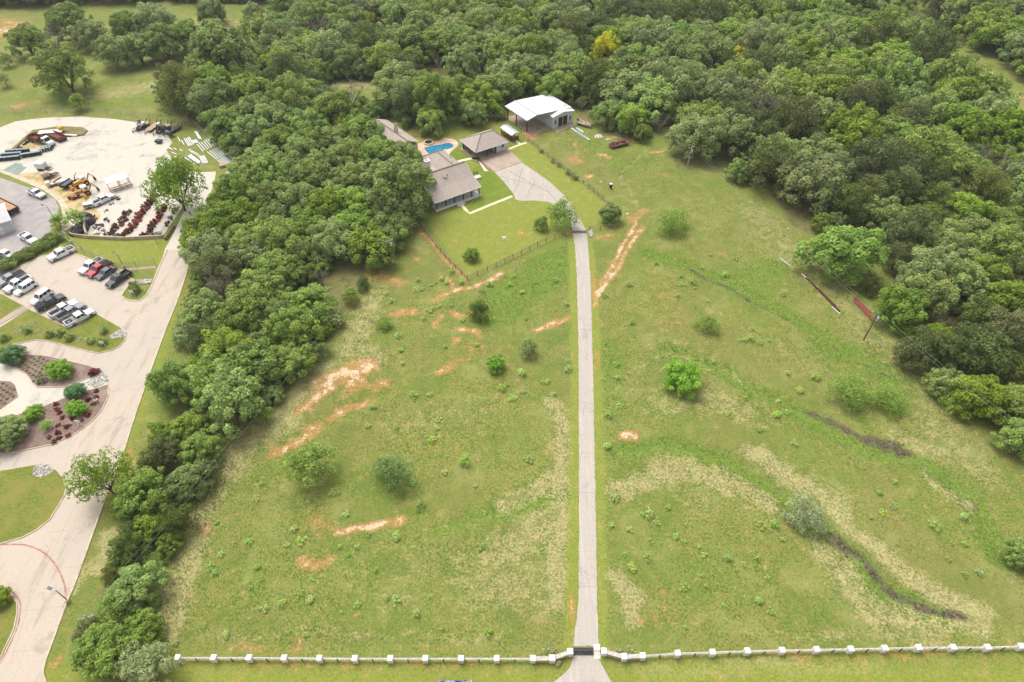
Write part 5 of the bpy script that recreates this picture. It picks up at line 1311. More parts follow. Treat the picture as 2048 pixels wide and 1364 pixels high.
def gate_wall(label, tops):
    P = [Q(a, b, PH) for a, b in tops]
    f = thing('gate_wall', label, 'wall', (P[0].x, P[0].y, 0))
    for a, b in zip(P, P[1:]):
        d = (b - a).normalized() * .36
        a2, b2 = a + d, b - d
        w_ = MB().bar((a2.x, a2.y, .45), (b2.x, b2.y, .45), .45, .9).build('wall_section', STONE, f, f.location)
        MB().bar((a2.x, a2.y, .94), (b2.x, b2.y, .94), .55, .08).build('wall_cap', RAILM, w_, f.location)
    for p in (P[1:] if 'left' in label else P[:-1]): pillar_at(p, f, .37)
    return f
gate_wall('left curved entrance wall with white pillars beside the gate', [(1066, 1315.5), (1104.5, 1315), (1140.5, 1302)])
gate_wall('right curved entrance wall with white pillars beside the gate', [(1208.5, 1301), (1249, 1312), (1286, 1310)])
# entrance: cattle grid, slab and red barred gate
gp = Q(1168, 1303)
cg = thing('cattle_grid', 'dark cattle grid crossing the driveway at the entrance', 'cattle grid', Q(1167, 1303))
a, b, c, d = Q(1147, 1295), Q(1187, 1295), Q(1187, 1311), Q(1146, 1311)
MB().slab([a, b, c, d], -.3, .0).build('pit', mat('pit_dark', srgb(136, 130, 104), srgb(104, 98, 80), 2, .9), cg, cg.location)
for k in range(9):
    t_ = (k + .5) / 9; MB().tube(a.lerp(d, t_) + Vector((0, 0, .03)), b.lerp(c, t_) + Vector((0, 0, .03)), .03, n=6).build('grid_bar', BUMP, cg, cg.location)
struct('gate_slab', MB().slab(qs([(1187, 1288), (1200, 1288), (1201, 1318), (1188, 1318)]), -.05, .06), mat('gate_slab_concrete', srgb(218, 204, 188), srgb(200, 186, 170), 1.5, .8), 'pale concrete slab beside the cattle grid')
g_ = thing('entrance_gate', 'low red barred metal gate across the driveway entrance', 'gate', Q(1147, 1306))
A_, B_ = Q(1147, 1306), Q(1200, 1306)
for z in (.35, .6, .85, 1.1): MB().tube(A_ + Vector((0, 0, z)), B_ + Vector((0, 0, z)), .018, n=6).build('gate_bar', RUSTD, g_, g_.location)
for t_ in (0, .33, .66, 1): MB().tube(A_.lerp(B_, t_), A_.lerp(B_, t_) + Vector((0, 0, 1.15)), .035, n=6).build('gate_upright', RUSTD, g_, g_.location)
# wooden yard fences
FW = mat('weathered_fence', srgb(152, 136, 116), srgb(126, 110, 92), 4, .9)
def wood_fence(label, px, step=2.6):
    P = qs(px)
    f = thing('wooden_fence', label, 'fence', P[0])
    for a, b in zip(P, P[1:]):
        L = (b - a).length; n = max(1, round(L / step))
        for i in range(n + 1):
            if i == n and b is not P[-1]: continue
            p = a.lerp(b, i / n); MB().box(p.x - .08, p.x + .08, p.y - .08, p.y + .08, -.1, 1.35).build('post', FW, f, f.location)
        for i in range(n):
            s, e = a.lerp(b, i / n), a.lerp(b, (i + 1) / n)
            for z in (.45, .85, 1.25): MB().bar(s + Vector((0, 0, z)), e + Vector((0, 0, z)), .04, .10).build('rail', FW, f, f.location)
    return f
wood_fence('wooden rail fence closing the front yard down to its corner', [(845, 455), (872, 494), (900, 526), (935, 560), (975, 541), (1010, 525), (1075, 492), (1141, 463)])
wood_fence('wooden rail fence between the house lawn and the barn pasture', [(1056, 282), (1086, 306), (1117, 330), (1145, 352), (1178, 377), (1205, 400), (1216, 412)])
wood_fence('short wooden rail fence right of the cattle grid', [(1178, 461), (1200, 459), (1236, 456)])
c2 = thing('cattle_grid', 'narrow cattle grid on the driveway at the yard fence', 'cattle grid', Q(1159, 464))
a, b, c, d = Q(1144, 461), Q(1174, 461), Q(1174, 467), Q(1144, 467)
MB().slab([a, b, c, d], -.2, .036).build('pit', MATS['pit_dark'], c2, c2.location)
for k in range(5):
    t_ = (k + .5) / 5; MB().tube(a.lerp(d, t_) + Vector((0, 0, .06)), b.lerp(c, t_) + Vector((0, 0, .06)), .03, n=6).build('grid_bar', BUMP, c2, c2.location)
pn = thing('gate_panel', 'white gate panel leaning beside the cattle grid of the yard fence', 'gate', Q(1181, 471), .9)
for y in (-.7, .7): MB().box(y - .04, y + .04, -.05, .05, 0, 1.5).build('post', WHITE, pn)
MB().sheet([(-.7, -.5, .15), (.7, -.5, .15), (.7, .35, 1.3), (-.7, .35, 1.3)], .06).build('panel', WHITE, pn)
# ---------------------------------------------------------------- loose things round the barn
def stones(label, px, py, n, r, material, name='rock_pile', cat='rocks', seed=1):
    p = G(px, py); m = MB(); rr = random.Random(seed)
    for _ in range(n):
        a, q = rr.uniform(0, 6.28), r * math.sqrt(rr.random()); s = rr.uniform(.12, .42)
        m.lathe((q * math.cos(a), q * math.sin(a), -.05), [(s, 0), (s * .95, s * .4), (s * .45, s * .8)], 6)
    o = m.build(name, material); o.location = p
    return tag(o, label, cat)
ORST = mat('orange_stone', srgb(204, 156, 126), srgb(172, 118, 90), 3, .9)
WST = mat('pale_rubble', srgb(222, 212, 200), srgb(180, 164, 148), 3, .9)
stones('heap of orange broken stone at the corner of the barn slab', 1062, 270, 60, 1.9, ORST, seed=2)
stones('white rubble heap right of the white beams', 1197, 273, 30, 1.2, WST, seed=3)
stones('small tan debris heap between the rubble and the flatbed trailer', 1216, 278, 10, .7, WST, seed=4)
stones('second small tan debris heap nearest the flatbed trailer', 1229, 276, 12, .8, ORST, seed=5)
stones('orange rock pile at the left end of the yard cattle grid', 1136, 465, 16, .7, ORST, seed=6)
stones('pale boulder beside the green drum', 1202, 364, 3, .35, WST, 'boulder', seed=7)
stones('pale boulder where the track meets the yard fence', 1255, 428, 4, .4, WST, 'boulder', seed=8)
stones('white stone lying at the edge of the right hand woods', 1577, 457, 2, .3, WST, 'boulder', seed=9)
bt = thing('boat', 'old tan open boat lying at the edge of the woods beside the barn', 'boat', Q(1168, 251, .0), -.75)
prof = [(-2.6, .95, .9), (-1.2, 1.05, .85), (.4, 1.0, .9), (1.6, .7, 1.0), (2.7, .06, 1.25)]
V, Fs = [], []
for x, w_, z in prof: V += [(x, -w_, z), (x, -w_ * .7, .35), (x, 0, .2), (x, w_ * .7, .35), (x, w_, z)]
for k in range(4):
    for j in range(4): Fs.append((k * 5 + j, k * 5 + j + 1, (k + 1) * 5 + j + 1, (k + 1) * 5 + j))
Fs.append((0, 1, 2, 3, 4))
MB().add(V, Fs).build('hull', TAN, bt)
gm = MB()
for (x0, w0, z0), (x1, w1, z1) in zip(prof, prof[1:]):
    for s in (-1, 1): gm.bar((x0, s * w0, z0), (x1, s * w1, z1), .1, .08)
gm.build('gunwale', WHT, bt)
for x in (-1.6, -.2, 1.0): MB().box(x - .18, x + .18, -.75, .75, .6, .68).build('seat', WOODP, bt)
MB().box(-2.75, -2.62, -.25, .25, .5, 1.4).build('outboard_motor', BLK, bt)
m = MB(); m.bar((-2.2, -.5, .15), (3.4, 0, .15), .1, .12); m.bar((-2.2, .5, .15), (3.4, 0, .15), .1, .12); m.build('trailer_frame', RUST, bt); axle(bt, (-1.0,), 1.15, .28)
BEAM = mat('white_beam', srgb(222, 226, 226), srgb(204, 208, 210), 1.5, .4)
def channel(label, a, b, w_):
    e, L = base('metal_beam', label, 'beam', a, b)
    m = MB(); m.box(-L / 2, L / 2, -w_ / 2, w_ / 2, .05, .1); m.box(-L / 2, L / 2, -w_ / 2 - .03, -w_ / 2, .05, .32); m.box(-L / 2, L / 2, w_ / 2, w_ / 2 + .03, .05, .32)
    m.build('beam', BEAM, e)
channel('long white beam on the grass in front of the barn, left of the pair', (1142, 257), (1170, 276), .5)
channel('long white beam on the grass in front of the barn, lower end of the line', (1154, 264), (1178, 280.5), .45)
channel('short white beam nearest the boat', (1152, 256.5), (1166, 265.5), .5)
e, L = base('flatbed_trailer', 'rusty gooseneck flatbed trailer loaded with scrap at the woods edge', 'trailer', (1268, 284), (1219, 296)); h = L / 2
MB().box(-h, h * .45, -1.1, 1.1, .75, .9).build('deck', RUST, e); [MB().bar((-h, s * 1.15, .72), (h * .45, s * 1.15, .72), .1, .25).build('side_rail', BUMP, e) for s in (-1, 1)]
m = MB(); m.bar((h * .45, -.9, .85), (h, 0, 1.2), .16, .2); m.bar((h * .45, .9, .85), (h, 0, 1.2), .16, .2); m.build('gooseneck', RUST, e); axle(e, (-.6, -1.5), 1.25, .4)
m = MB(); rr = random.Random(9)
for _ in range(12): x = rr.uniform(-h, h * .35); m.bar((x, rr.uniform(-.8, .8), 1.0), (x + rr.uniform(-1.4, 1.4), rr.uniform(-.8, .8), 1.3), .15, .15)
m.build('scrap_load', RUSTD, e)
MB().box(-.1, .6, -.4, .3, .91, 1.5).build('rusty_box', RUST, e)
pf = thing('swing_frame', 'thin green swing frame standing behind the flatbed trailer', 'frame', Q(1238, 279), .3)
m = MB()
for x in (-1.5, 0, 1.5): m.tube((x, 0, 0), (x, 0, 2.6), .05, n=6)
m.tube((-1.5, 0, 2.6), (1.5, 0, 2.6), .05, n=6); m.tube((-1.5, 0, .4), (1.5, 0, .4), .05, n=6)
m.build('frame', mat('green_pipe', srgb(110, 140, 120), None, 3, .5), pf)
dr = thing('feed_drum', 'dark green drum with a white lid standing in the pasture', 'drum', G(1221, 377))
MB().lathe((0, 0, .35), [(.38, 0), (.42, .5), (.40, 1.1)], 12).build('drum_body', TEAL, dr); MB().lathe((0, 0, 1.45), [(.44, 0), (.44, .06), (.2, .18)], 12).build('lid', WHITE, dr)
for k in range(3): MB().tube((.45 * math.cos(k * 2.1), .45 * math.sin(k * 2.1), 0), (.3 * math.cos(k * 2.1), .3 * math.sin(k * 2.1), .5), .04, n=5).build('leg', GALV, dr)
p = G(1008.5, 506); hh = rise(p, 478)
bh = thing('bird_house_pole', 'white bird house on a thin pole in the front yard', 'bird house', p)
MB().tube((0, 0, 0), (0, 0, hh), .05, n=6).build('pole', WHITE, bh); MB().box(-.1, .1, -.1, .1, 0, .12).build('footing', KERB, bh)
b_ = MB().box(-.35, .35, -.3, .3, hh, hh + .5).build('house_box', WHITE, bh); MB().sheet([(-.42, -.38, hh + .48), (.42, -.38, hh + .48), (.42, 0, hh + .8), (-.42, 0, hh + .8)], .04).build('roof', WHITE, b_)
# rusty pipes in the pasture
def bars(pairs, r, label, group, material=RUSTD, n=1, spread=.28):
    for a, b in pairs:
        A_, B_ = G(*a), G(*b)
        for k in range(n):
            s = Vector((random.uniform(-spread, spread), random.uniform(-spread, spread), r))
            o = MB().tube(A_ + s, B_ + s + Vector((random.uniform(-.3, .3), random.uniform(-.3, .3), 0)), r, r, 7).build('long_pipe', material)
            tag(o, label, 'pipe', group)
bars([((1612, 556), (1668, 612)), ((1622, 566), (1676, 622))], .11, 'long rusty pipe of the left pile in the right pasture', 'rusty pipes left pile', n=5, spread=.35)
bars([((1706, 600), (1744, 640)), ((1712, 598), (1754, 642))], .12, 'long rusty pipe of the right pile below the power line', 'rusty pipes right pile', n=6, spread=.45, material=mat('red_rust_pipe', srgb(136, 74, 64), srgb(112, 60, 54), 3, .85))
bars([((1603, 549), (1632, 575))], .10, 'white pipe at the upper end of the left rusty pile', 'white pipes in the right pasture', PVC, 2, .2)
bars([((1662, 614), (1680, 627))], .09, 'white pipe at the lower end of the left rusty pile', 'white pipe ends', PVC)
bars([((1558, 517), (1580, 532))], .09, 'lone white pipe far up from the rusty pile', 'lone white pipe', PVC)
# ---------------------------------------------------------------- power poles and lines
POLEW = mat('pole_wood', srgb(120, 98, 80), srgb(92, 74, 62), 3, .9)
POLEG = mat('pole_grey', srgb(168, 164, 158), srgb(140, 136, 130), 3, .8)
TRF = mat('transformer_grey', srgb(188, 190, 192), None, 3, .5)
def power_pole(label, foot, top, material, arm=None, transformer=False, twin=False):
    p = G(*foot); h_ = top if top < 40 else rise(p, top)
    e = thing('power_pole', label, 'power pole', p)
    MB().tube((0, 0, -.3), (0, 0, h_), .16, .11, 8).build('pole', material, e)
    if twin: MB().tube((.55, 0, -.3), (.45, 0, h_ - 1.2), .12, .1, 8).build('pole', material, e)
    if arm is not None:
        d = Vector((math.cos(arm), math.sin(arm), 0)) * 1.0
        c_ = MB().bar(-d + Vector((0, 0, h_ - .5)), d + Vector((0, 0, h_ - .5)), .12, .14).build('cross_arm', material, e)
        for s in (-1, 1): MB().lathe(tuple(d * s * .9 + Vector((0, 0, h_ - .43))), [(.05, 0), (.08, .1), (.03, .25)], 7).build('insulator', WHITE, c_)
    MB().lathe((0, 0, h_), [(.05, 0), (.08, .1), (.03, .28)], 7).build('insulator', WHITE, e)
    if transformer: MB().lathe((.33, -.1, h_ - 1.9), [(.24, 0), (.27, .1), (.27, .9), (.18, 1.0)], 10).build('transformer', TRF, e)
    return e, h_
pA, hA = power_pole('pale double power pole with transformer at the edge of the tree belt', (786, 527), 478, POLEG, .6, True, True)
pB, hB = power_pole('grey power pole with transformer at the edge of the woods above the right pasture', (1374, 336), 292, POLEG, .5, True)
pC, hC = power_pole('leaning looking brown power pole between the rusty pipes and the woods', (1727, 680), 627, POLEW, None, True)
pD, hD = power_pole('grey power pole hidden in the trees at the foot of the belt', (206, 1262), 1232, POLEG, .3)
pE, hE = power_pole('power pole standing outside the right edge of the pasture', (2105, 1010), 9.0, POLEW, .5)
WIRE = mat('power_wire', srgb(160, 172, 140), None, 3, .5)
def wire(label, a, b, r=.03, sag=.9, group='power lines'):
    pts = [a.lerp(b, i / 14) - Vector((0, 0, sag * 4 * (i / 14) * (1 - i / 14))) for i in range(15)]
    return tag(MB().path(pts, r, 5).build('power_line', WIRE), label, 'power line', group)
def topof(e, h_, dx=0): return Vector((e.location.x + dx, e.location.y, e.location.z + h_))
for k, dx in enumerate((-.5, .5)):
    sd_ = ('left', 'right')[k]
    wire(sd_ + ' wire of the power line along the right pasture, upper span', topof(pB, hB, dx), topof(pC, hC + .1, dx), .012)
    wire(sd_ + ' wire of the power line along the right pasture, lower span', topof(pC, hC + .1, dx), topof(pE, hE, dx), .012)
    wire(sd_ + ' wire of the power line above the tree belt', topof(pA, hA, dx), topof(pD, hD, dx), .011, 1.6)
# shrubs on the yard fence, plants by the gate
# ================================================================ vegetation
def leaf_material(name, dark, light, var=0.35, hue=0.03, sat=.25):
    t = NT(name)
    a = t.new('ShaderNodeAttribute', attribute_name='tint')
    oi = t.new('ShaderNodeObjectInfo')
    c = t.mix(a.outputs['Fac'], dark, light)
    hs = t.new('ShaderNodeHueSaturation')
    t.put(hs.inputs['Hue'], t.math('ADD', 0.5 - hue / 2, t.math('MULTIPLY', oi.outputs['Random'], hue)))
    r2 = t.math('FRACT', t.math('MULTIPLY', oi.outputs['Random'], 17.31))
    t.put(hs.inputs['Value'], t.math('ADD', 1.0 - var / 2, t.math('MULTIPLY', r2, var)))
    r3 = t.math('FRACT', t.math('MULTIPLY', oi.outputs['Random'], 41.7))
    t.put(hs.inputs['Saturation'], t.math('ADD', 1.05 - sat, t.math('MULTIPLY', r3, sat)))
    t.l.new(c, hs.inputs['Color'])
    d = t.new('ShaderNodeBsdfPrincipled')
    t.l.new(hs.outputs['Color'], d.inputs['Base Color'])
    d.inputs['Roughness'].default_value = .6
    d.inputs['Specular IOR Level'].default_value = .2
    tr = t.new('ShaderNodeBsdfTranslucent')
    t.l.new(hs.outputs['Color'], tr.inputs['Color'])
    m = t.new('ShaderNodeMixShader'); m.inputs[0].default_value = .3
    t.l.new(d.outputs[0], m.inputs[1]); t.l.new(tr.outputs[0], m.inputs[2])
    return t.done(m.outputs[0])
LEAF = {
 'oak': leaf_material('oak_leaves', srgb(89, 113, 36), srgb(163, 185, 74), .3, .02),
 'grey_oak': leaf_material('live_oak_leaves', srgb(96, 115, 48), srgb(171, 187, 96), .26, .02),
 'elm': leaf_material('elm_leaves', srgb(94, 124, 39), srgb(163, 188, 73), .3, .02),
 'juniper': leaf_material('juniper_needles', srgb(71, 90, 38), srgb(132, 143, 67), .34, .05),
 'yellow': leaf_material('yellow_leaves', srgb(166, 170, 34), srgb(226, 222, 62), .08, .01, .05),
 'mesquite': leaf_material('mesquite_leaves', srgb(112, 142, 58), srgb(176, 198, 100), .08, .01, .1),
 'lime': leaf_material('bright_leaves', srgb(108, 142, 52), srgb(170, 196, 88), .2, .02),
 'blue': leaf_material('bluish_leaves', srgb(72, 113, 63), srgb(134, 167, 106), .2, .02),
 'sapling': leaf_material('sapling_leaves', srgb(122, 158, 58), srgb(180, 206, 100), .3, .04),
 'red': leaf_material('red_leaves', srgb(88, 36, 38), srgb(140, 62, 56), .3),
 'willow': leaf_material('willow_leaves', srgb(107, 128, 74), srgb(189, 198, 139), .2),
 'vivid': leaf_material('vivid_leaves', srgb(101, 144, 42), srgb(162, 197, 74), .1, .015, .05),
 'dusk': leaf_material('dusky_leaves', srgb(96, 126, 60), srgb(152, 178, 104), .06, .01, .1),
}
BARK = mat('bark', srgb(96, 84, 70), srgb(66, 58, 48), 3.0, .9)
DEAD = mat('dead_wood', srgb(150, 138, 128), srgb(112, 100, 92), 2.0, .9)
def leaf_arrays(lobes, per, size, rng, up=0.25, jitter=0.55, aspect=0.6, lower=-0.35):
    C, N, T = [], [], []
    for (cx, cy, cz, r) in lobes:
        n = max(6, int(per * (r ** 2)))
        d = rng.normal(size=(n, 3)); d /= np.linalg.norm(d, axis=1)[:, None]
        d[:, 2] = np.where(d[:, 2] < lower, -d[:, 2], d[:, 2])
        rad = r * (0.78 + 0.34 * rng.random(n))
        C.append(np.array([cx, cy, cz]) + d * rad[:, None])
        nn = d + np.array([0, 0, up]) + rng.normal(size=(n, 3)) * jitter
        N.append(nn)
        lt = rng.random() * 0.45
        T.append(np.clip(lt + rng.random(n) * 0.55, 0, 1))
    C, N, T = np.concatenate(C), np.concatenate(N), np.concatenate(T)
    N /= np.linalg.norm(N, axis=1)[:, None]
    a = rng.normal(size=N.shape)
    U = np.cross(N, a); U /= np.linalg.norm(U, axis=1)[:, None]
    V = np.cross(N, U)
    s = size * (0.65 + 0.7 * rng.random(len(C)))[:, None]
    quad = np.stack([C - U * s, C + V * s * aspect, C + U * s, C - V * s * aspect], 1)
    return quad, T
def leaf_mesh(name, quads, tint, material):
    n = len(quads)
    me = bpy.data.meshes.new(name)
    me.vertices.add(n * 4); me.vertices.foreach_set('co', quads.astype(np.float32).ravel())
    me.loops.add(n * 4); me.loops.foreach_set('vertex_index', np.arange(n * 4, dtype=np.int32))
    me.polygons.add(n); me.polygons.foreach_set('loop_start', (np.arange(n) * 4).astype(np.int32))
    me.update(calc_edges=True)
    a = me.attributes.new('tint', 'FLOAT', 'POINT')
    a.data.foreach_set('value', np.repeat(tint, 4).astype(np.float32))
    me.materials.append(material)
    return me
def dome_lobes(R, H0, H1, n, rl, rng, power=1.0, fill=.25):
    """lobes over an uneven dome of radius R between heights H0 and H1"""
    L = []
    ga = math.pi * (3 - math.sqrt(5))
    ph = rng.random() * 6.28
    ex = 1 + (rng.random() - .5) * .45
    for i in range(n):
        f = (i + .5) / n
        z = 1 - 1.45 * f                      # from the top down to just below the equator
        rr = math.sqrt(max(0, 1 - min(1, z) ** 2)) ** power
        t = ga * i + ph + rng.normal() * .25
        k = .64 + .50 * rng.random()
        r = R * rl * (.6 + .9 * rng.random())
        q = max(0.05, R * k - r * .6)
        L.append((q * rr * math.cos(t) * ex, q * rr * math.sin(t) / ex, H0 + (H1 - H0) * (.36 + .60 * z * k * .9 if z > 0 else .36 + .75 * z), r))
    for i in range(int(n * fill)):
        t = rng.random() * 6.28; q = R * .5 * math.sqrt(rng.random())
        L.append((q * math.cos(t), q * math.sin(t), H0 + (H1 - H0) * (.25 + .4 * rng.random()), R * rl * 1.1))
    return L
def limb_mesh(name, R, H0, H1, rng, material, n=6, r0=.2, twigs=0, spread=.75, top=.75):
    m = MB()
    z = H0 * .9
    m.tube((0, 0, -.3), (0, 0, z), r0 * 1.35, r0, 8)
    for i in range(n):
        t = 6.28 * i / n + rng.random()
        q = R * spread * (.6 + .5 * rng.random())
        a = Vector((0, 0, z * (.75 + .25 * rng.random())))
        b = Vector((q * .5 * math.cos(t), q * .5 * math.sin(t), z + (H1 - z) * .35))
        c = Vector((q * math.cos(t + .2), q * math.sin(t + .2), z + (H1 - z) * top * (.6 + .5 * rng.random())))
        m.tube(a, b, r0 * .6, r0 * .4, 5); m.tube(b, c, r0 * .4, r0 * .12, 5)
        for k in range(twigs):
            f = rng.random()
            s = b.lerp(c, f)
            e = s + Vector((rng.normal(), rng.normal(), abs(rng.normal()) * .8 + .2)).normalized() * R * (.2 + .25 * rng.random())
            m.tube(s, e, r0 * .16, r0 * .05, 4)
            e2 = s.lerp(e, .5) + Vector((rng.normal(), rng.normal(), rng.normal() * .6)).normalized() * R * .18
            m.tube(s.lerp(e, .5), e2, r0 * .09, r0 * .04, 3)
    return m.mesh(name, material)
def make_species():
    S = {}
    def put(k, crown, trunk, R): S.setdefault(k, []).append((crown, trunk, R))
    for k, n_var in (('oak', 6), ('grey_oak', 4), ('elm', 4), ('yellow', 1), ('lime', 2), ('blue', 1)):
        for v in range(n_var):
            rng = np.random.default_rng(100 + v * 7 + len(k) * 31)
            R = 4.5
            H0, H1 = (.9, 7.6) if k != 'lime' else (.6, 7.0)
            L = dome_lobes(R, H0, H1, 54 + 9 * v, .185 - .012 * (v % 4), rng, .85 + .08 * (v % 3), .3)
            q, t = leaf_arrays(L, 165, .22 if k != 'grey_oak' else .19, rng, .6, .6)
            put(k, leaf_mesh(k + '_crown', q, t, LEAF[k]), limb_mesh('trunk', R, H0, H1, rng, BARK, 6, .22), R)
    for v in range(3):
        rng = np.random.default_rng(400 + v)
        R = 3.4
        L = dome_lobes(R, .3, 6.8, 46, .2, rng, 1.25, .3)
        q, t = leaf_arrays(L, 190, .19, rng, .1, .7, .35)
        put('juniper', leaf_mesh('juniper_crown', q, t, LEAF['juniper']), limb_mesh('trunk', R, .5, 6, rng, BARK, 5, .17), R)
    for v in range(3):
        rng = np.random.default_rng(500 + v)
        R = 4.0
        L = dome_lobes(R, .8, 5.0, 42, .2, rng, .9, .35)
        q, t = leaf_arrays(L, 105, .17, rng, .2, .8, .4, -.9)
        put('mesquite', leaf_mesh('mesquite_crown', q, t, LEAF['mesquite']), limb_mesh('trunk', R, .6, 4.6, rng, BARK, 8, .13, 5), R)
        q, t = leaf_arrays(dome_lobes(3.0, .3, 5.0, 40, .22, rng), 150, .2, rng, .2, .7, .3)
        put('willow', leaf_mesh('willow_crown', q, t, LEAF['willow']), limb_mesh('trunk', 3, .5, 4.6, rng, BARK, 7, .12, 2), 3.0)
    for v in range(3):
        rng = np.random.default_rng(550 + v)
        R = 4.2
        q, t = leaf_arrays(dome_lobes(R, .8, 6.6, 44, .19, rng, .95, .35), 98, .19, rng, .25, .7, .5, -.7)
        put('airy', leaf_mesh('airy_crown', q, t, LEAF['elm']), limb_mesh('trunk', R, .9, 6.0, rng, BARK, 8, .15, 4), R)
    for v in range(2):
        rng = np.random.default_rng(600 + v)
        R = 3.6
        q, t = leaf_arrays(dome_lobes(R, 1.5, 6, 6, .12, rng, 1, 0), 60, .15, rng)
        put('dead', None, limb_mesh('dead_branches', R, 1.6, 6.2, rng, DEAD, 9, .16, 14, .9, .95), R)
    for k, R, H1, n, per, sz, nv in (('sapling', .8, 1.0, 9, 260, .12, 5), ('round', 1.5, 3.2, 26, 170, .14, 2), ('red', .8, .95, 12, 520, .12, 2)):
        for v in range(nv):
            rng = np.random.default_rng(700 + v * 3 + n)
            L = dome_lobes(R, .05 if k != 'round' else .5, H1, n, .30, rng, .85, .3)
            L = [(x * (1 + .5 * rng.random()), y, z, r * (.55 + .7 * rng.random())) for x, y, z, r in L]
            q, t = leaf_arrays(L, per, sz, rng, .9, .5)
            put(k, leaf_mesh(k + '_crown', q, t, LEAF['red' if k == 'red' else 'sapling' if k == 'sapling' else 'oak']), limb_mesh('stem', R * .7, .15, H1 * .8, rng, BARK, 4, .03 if k != 'round' else .07), R)
    return S
SPECIES = make_species()
def with_leaf(kind, leaf):
    """the same crowns carrying another kind's foliage"""
    key = kind + ':' + leaf
    if key not in SPECIES:
        out = []
        for c, tr, R in SPECIES[kind]:
            c2 = c.copy(); c2.materials.clear(); c2.materials.append(LEAF[leaf]); out.append((c2, tr, R))
        SPECIES[key] = out
    return key
_tree_n = [0]
def tree(kind, name, label, cat, p, r, group=None, hs=1.0, variant=None, crown='crown', stem='trunk'):
    vs = SPECIES[kind]
    _tree_n[0] += 1
    cr, tr, R = vs[(_tree_n[0] * 7 if variant is None else variant) % len(vs)]
    s = r / R
    e = thing(name, label, cat, (p[0], p[1], hz(p[0], p[1])), random.random() * 6.283, group)
    w_ = random.uniform(.88, 1.12)
    e.scale = (s * w_, s / w_, s * hs)
    if tr: link(stem, tr, e)
    if cr: link(crown, cr, e)
    return e
def tree_px(kind, name, label, cat, px, py, rpx, group=None, hs=1.0, k=0.55, **kw):
    """crown centre and crown radius as surveyed in the photograph"""
    r = rpx * mpp(py)
    R = SPECIES[kind][0][2]
    top = {'mesquite': 4.6, 'airy': 6.8, 'juniper': 6.6, 'willow': 5, 'sapling': 1.0, 'round': 3.2, 'red': .9}.get(kind.split(':')[0], 8.0)
    p = Q(px, py, k * top * r / R * hs)
    return tree(kind, name, label, cat, p, r, group, hs, **kw)

# ---- woods: one dart-throwing survey of crowns, the 290 that show largest become trees of their own
def dart_crowns():
    rng = np.random.default_rng(5)
    P_all = []
    grid = {}
    def ok(x, y, r):
        gi, gj = int(x // 7), int(y // 7)
        for a in range(gi - 2, gi + 3):
            for b in range(gj - 2, gj + 3):
                for (u, v, q) in grid.get((a, b), ()):
                    if (u - x) ** 2 + (v - y) ** 2 < (.68 * (q + r)) ** 2: return False
        return True
    clear = [np.array([(p[0], p[1]) for p in P]) for P in CLEAR_W]
    def pxv(X, Y, Z):
        d = Y * S45 - (Z - CAM_H) * S45
        return 1024 + FPX * X / d, 682 - FPX * (Y * S45 + (Z - CAM_H) * S45) / d
    for poly, outline, tries in ((FOREST_W, FOREST, 34000), (NE_W, NE_WOOD, 6000), (MEADOW_W, MEADOW_WOOD, 6000)):
        x0, x1 = min(p.x for p in poly), max(p.x for p in poly)
        y0, y1 = min(p.y for p in poly), max(p.y for p in poly)
        n = int(tries * 3)
        X = x0 + (x1 - x0) * rng.random(n); Y = y0 + (y1 - y0) * rng.random(n)
        Y = np.minimum(Y, 420)
        R0 = np.where(Y > 190, 3.7, 3.2) + rng.random(n) ** 1.3 * np.where((Y > 150) & (X > 20), 4.0, np.where(Y > 170, 3.2, 2.2))
        def inside(ox, oy, oz):
            u, v = pxv(X + ox * R0, Y + oy * R0, oz)
            return in_poly(u, v, outline)
        fit = inside(0, -.75, .6) & inside(0, .1, R0 * 1.5) & inside(-.8, 0, R0 * .8) & inside(.8, 0, R0 * .8)
        small = 1.6 + 1.6 * rng.random(n)
        R1, R0 = R0, small
        fit_s = inside(0, -.75, .4) & inside(0, .1, R0 * 1.5) & inside(-.8, 0, R0 * .8) & inside(.8, 0, R0 * .8)
        R0 = R1
        cl = np.full(n, 1e9)
        for P in CLEAR_W: cl = np.minimum(cl, poly_sdf(X, Y, P))
        # crowns on the near side of a wood are seen below the line they reach, far ones above
        big = np.argsort(-R0[:n // 3])
        order = np.concatenate([big, np.arange(n // 3, n)])
        for i in order:
            r = R0[i]
            if i >= n * .7: r = small[i]
            if not (fit_s[i] if i >= n * .7 else fit[i]) or cl[i] < r * .9: continue
            if not ok(X[i], Y[i], r): continue
            grid.setdefault((int(X[i] // 7), int(Y[i] // 7)), []).append((X[i], Y[i], r))
            P_all.append((X[i], Y[i], r))
    return P_all
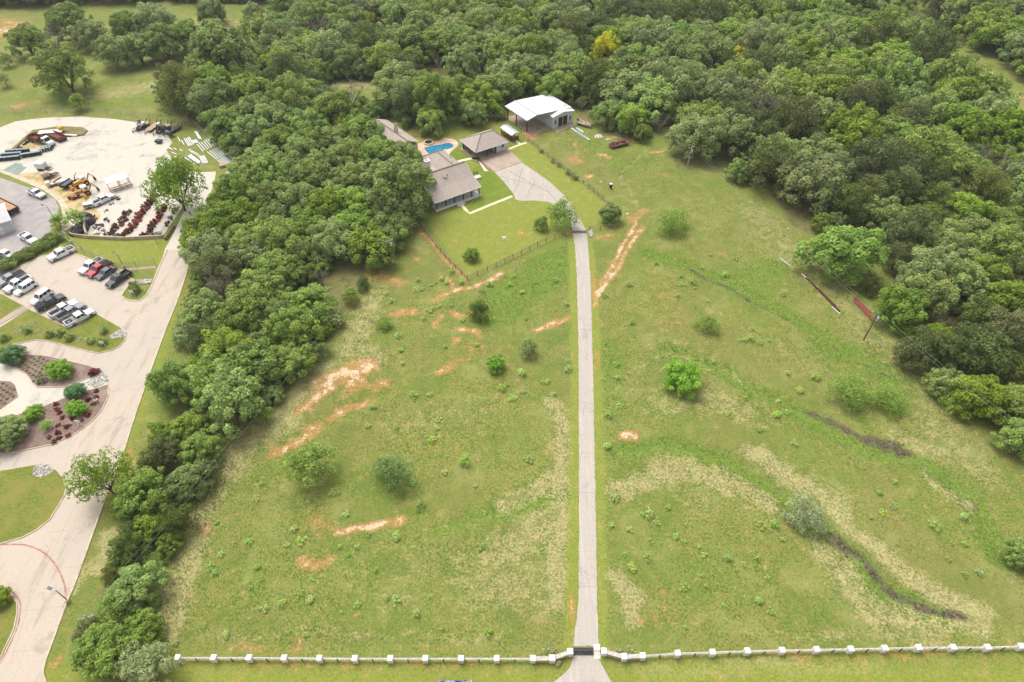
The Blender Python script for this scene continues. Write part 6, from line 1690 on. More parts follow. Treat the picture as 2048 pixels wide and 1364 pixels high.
# trees that stand out in the photograph: kind, name, label, category, pixel x, y, radius
NOTED = [
 ('juniper', 'juniper_tree', 'small dark juniper directly above the narrowest part of the lower belt', 'tree', 264, 1062, 26),
 ('juniper', 'juniper_tree', 'small dark juniper directly below the narrowest part of the lower belt', 'tree', 228, 1146, 26),
 ('oak', 'oak_tree', 'small oak on the pasture side of the narrowest part of the lower belt', 'tree', 335, 1088, 24),
 ('juniper', 'juniper_tree', 'dark juniper at the pasture edge right of the light topped oak', 'tree', 412, 944, 26),
 ('oak', 'oak_tree', 'small oak at the verge just right of the road tree', 'tree', 246, 1008, 24),
 ('juniper', 'juniper_tree', 'small dark juniper at the verge above the light topped oak', 'tree', 298, 928, 26),
 ('oak', 'oak_tree', 'small oak at the verge above the dark verge juniper', 'tree', 322, 868, 28),
 ('oak', 'oak_tree', 'mid green oak in the middle of the belt above the green pasture edge tree', 'tree', 380, 850, 36),
 ('grey_oak', 'oak_tree', 'grey green oak just behind the pale airy tree under the power line', 'tree', 1893, 762, 34),
 ('oak', 'oak_tree', 'dark oak second behind the pale airy tree under the power line', 'tree', 1962, 786, 46),
 ('oak', 'oak_tree', 'dark oak cut by the right edge behind the power line', 'tree', 2030, 806, 42),
 ('elm', 'elm_tree', 'green tree at the right edge where the power line leaves the photo', 'tree', 2044, 872, 38),
 ('juniper', 'juniper_tree', 'brownish juniper left of the dark oak near the right edge', 'tree', 1905, 706, 38),
 ('oak', 'oak_tree', 'light topped oak beside the loose open tree over the road', 'tree', 285, 985, 52),
 ('juniper', 'juniper_tree', 'dark juniper on the pasture side of the lower belt, below the light topped oak', 'tree', 350, 1040, 36),
 ('juniper', 'juniper_tree', 'dark juniper at the narrowest part of the lower belt', 'tree', 252, 1100, 36),
 ('oak', 'oak_tree', 'oak on the pasture side right of the light topped oak', 'tree', 372, 962, 38),
 ('elm', 'elm_tree', 'green tree at the pasture edge where the belt starts to narrow', 'tree', 402, 893, 38),
 ('juniper', 'juniper_tree', 'dark juniper by the road verge where the belt starts to narrow', 'tree', 325, 905, 34),
 ('oak', 'oak_tree', 'mid green oak between the two dark junipers of the lower belt', 'tree', 298, 1052, 34),
 ('mesquite', 'mesquite_tree', 'small feathery tree in the thin part of the lower belt', 'tree', 308, 1122, 24),
 ('oak', 'oak_tree', 'green oak on the pasture side of the bottom clump of the belt', 'tree', 283, 1255, 36),
 ('juniper', 'juniper_tree', 'dark juniper on the verge side of the bottom clump of the belt', 'tree', 180, 1265, 30),
 ('yellow', 'yellow_tree', 'larger of two bright yellow trees in the woods behind the white roofed barn', 'tree', 1213, 92, 27),
 ('yellow', 'yellow_tree', 'smaller bright yellow tree standing farther right in the woods', 'tree', 1481, 108, 19),
 ('yellow', 'yellow_tree', 'small yellow treetop near the upper edge of the woods, far behind the pool', 'tree', 736, 36, 13),
 (with_leaf('elm', 'lime'), 'elm_tree', 'large bright green round tree at the right woods edge beside the power line', 'tree', 1688, 495, 60),
 ('elm', 'elm_tree', 'light green tree in front of dark junipers, just right of the rusty pipe pile', 'tree', 1806, 612, 44),
 ('elm', 'elm_tree', 'tall pale green tree rising left of the white roofed barn', 'tree', 925, 118, 34),
 ('lime', 'elm_tree', 'vivid green tree behind the rusty flatbed trailer', 'tree', 1266, 228, 34),
 ('oak', 'oak_tree', 'dark rounded oak between the boat and the vivid green tree', 'tree', 1216, 222, 30),
 ('oak', 'oak_tree', 'oak leaning over the right rear corner of the white barn roof', 'tree', 1118, 170, 34),
 ('elm', 'elm_tree', 'light green oak overhanging the left wall of the grey roofed house', 'tree', 800, 370, 62),
 ('grey_oak', 'oak_tree', 'wide grey green oak beside the front porch of the house', 'tree', 800, 412, 42),
 ('elm', 'elm_tree', 'light green tree at the back of the swimming pool', 'tree', 862, 235, 30),
 ('grey_oak', 'oak_tree', 'broad grey green oak where the woods meet the top of the right pasture', 'tree', 1392, 266, 44),
 ('grey_oak', 'oak_tree', 'broad grey green oak second along the right hand woods edge', 'tree', 1462, 262, 46),
 ('lime', 'elm_tree', 'fresh green spreading tree half way along the right hand woods edge', 'tree', 1560, 300, 48),
 ('grey_oak', 'oak_tree', 'grey green oak overhanging the pasture below the fresh green tree', 'tree', 1620, 355, 56),
 ('dead', 'dead_tree', 'bare pinkish grey tree among junipers right of the rusty pipe piles', 'tree', 1880, 632, 24),
 ('dead', 'dead_tree', 'bare grey tree at the wood edge left of the power pole', 'tree', 1320, 240, 22),
 ('dead', 'dead_tree', 'leafless grey treetop sticking out of the tree belt beside the road', 'tree', 640, 548, 20),
 ('dead', 'dead_tree', 'bare grey tree in the meadow thicket at the upper left', 'tree', 103, 70, 28),
 ('dead', 'dead_tree', 'bare grey treetop in the woods left of the tall pale green tree', 'tree', 876, 120, 18),
 ('juniper', 'juniper_tree', 'lone dark olive juniper by the woods gap below the large round tree', 'tree', 1742, 566, 21),
 ('juniper', 'juniper_tree', 'dark low juniper at the edge of the right pasture under the power line', 'tree', 1813, 706, 27),
 ('juniper', 'juniper_tree', 'brownish juniper in the right woods behind the bare pinkish tree', 'tree', 1850, 690, 44),
 ('juniper', 'juniper_tree', 'brownish juniper nearest the right edge of the photo', 'tree', 1960, 700, 56),
 ('mesquite', 'mesquite_tree', 'pale green airy tree in front of dark trees under the power line', 'tree', 1915, 805, 34),
 ('mesquite', 'mesquite_tree', 'small light green tree at the lower end of the belt, next to the power pole', 'tree', 235, 1215, 46),
 ('elm', 'elm_tree', 'bright green tree at the foot of the belt above the dark last tree', 'tree', 268, 1170, 48),
 ('oak', 'oak_tree', 'dark oak at the bottom end of the belt beside the road bend', 'tree', 200, 1300, 50),
 ('willow', 'willow_tree', 'grey green brushy tree at the end of the white pillared fence', 'tree', 292, 1330, 52),
]
LANDMARKS = [('the larger yellow tree', 1213, 92), ('the smaller yellow tree', 1481, 111), ('the fresh green tree', 1560, 300), ('the tall pale tree', 925, 118), ('the big round tree', 1688, 495), ('the bare pinkish tree', 1880, 632), ('the bare belt treetop', 640, 548), ('the wide meadow bush', 122, 130), ('the lone meadow tree', 440, 102), ('the right photo edge', 2040, 380), ('the top right corner', 2040, 10), ('the top photo edge', 1000, 5), ('the vivid green tree', 1266, 228), ('the overhanging road tree', 197, 950), ('the yard tree', 345, 362), ('the oak beside the porch', 800, 425),
 ('the white barn roof', 1080, 215), ('the boat on its trailer', 1167, 250), ('the rusty flatbed trailer', 1240, 290), ('the swimming pool', 875, 298), ('the garage', 968, 283), ('the house porch', 915, 405), ('the house chimney', 855, 335), ('the guest house roof', 785, 258),
 ('the double power pole', 784, 500), ('the wood edge pole', 1386, 300), ('the rusty pipe piles', 1690, 610), ('the leaning power pole', 1740, 655), ('the white pipes', 420, 300), ('the yard gate', 330, 530), ('the orange clay scar', 690, 745), ('the road lamp post', 120, 1190),
 ('the leftmost fence pillar', 354, 1318), ('the gravel yard', 200, 290), ('the loop drive', 110, 700), ('the car park', 180, 580), ('the big bare clay patch', 620, 825), ('the fallen dead branch', 742, 640), ('the woods clearing', 700, 170), ('the grass lane', 1940, 110), ('the lone dark juniper', 1730, 560), ('the yard fence corner', 935, 560), ('the orange tyre tracks', 1235, 540), ('the small clay pit', 1254, 873), ('the curved orange clay scar', 760, 1052), ('the cattle grid', 1158, 464), ('the entrance gate', 1165, 1303), ('the bird house pole', 1008, 495), ('the upper weedy ditch', 1770, 890), ('the lower weedy ditch', 1740, 1150), ('the bright green round tree', 1366, 757), ('the large spreading mesquite', 620, 925), ('the dusky green rounded tree', 784, 942), ('the lime green sapling', 991, 724), ('the silvery bush in the ditch', 1615, 1028), ('the two pale airy trees', 1735, 790), ('the faint orange patch', 640, 1120), ('the dry grass bank', 1115, 1000)]
def where(px, py, extra=()):
    """where a plant stands, told from the landmark nearest to it in the photograph"""
    nm, lx, ly = min(LANDMARKS + list(extra), key=lambda q: (q[1] - px) ** 2 + (q[2] - py) ** 2)
    dx, dy = px - lx, py - ly
    d = math.hypot(dx, dy)
    a = math.degrees(math.atan2(-dy, dx)) % 360
    w = ['right of', 'upper right of', 'above', 'upper left of', 'left of', 'lower left of', 'below', 'lower right of'][int((a + 22.5) // 45) % 8]
    return ('just ' if d < 45 else 'close ' if d < 85 else 'some way ' if d < 140 else 'far ' if d < 230 else 'far ') + w + ' ' + nm
def build_woods():
    crowns = dart_crowns()
    noted_xy = []
    noted_px = [(px, py, rp) for _, _, _, _, px, py, rp in NOTED]
    for kind, name, label, cat, px, py, rp in NOTED:
        e = tree_px(kind, name, label, cat, px, py, rp, None, 1.3 if kind == 'yellow' else 1.0)
        noted_xy.append((e.location.x, e.location.y, rp * mpp(py)))
    keep = []
    for x, y, r in crowns:
        if any((x - a) ** 2 + (y - b) ** 2 < (.62 * (r + q)) ** 2 for a, b, q in noted_xy): continue
        cx_, cy_, cd = to_px((x, y, r))
        if any(math.hypot(cx_ - a, cy_ - b) < .62 * (q + r * FPX / cd) and cy_ > b and q < 40 for a, b, q in noted_px): continue
        if any(abs(cx_ - a) < q + .9 * r * FPX / cd and abs(cy_ - b) < q + .9 * r * FPX / cd and y < Q(a, c_).y + 1 for a, b, q, c_ in ((784, 502, 8, 527), (1381, 315, 6, 336))): continue
        keep.append((x, y, r))
    rows = []
    for x, y, r in keep:
        px, py, d = to_px((x, y, 4.0))
        vis = -60 < px < 2108 and -50 < py < 1400
        rows.append(((r / d) if vis else 0.0, x, y, r, px, py))
    rows.sort(reverse=True)
    rest = []
    WORD = {'oak': 'mid green oak', 'grey_oak': 'grey green oak', 'elm': 'lighter green tree', 'juniper': 'dark olive juniper', 'dead': 'bare grey tree', 'mesquite': 'small feathery tree', 'lime': 'fresh green tree'}
    NAME = {'oak': 'oak_tree', 'grey_oak': 'oak_tree', 'elm': 'elm_tree', 'juniper': 'juniper_tree', 'dead': 'dead_tree', 'mesquite': 'mesquite_tree', 'lime': 'elm_tree'}
    def pick(x, y, px, py):
        a = fbm(np.array([x]), np.array([y]), 26.0, 77)[0] + (random.random() - .5) * .6
        if px > 1500 and py > 380: w = 'juniper' if a < .44 else 'oak' if a < .62 else 'grey_oak' if a < .8 else 'elm'
        elif px < 560 and py > 800: w = 'juniper' if a < .45 else 'oak' if a < .65 else 'elm'
        else: w = 'juniper' if a < .22 else 'oak' if a < .54 else 'grey_oak' if a < .72 else 'elm'
        if random.random() < .02: w = 'dead'
        return w
    n = 0
    for s, x, y, r, px, py in rows:
        w = pick(x, y, px, py)
        if s > 0 and n < 262:
            n += 1
            if r < 2.2 and w not in ('juniper', 'dead'): w = 'mesquite' if random.random() < .4 else w
            if px < 860 and py > 900: reg = ('in the lower part of the belt between road and pasture', 'trees in the lower belt beside the road')
            elif px < 900 and py > 560: reg = ('in the middle of the dense belt left of the pasture', 'trees in the middle of the belt')
            elif px < 900 and py > 255: reg = ('in the upper belt between the gravel yard and the house', 'trees in the upper belt')
            elif px > 1300 and py > 420: reg = ('in the woods along the lower right pasture edge', 'trees of the lower right woods')
            elif px > 1300: reg = ('in the woods above the right hand pasture', 'trees of the upper right woods')
            else: reg = ('in the woods behind the house and barn', 'trees of the woods behind the barn')
            hs = 1.0 + (random.random() - .5) * .45
            lb = ('large ' if r > 5 else 'small ' if r < 3.2 else 'narrow ' if r < 3.9 else '') + WORD[w] + ' ' + where(px, py)
            tree(w, NAME[w], lb, 'tree', (x, y), r * 1.06, reg[1], hs)
        else:
            rest.append((x, y, r, w))
    # the far woods: one object whose trees are instanced on its points
    tcol = bpy.data.collections.new('woodland_trees')
    order = []
    for k in ('oak', 'grey_oak', 'elm', 'juniper', 'dead', 'mesquite', 'lime'):
        for v, (c, t, R) in enumerate(SPECIES[k]):
            bm = bmesh.new()
            if t: bm.from_mesh(t)
            nt = len(bm.faces)
            if c: bm.from_mesh(c)
            bm.faces.ensure_lookup_table()
            for f in bm.faces[nt:]: f.material_index = 1
            me = bpy.data.meshes.new('woodland_tree')
            bm.to_mesh(me); bm.free()
            me.materials.append(BARK if k != 'dead' else DEAD)
            if c: me.materials.append(c.materials[0])
            o = bpy.data.objects.new('t%03d' % len(order), me)
            tcol.objects.link(o)
            order.append((k, R))
    idx = {k: [i for i, (a, R) in enumerate(order) if a == k] for k in set(a for a, _ in order)}
    me = bpy.data.meshes.new('woodland')
    me.from_pydata([(x, y, 0.0) for x, y, r, w in rest], [], [])
    js = [random.choice(idx[w]) for x, y, r, w in rest]
    me.attributes.new('pick', 'INT', 'POINT').data.foreach_set('value', np.array(js, np.int32))
    sz = np.array([[r * 1.06 / order[j][1]] * 3 for j, (x, y, r, w) in zip(js, rest)], np.float32)
    sz[:, 2] *= .75 + .5 * RNG.random(len(rest)); w_ = .85 + .3 * RNG.random(len(rest)); sz[:, 0] *= w_; sz[:, 1] /= w_
    me.attributes.new('size', 'FLOAT_VECTOR', 'POINT').data.foreach_set('vector', sz.ravel())
    me.attributes.new('turn', 'FLOAT', 'POINT').data.foreach_set('value', (RNG.random(len(rest)) * 6.28).astype(np.float32))
    wo = link('woodland', me)
    tag(wo, 'far woods of mixed oaks and junipers stretching to the top of the photo', kind='stuff')
    ng = bpy.data.node_groups.new('woodland', 'GeometryNodeTree')
    ng.interface.new_socket('Geometry', in_out='INPUT', socket_type='NodeSocketGeometry')
    ng.interface.new_socket('Geometry', in_out='OUTPUT', socket_type='NodeSocketGeometry')
    N, Lk = ng.nodes, ng.links
    gi, go = N.new('NodeGroupInput'), N.new('NodeGroupOutput')
    ci = N.new('GeometryNodeCollectionInfo'); ci.inputs['Collection'].default_value = tcol
    ci.inputs['Separate Children'].default_value = True; ci.inputs['Reset Children'].default_value = True
    io = N.new('GeometryNodeInstanceOnPoints'); io.inputs['Pick Instance'].default_value = True
    def named(n, ty):
        a = N.new('GeometryNodeInputNamedAttribute'); a.data_type = ty; a.inputs['Name'].default_value = n
        return a.outputs['Attribute']
    cx = N.new('ShaderNodeCombineXYZ'); Lk.new(named('turn', 'FLOAT'), cx.inputs['Z'])
    Lk.new(gi.outputs[0], io.inputs['Points']); Lk.new(ci.outputs[0], io.inputs['Instance'])
    Lk.new(named('pick', 'INT'), io.inputs['Instance Index']); Lk.new(cx.outputs[0], io.inputs['Rotation']); Lk.new(named('size', 'FLOAT_VECTOR'), io.inputs['Scale'])
    Lk.new(io.outputs[0], go.inputs[0])
    md = wo.modifiers.new('trees', 'NODES'); md.node_group = ng
    print('woods: single', n, 'mass', len(rest))
build_woods()

# ---- trees and bushes standing alone
T = tree_px
T('juniper', 'juniper_tree', 'round dark green tree alone in the pasture below the yard fence corner', 'tree', 958, 622, 21, k=.45)
T(with_leaf('lime', 'vivid'), 'sapling_tree', 'bright lime green sapling left of the driveway, tallest of the pasture saplings', 'tree', 991, 724, 19, hs=1.0)
T('round', 'sapling_tree', 'small dark green bushy tree right of the lime green sapling', 'tree', 1058, 695, 17)
T('elm', 'sapling_tree', 'small green tree inside the yard near the fence corner', 'tree', 942, 507, 15)
T('elm', 'sapling_tree', 'slim young tree on the lawn left of the multi stemmed driveway tree', 'tree', 1082, 445, 13, hs=1.3)
T(with_leaf('airy', 'mesquite'), 'elm_tree', 'multi stemmed tree overhanging the narrow driveway above the cattle grid', 'tree', 1124, 424, 30, hs=1.2)
T('oak', 'sapling_tree', 'dark green young tree right of the drive behind the cattle grid fence', 'tree', 1221, 424, 21)
T('mesquite', 'mesquite_tree', 'pale feathery tree alone at the top of the right pasture', 'tree', 1346, 440, 33)
T(with_leaf('oak', 'vivid'), 'broadleaf_tree', 'bright green round tree alone in the right pasture', 'tree', 1366, 757, 37, hs=.8, k=.4)
T(with_leaf('airy', 'mesquite'), 'mesquite_tree', 'large spreading mesquite in the lower left pasture', 'tree', 620, 925, 46, hs=1.15)
T(with_leaf('airy', 'dusk'), 'broadleaf_tree', 'dusky green rounded tree right of the large spreading mesquite', 'tree', 784, 942, 36, hs=1.15)
T('mesquite', 'mesquite_tree', 'thin half bare tree in the middle of the right pasture', 'tree', 1417, 648, 24)
T('mesquite', 'mesquite_tree', 'larger of two pale airy trees side by side in the right pasture', 'tree', 1702, 780, 42)
T('mesquite', 'mesquite_tree', 'smaller of two pale airy trees side by side in the right pasture', 'tree', 1780, 798, 34)
T('willow', 'willow_tree', 'silvery green bushy tree growing in the ditch of the lower right pasture', 'tree', 1615, 1028, 37)
T('mesquite', 'mesquite_tree', 'half bare shrubby tree beside the fallen dead branch', 'tree', 768, 645, 18)
T('oak', 'oak_tree', 'tree at the right edge of the photo near the lower woods', 'tree', 2046, 1105, 30)
T(with_leaf('airy', 'oak'), 'elm_tree', 'loose open tree overhanging the concrete road at the belt', 'tree', 197, 950, 50, hs=1.4)
T(with_leaf('airy', 'oak'), 'elm_tree', 'tall loose leaved tree standing at the edge of the gravel yard', 'tree', 345, 362, 47, hs=1.5)
T(with_leaf('lime', 'vivid'), 'ornamental_tree', 'lime green rounded tree in the planted bed above the white gravel path', 'tree', 116, 735, 24, hs=.85)
T('blue', 'ornamental_tree', 'bluish green tree on the white gravel path in the planting beds', 'tree', 150, 779, 19, hs=.8)
T(with_leaf('lime', 'vivid'), 'ornamental_tree', 'lime green tree directly below the bluish green tree', 'tree', 150, 814, 20, hs=.8)
T(with_leaf('lime', 'vivid'), 'ornamental_tree', 'lime green tree at the lower edge of the white gravel path', 'tree', 64, 824, 19, hs=.8)
T(with_leaf('round', 'vivid'), 'ornamental_tree', 'smallest lime green tree among the red shrubs', 'tree', 92, 851, 10)
T('oak', 'oak_tree', 'large dark green tree at the left edge of the planted bed', 'tree', 12, 863, 34, hs=.8)
T('blue', 'oak_tree', 'dark bluish tree at the left edge beside the loop drive', 'tree', 20, 707, 24, hs=.8)
T('oak', 'ornamental_tree', 'small tree on the curbed grass corner beside the black pickup', 'tree', 267, 573, 12)
T('oak', 'ornamental_tree', 'small dark tree on the bottom left grass island', 'tree', -4, 1195, 20)
T('round', 'shrub', 'round green shrub by the lamp post at the grey lot corner', 'shrub', 114, 441, 13)
T(with_leaf('round', 'lime'), 'shrub', 'bright green shrub inside the yard wall beside the black tarp heap', 'shrub', 146, 436, 19)
MT = [('grey_oak', 122, 132, 50, 'wide round bush alone in the meadow above the gravel yard'), ('oak', 440, 102, 58, 'large dark green round tree alone in the meadow at the woods edge'),
      ('grey_oak', 222, 100, 33, 'left end of the meadow tree row'), ('oak', 272, 92, 34, 'second tree of the meadow row from its left end'), ('oak', 325, 78, 37, 'third tree of the meadow row from its left end'), ('elm', 362, 68, 32, 'right end of the meadow tree row'),
      ('grey_oak', 308, 38, 35, 'grey green tree behind the right end of the meadow row'), ('oak', 253, 48, 28, 'tree behind the left end of the meadow row'), ('grey_oak', 178, 66, 30, 'tree between the meadow row and the bare grey tree'),
      ('oak', 48, 76, 33, 'tree beside the pale rubble at the upper left'), ('oak', 134, 40, 38, 'large tree behind the bare grey tree at the upper left'), ('grey_oak', 506, 58, 33, 'pale rounded tree alone in the meadow gap near the woods'),
      ('grey_oak', 506, 22, 20, 'small pale tree above the meadow gap'), ('oak', 420, 18, 27, 'dark tree at the top of the meadow'), ('round', 10, 118, 13, 'low bush at the left edge of the meadow'), ('round', 6, 158, 13, 'second low bush at the left edge of the meadow, nearer the track'),
      ('round', 154, 203, 15, 'small bush between the wide round bush and the gravel track')]
for k, x, y, r, lb in MT: T(k, {'oak': 'oak_tree', 'grey_oak': 'oak_tree', 'elm': 'elm_tree', 'round': 'shrub', 'mesquite': 'mesquite_tree'}[k], lb, 'shrub' if k == 'round' else 'tree', x, y, r)
e = T('dead', 'dead_branch', 'fallen pale dead branch lying in the pasture near the belt', 'branch', 742, 640, 11, hs=.35)
e.rotation_euler = (.5, .2, 1.0)

SAPL = []
def sap(x0, y0, s, pts): SAPL.extend((x0 + a / s, y0 + b / s) for a, b in pts)
sap(300, 980, 2.381, [(690,185),(655,265),(720,245),(905,268),(988,272),(940,312),(1075,378),(765,428),(340,305),(305,395),(285,365),(510,370),(465,450),(530,430),(480,465),(715,495),(765,525),(700,520),(628,543),(545,565),(985,545),(1125,512),(1170,525),(1340,508),(1575,268),(1480,340),(1170,220),(1040,210),(1285,70),(935,115),(810,675),(740,690),(660,680),(1268,590),(1610,680),(260,645),(365,685),(1760,410),(1390,660),(470,245),(400,255),(320,155),(1100,700),(910,580),(120,730)])
sap(500, 640, 3.1, [(900,660),(1165,670),(1170,620),(1130,740),(1205,945),(1725,865),(1005,1005),(595,1205),(275,1295),(75,1020),(45,1110),(935,190),(945,270),(910,100),(1210,165),(1410,155),(1690,325),(1630,480),(1565,420),(1590,400),(1690,445),(1840,380),(1815,385),(1885,460),(1970,280),(1970,250),(760,535),(1010,465),(1115,460),(730,655),(525,1075),(1400,1030),(90,580)])
sap(700, 420, 4.012, [(545,560),(580,635),(540,640),(650,600),(690,580),(735,550),(780,580),(810,490),(885,565),(330,730),(290,670),(640,810),(680,790),(720,780),(810,770),(585,880),(905,885),(385,1010),(425,1230),(1480,580),(1280,600),(1650,560),(1310,530),(1380,660),(1690,700),(1730,750),(1410,870),(1740,1220),(1745,1270),(1385,1300),(1020,1080),(1120,590),(1060,640)])
sap(1180, 440, 3.9, [(945,270),(1140,295),(875,370),(710,440),(800,485),(820,530),(710,505),(915,630),(515,345),(120,585),(680,590),(1160,940),(1210,935),(1260,930),(1330,960),(1400,940),(1265,850),(215,1230),(205,1125),(110,1245),(325,790),(120,965),(1545,1195),(1765,1220),(1510,575),(1640,1330),(300,500),(1050,420)])
sap(1180, 760, 2.258, [(85,155),(130,115),(80,300),(925,285),(115,535),(355,575),(265,600),(240,605),(305,640),(430,655),(180,675),(280,730),(385,705),(425,730),(490,750),(515,790),(255,800),(185,845),(155,785),(505,880),(525,930),(425,940),(625,800),(690,830),(755,800),(800,890),(765,655),(835,650),(815,680),(870,720),(605,1015),(615,1085),(765,1000),(820,1045),(430,1115),(1270,620),(1325,605),(1690,620),(1635,740),(1690,740),(1375,460),(1375,570),(1310,510),(1695,880),(1755,870),(1620,810),(1550,660),(845,160),(890,150),(700,85),(765,225),(630,155),(850,90),(1385,740),(95,655)])
for i, (x, y) in enumerate(SAPL):
    left = x < 1172
    far = y < 760
    sr = (4.6 + 5.8 * random.random() ** 1.4) * (1.0 if y > 700 else .8)
    g = ('left' if left else 'right') + (' upper' if far else ' lower')
    T('sapling', 'sapling_bush', ('large ' if sr > 8.6 else 'small ' if sr < 5.8 else '') + 'bright green sapling clump ' + where(x, y), 'bush', x, y, sr, 'sapling bushes in the %s pasture' % g, hs=.6 + .6 * random.random(), k=.4, crown='foliage', stem='stem')
T(with_leaf('sapling', 'lime'), 'sapling_bush', 'largest yellow green sapling clump in the left pasture', 'bush', 929, 921, 13, crown='foliage', stem='stem')
T(with_leaf('sapling', 'oak'), 'sapling_bush', 'dark green clump beside the curved orange clay scar', 'bush', 838, 1011, 10, crown='foliage', stem='stem')

TUFTS = qs([(250, 1290), (330, 1080), (480, 850), (620, 680), (740, 490), (860, 440), (930, 570), (1150, 480), (1240, 455), (1215, 400), (1060, 284), (1130, 250), (1340, 320), (1560, 440), (1800, 700), (2120, 1000), (2140, 1288), (1300, 1288)])
# ---- grass: tufts standing in the unmown pasture
def grass(name, label, n, region, seed, size, blades, smin=.6):
    rng = np.random.default_rng(seed)
    x0, x1 = min(p.x for p in region), max(p.x for p in region)
    y0, y1 = min(p.y for p in region), max(p.y for p in region)
    X = x0 + (x1 - x0) * rng.random(n); Y = y0 + (y1 - y0) * rng.random(n)
    s = in_poly(X, Y, region); X, Y = X[s], Y[s]
    c = cover(X, Y)
    clump = fbm(X, Y, 1.6, 91)
    s = (c['clay'] + (clump - .5) * .9 < .42) & (c['mown'] < .5) & (c['forest'] < .8) & (clump > .33)
    X, Y = X[s], Y[s]; c = {k: v[s] for k, v in c.items()}; clump = clump[s]
    n = len(X); Z = height(X, Y)
    pat = fbm(X, Y, 3.5, 93)
    dryness = np.clip(c['dry'] * 1.05 + (pat - .5) * 1.1 - c['lush'] * .45 + rng.normal(size=n) * .2, 0, 1)
    col = np.array(srgb(118, 132, 62))[None] * (1 - dryness[:, None]) + np.array(srgb(182, 172, 124))[None] * dryness[:, None]
    lush = np.clip(c['lush'] * .8 + (rng.random(n) - .6) * .5, 0, 1)[:, None]
    col = col * (1 - lush) + np.array(srgb(102, 130, 50))[None] * lush
    lit = np.clip(c['litter'] * 1.5 - .3, 0, 1)[:, None]
    col = col * (1 - lit) + np.array(srgb(80, 70, 60))[None] * lit
    col *= (.82 + .4 * rng.random(n))[:, None] * (.88 + .26 * fbm(X, Y, 2.3, 97))[:, None]
    hgt = size * (.5 + .8 * rng.random(n)) * (.8 + .6 * c['dry'] + .4 * c['lush'])
    B = blades
    base = np.repeat(np.stack([X, Y, Z], -1), B, 0)
    h = np.repeat(hgt, B)
    lean_dir = 2.2 + 2.0 * np.repeat(fbm(X, Y, 9.0, 95), B) * 3.0
    a = rng.random(n * B) * 6.283
    rad = h * .35 * rng.random(n * B)
    b0 = base + np.stack([np.cos(a) * rad, np.sin(a) * rad, np.full(n * B, -.02)], -1)
    w = np.stack([-np.sin(a), np.cos(a), np.zeros(n * B)], -1) * (h * .22)[:, None]
    lean = np.stack([np.cos(lean_dir), np.sin(lean_dir), np.zeros(n * B)], -1) * (h * (.35 + .5 * np.repeat(c['dry'], B)))[:, None]
    tip = b0 + lean + np.stack([np.cos(a) * h * .35, np.sin(a) * h * .35, h * (.55 + .4 * rng.random(n * B))], -1)
    V = np.stack([b0 - w, b0 + w, tip], 1).astype(np.float32)
    me = bpy.data.meshes.new(name)
    m = n * B
    me.vertices.add(m * 3); me.vertices.foreach_set('co', V.ravel())
    me.loops.add(m * 3); me.loops.foreach_set('vertex_index', np.arange(m * 3, dtype=np.int32))
    me.polygons.add(m); me.polygons.foreach_set('loop_start', (np.arange(m) * 3).astype(np.int32))
    me.update(calc_edges=True)
    at = me.attributes.new('blade', 'FLOAT_COLOR', 'POINT')
    cc = np.ones((m * 3, 4), np.float32); cc[:, :3] = np.repeat(col, B * 3, 0)
    at.data.foreach_set('color', cc.ravel())
    if 'grass_blades' not in MATS:
        t = NT('grass_blades')
        a_ = t.new('ShaderNodeAttribute', attribute_name='blade')
        d = t.new('ShaderNodeBsdfDiffuse'); t.l.new(a_.outputs['Color'], d.inputs['Color'])
        gm = t.new('ShaderNodeNewGeometry'); vm = t.new('ShaderNodeVectorMath', operation='ADD'); vm.inputs[1].default_value = (0, 0, 1.6)
        t.l.new(gm.outputs['Normal'], vm.inputs[0]); vn = t.new('ShaderNodeVectorMath', operation='NORMALIZE'); t.l.new(vm.outputs[0], vn.inputs[0]); t.l.new(vn.outputs[0], d.inputs['Normal'])
        tr = t.new('ShaderNodeBsdfTranslucent'); t.l.new(a_.outputs['Color'], tr.inputs['Color'])
        mx = t.new('ShaderNodeMixShader'); mx.inputs[0].default_value = .2
        t.l.new(d.outputs[0], mx.inputs[1]); t.l.new(tr.outputs[0], mx.inputs[2])
        MATS['grass_blades'] = t.done(mx.outputs[0])
    me.materials.append(MATS['grass_blades'])
    return tag(link(name, me), label, kind='stuff')
grass('pasture_grass', 'rough green and straw coloured grass covering the unmown pasture', 240000, TUFTS, 3, .19, 3)
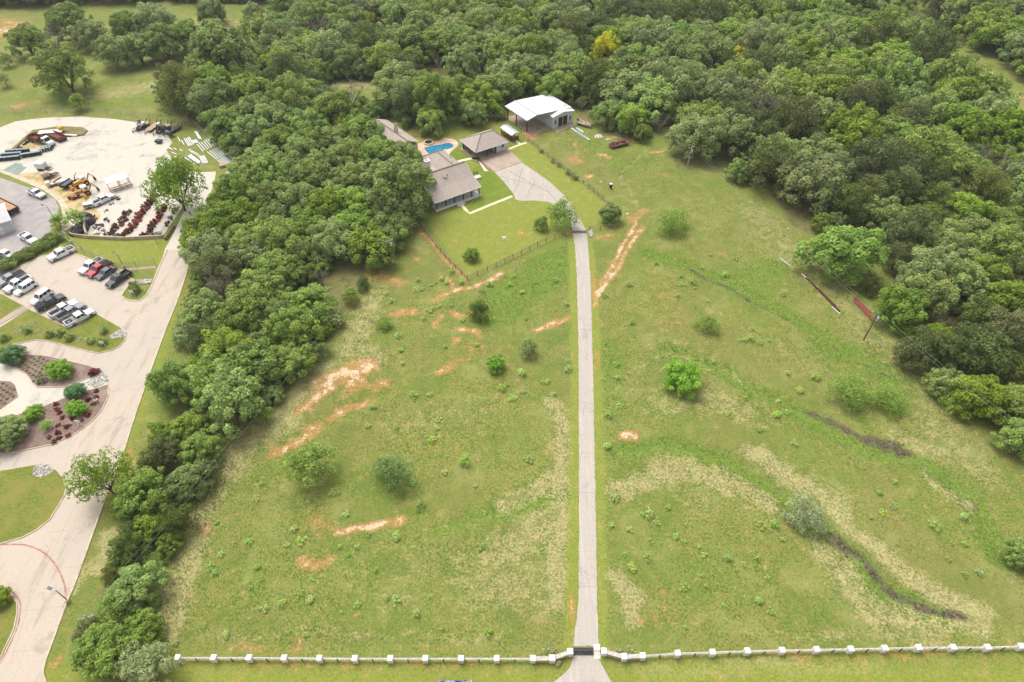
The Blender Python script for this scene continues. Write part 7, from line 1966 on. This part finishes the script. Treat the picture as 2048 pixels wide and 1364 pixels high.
# planted beds are filled once the foliage kinds exist
def plant_beds():
    T = tree_px
    hedge = thing('hedge', 'long clipped grey green hedge between the grey lot and the car park', 'hedge', Q(60, 515))
    rng = np.random.default_rng(41)
    C = smooth(qs([(2, 545), (30, 530), (60, 512), (90, 494), (116, 482)]), 8, False)
    L = []
    for p in C:
        for k in range(4):
            L.append((p.x - hedge.location.x + rng.normal() * .75, p.y - hedge.location.y + rng.normal() * .75, .6 + .9 * rng.random(), .55 + .4 * rng.random()))
    q, t = leaf_arrays(L, 260, .16, rng)
    link('foliage', leaf_mesh('foliage', q, t, LEAF['grey_oak']), hedge)
    LS = [(6, 674), (51, 658), (98, 665), (118, 664), (137, 673), (180, 679), (202, 682), (206, 658)]
    WH = ['at the left edge', 'second from the left edge', 'third from the left edge', 'fourth from the left edge', 'fifth from the left edge', 'next to the last rock ring', 'behind the white double post sign', 'on its own nearest the parked trucks']
    for i, (x, y) in enumerate(LS): T(with_leaf('round', 'grey_oak'), 'shrub', 'loose small shrub on the long lawn, ' + WH[i], 'shrub', x, y, 9.5, 'shrubs on the long lawn', hs=.7, crown='foliage', stem='stem')
    RS = [(112, 808), (115, 818), (119, 825), (125, 835), (144, 837), (162, 842), (134, 853), (116, 851), (116, 865), (98, 875), (118, 876), (137, 870), (175, 830), (186, 808), (193, 782), (192, 794), (175, 799), (108, 883)]
    for x, y in RS: T('red', 'red_shrub', 'dark red rounded shrub in the large mulched bed', 'shrub', x, y, 5 + 1.2 * random.random(), 'red shrubs in the mulched bed', k=.4, crown='foliage', stem='stem')
    T('red', 'red_shrub', 'broad bright red shrub at the tip of the upper planting bed', 'shrub', 186, 745, 9.5, k=.4, crown='foliage', stem='stem')
    T('red', 'red_shrub', 'second red shrub at the tip of the upper planting bed', 'shrub', 195, 742, 7, k=.4, crown='foliage', stem='stem')
    T(with_leaf('sapling', 'juniper'), 'shrub', 'dark brown shrub at the lower end of the grass rows', 'shrub', 83, 760, 10, k=.4, crown='foliage', stem='stem')
    n = 0
    beds = [qs([(48, 711), (92, 714), (98, 722), (90, 740), (92, 752), (84, 768), (68, 766), (60, 756), (53, 747), (38, 738), (44, 722)]), qs([(-30, 764), (20, 767), (28, 774), (33, 792), (0, 815), (-30, 825)])]
    for bi, bed in enumerate(beds):
        xs, ys = [p.x for p in bed], [p.y for p in bed]
        a = .55; ca, sa = math.cos(a), math.sin(a)
        for i in range(-30, 30):
            for j in range(-30, 30):
                u, v = i * 1.05 + .5 * (j % 2), j * .95
                x, y = (min(xs) + max(xs)) / 2 + u * ca - v * sa, (min(ys) + max(ys)) / 2 + u * sa + v * ca
                if in_poly(np.array([x]), np.array([y]), bed)[0] and to_px((x, y, 0))[0] > -12:
                    tree(with_leaf('sapling', 'juniper'), 'bed_plant', 'small dark grass clump planted in rows in the ' + ('upper' if bi == 0 else 'left') + ' planting bed', 'plant', (x, y), .36, 'grass clumps in the %s bed' % ('upper' if bi == 0 else 'left'), .8, crown='foliage', stem='stem')
plant_beds()
def fence_shrubs():
    for i, (x, y, r) in enumerate(((1083, 303, 5), (1105, 322, 6), (1117, 330, 6.5), (1137, 346, 6), (1147, 354, 7), (1152, 358, 5))):
        T(with_leaf('sapling', 'juniper'), 'shrub', 'dark brownish shrub on the wooden fence beside the house lawn, ' + ('topmost', 'second from the top', 'third from the top', 'fourth from the top', 'fifth from the top', 'lowest')[i], 'shrub', x, y, r, 'dark shrubs on the yard fence', k=.4, crown='foliage', stem='stem')
    for x, y, lb in ((1090, 1305, 'spiky plant behind the left entrance wall'), (1106, 1300, 'dark plant beside the left gate pillar'), (1236, 1304, 'spiky plant behind the right entrance wall'), (1262, 1300, 'second spiky plant behind the right entrance wall'), (1118, 1325, 'low bush in front of the left entrance wall')):
        T(with_leaf('sapling', 'willow'), 'shrub', lb, 'shrub', x, y, 8, k=.4, crown='foliage', stem='stem')
    for x, y, lb in ((812, 452, 'green shrub under the oak beside the porch'), (700, 590, 'green shrub at the pasture edge of the belt'), (528, 828, 'light green bush at the pasture edge of the middle belt'), (640, 700, 'bush below the belt edge by the orange scar'), (1850, 345, 'small bush in the right woods')):
        T('round', 'shrub', lb, 'shrub', x, y, 16, crown='foliage', stem='stem')
fence_shrubs()
# ================================================================ thin summer haze
def haze():
    m = bpy.data.materials.new('haze'); m.use_nodes = True
    n, l = m.node_tree.nodes, m.node_tree.links; n.clear()
    o = n.new('ShaderNodeOutputMaterial'); v = n.new('ShaderNodeVolumePrincipled')
    v.inputs['Color'].default_value = (.93, .95, 1, 1); v.inputs['Density'].default_value = .00013; v.inputs['Anisotropy'].default_value = .2
    l.new(v.outputs[0], o.inputs['Volume'])
    b = MB().box(-9500, 9500, -9500, 9500, -1.5, 97)
    tag(b.build('haze', m), 'thin pale haze over the whole valley', kind='stuff')
    SC.cycles.volume_bounces = 0
haze()
# ================================================================ tell look-alikes apart by their place among each other
def settle_labels():
    by = {}
    for o in SC.objects:
        if o.parent is None and o.get('label') and o.get('category') in ('tree', 'bush', 'pipe', 'scrap', 'tyre', 'plant', 'shrub', 'bin', 'pipe fitting'):
            by.setdefault(o['label'], []).append(o)
    for lb, os_ in by.items():
        if len(os_) < 2 or len(os_) > 5 or len(lb.split()) > 12: continue
        P = [(to_px((o.location.x, o.location.y, 3.0)), o) for o in os_]
        left = sorted(P, key=lambda q: q[0][0])
        wide = left[-1][0][0] - left[0][0][0]
        tall = max(q[0][1] for q in P) - min(q[0][1] for q in P)
        if wide < 4 and tall < 4: continue
        ax = 0 if wide >= tall else 1
        P.sort(key=lambda q: q[0][ax])
        n = len(P)
        first, last = (('leftmost', 'rightmost') if ax == 0 else ('uppermost', 'lowermost'))
        if n == 2: first, last = (('left one of two', 'right one of two') if ax == 0 else ('upper one of two', 'lower one of two'))
        mid = {3: ['middle one'], 4: ['second from left', 'third from left'], 5: ['second from left', 'middle one', 'fourth from left']}.get(n, [])
        if ax == 1: mid = [m.replace('left', 'top') for m in mid]
        for w, (q, o) in zip([first] + mid + [last], P): o['label'] = lb + ', ' + w
settle_labels()
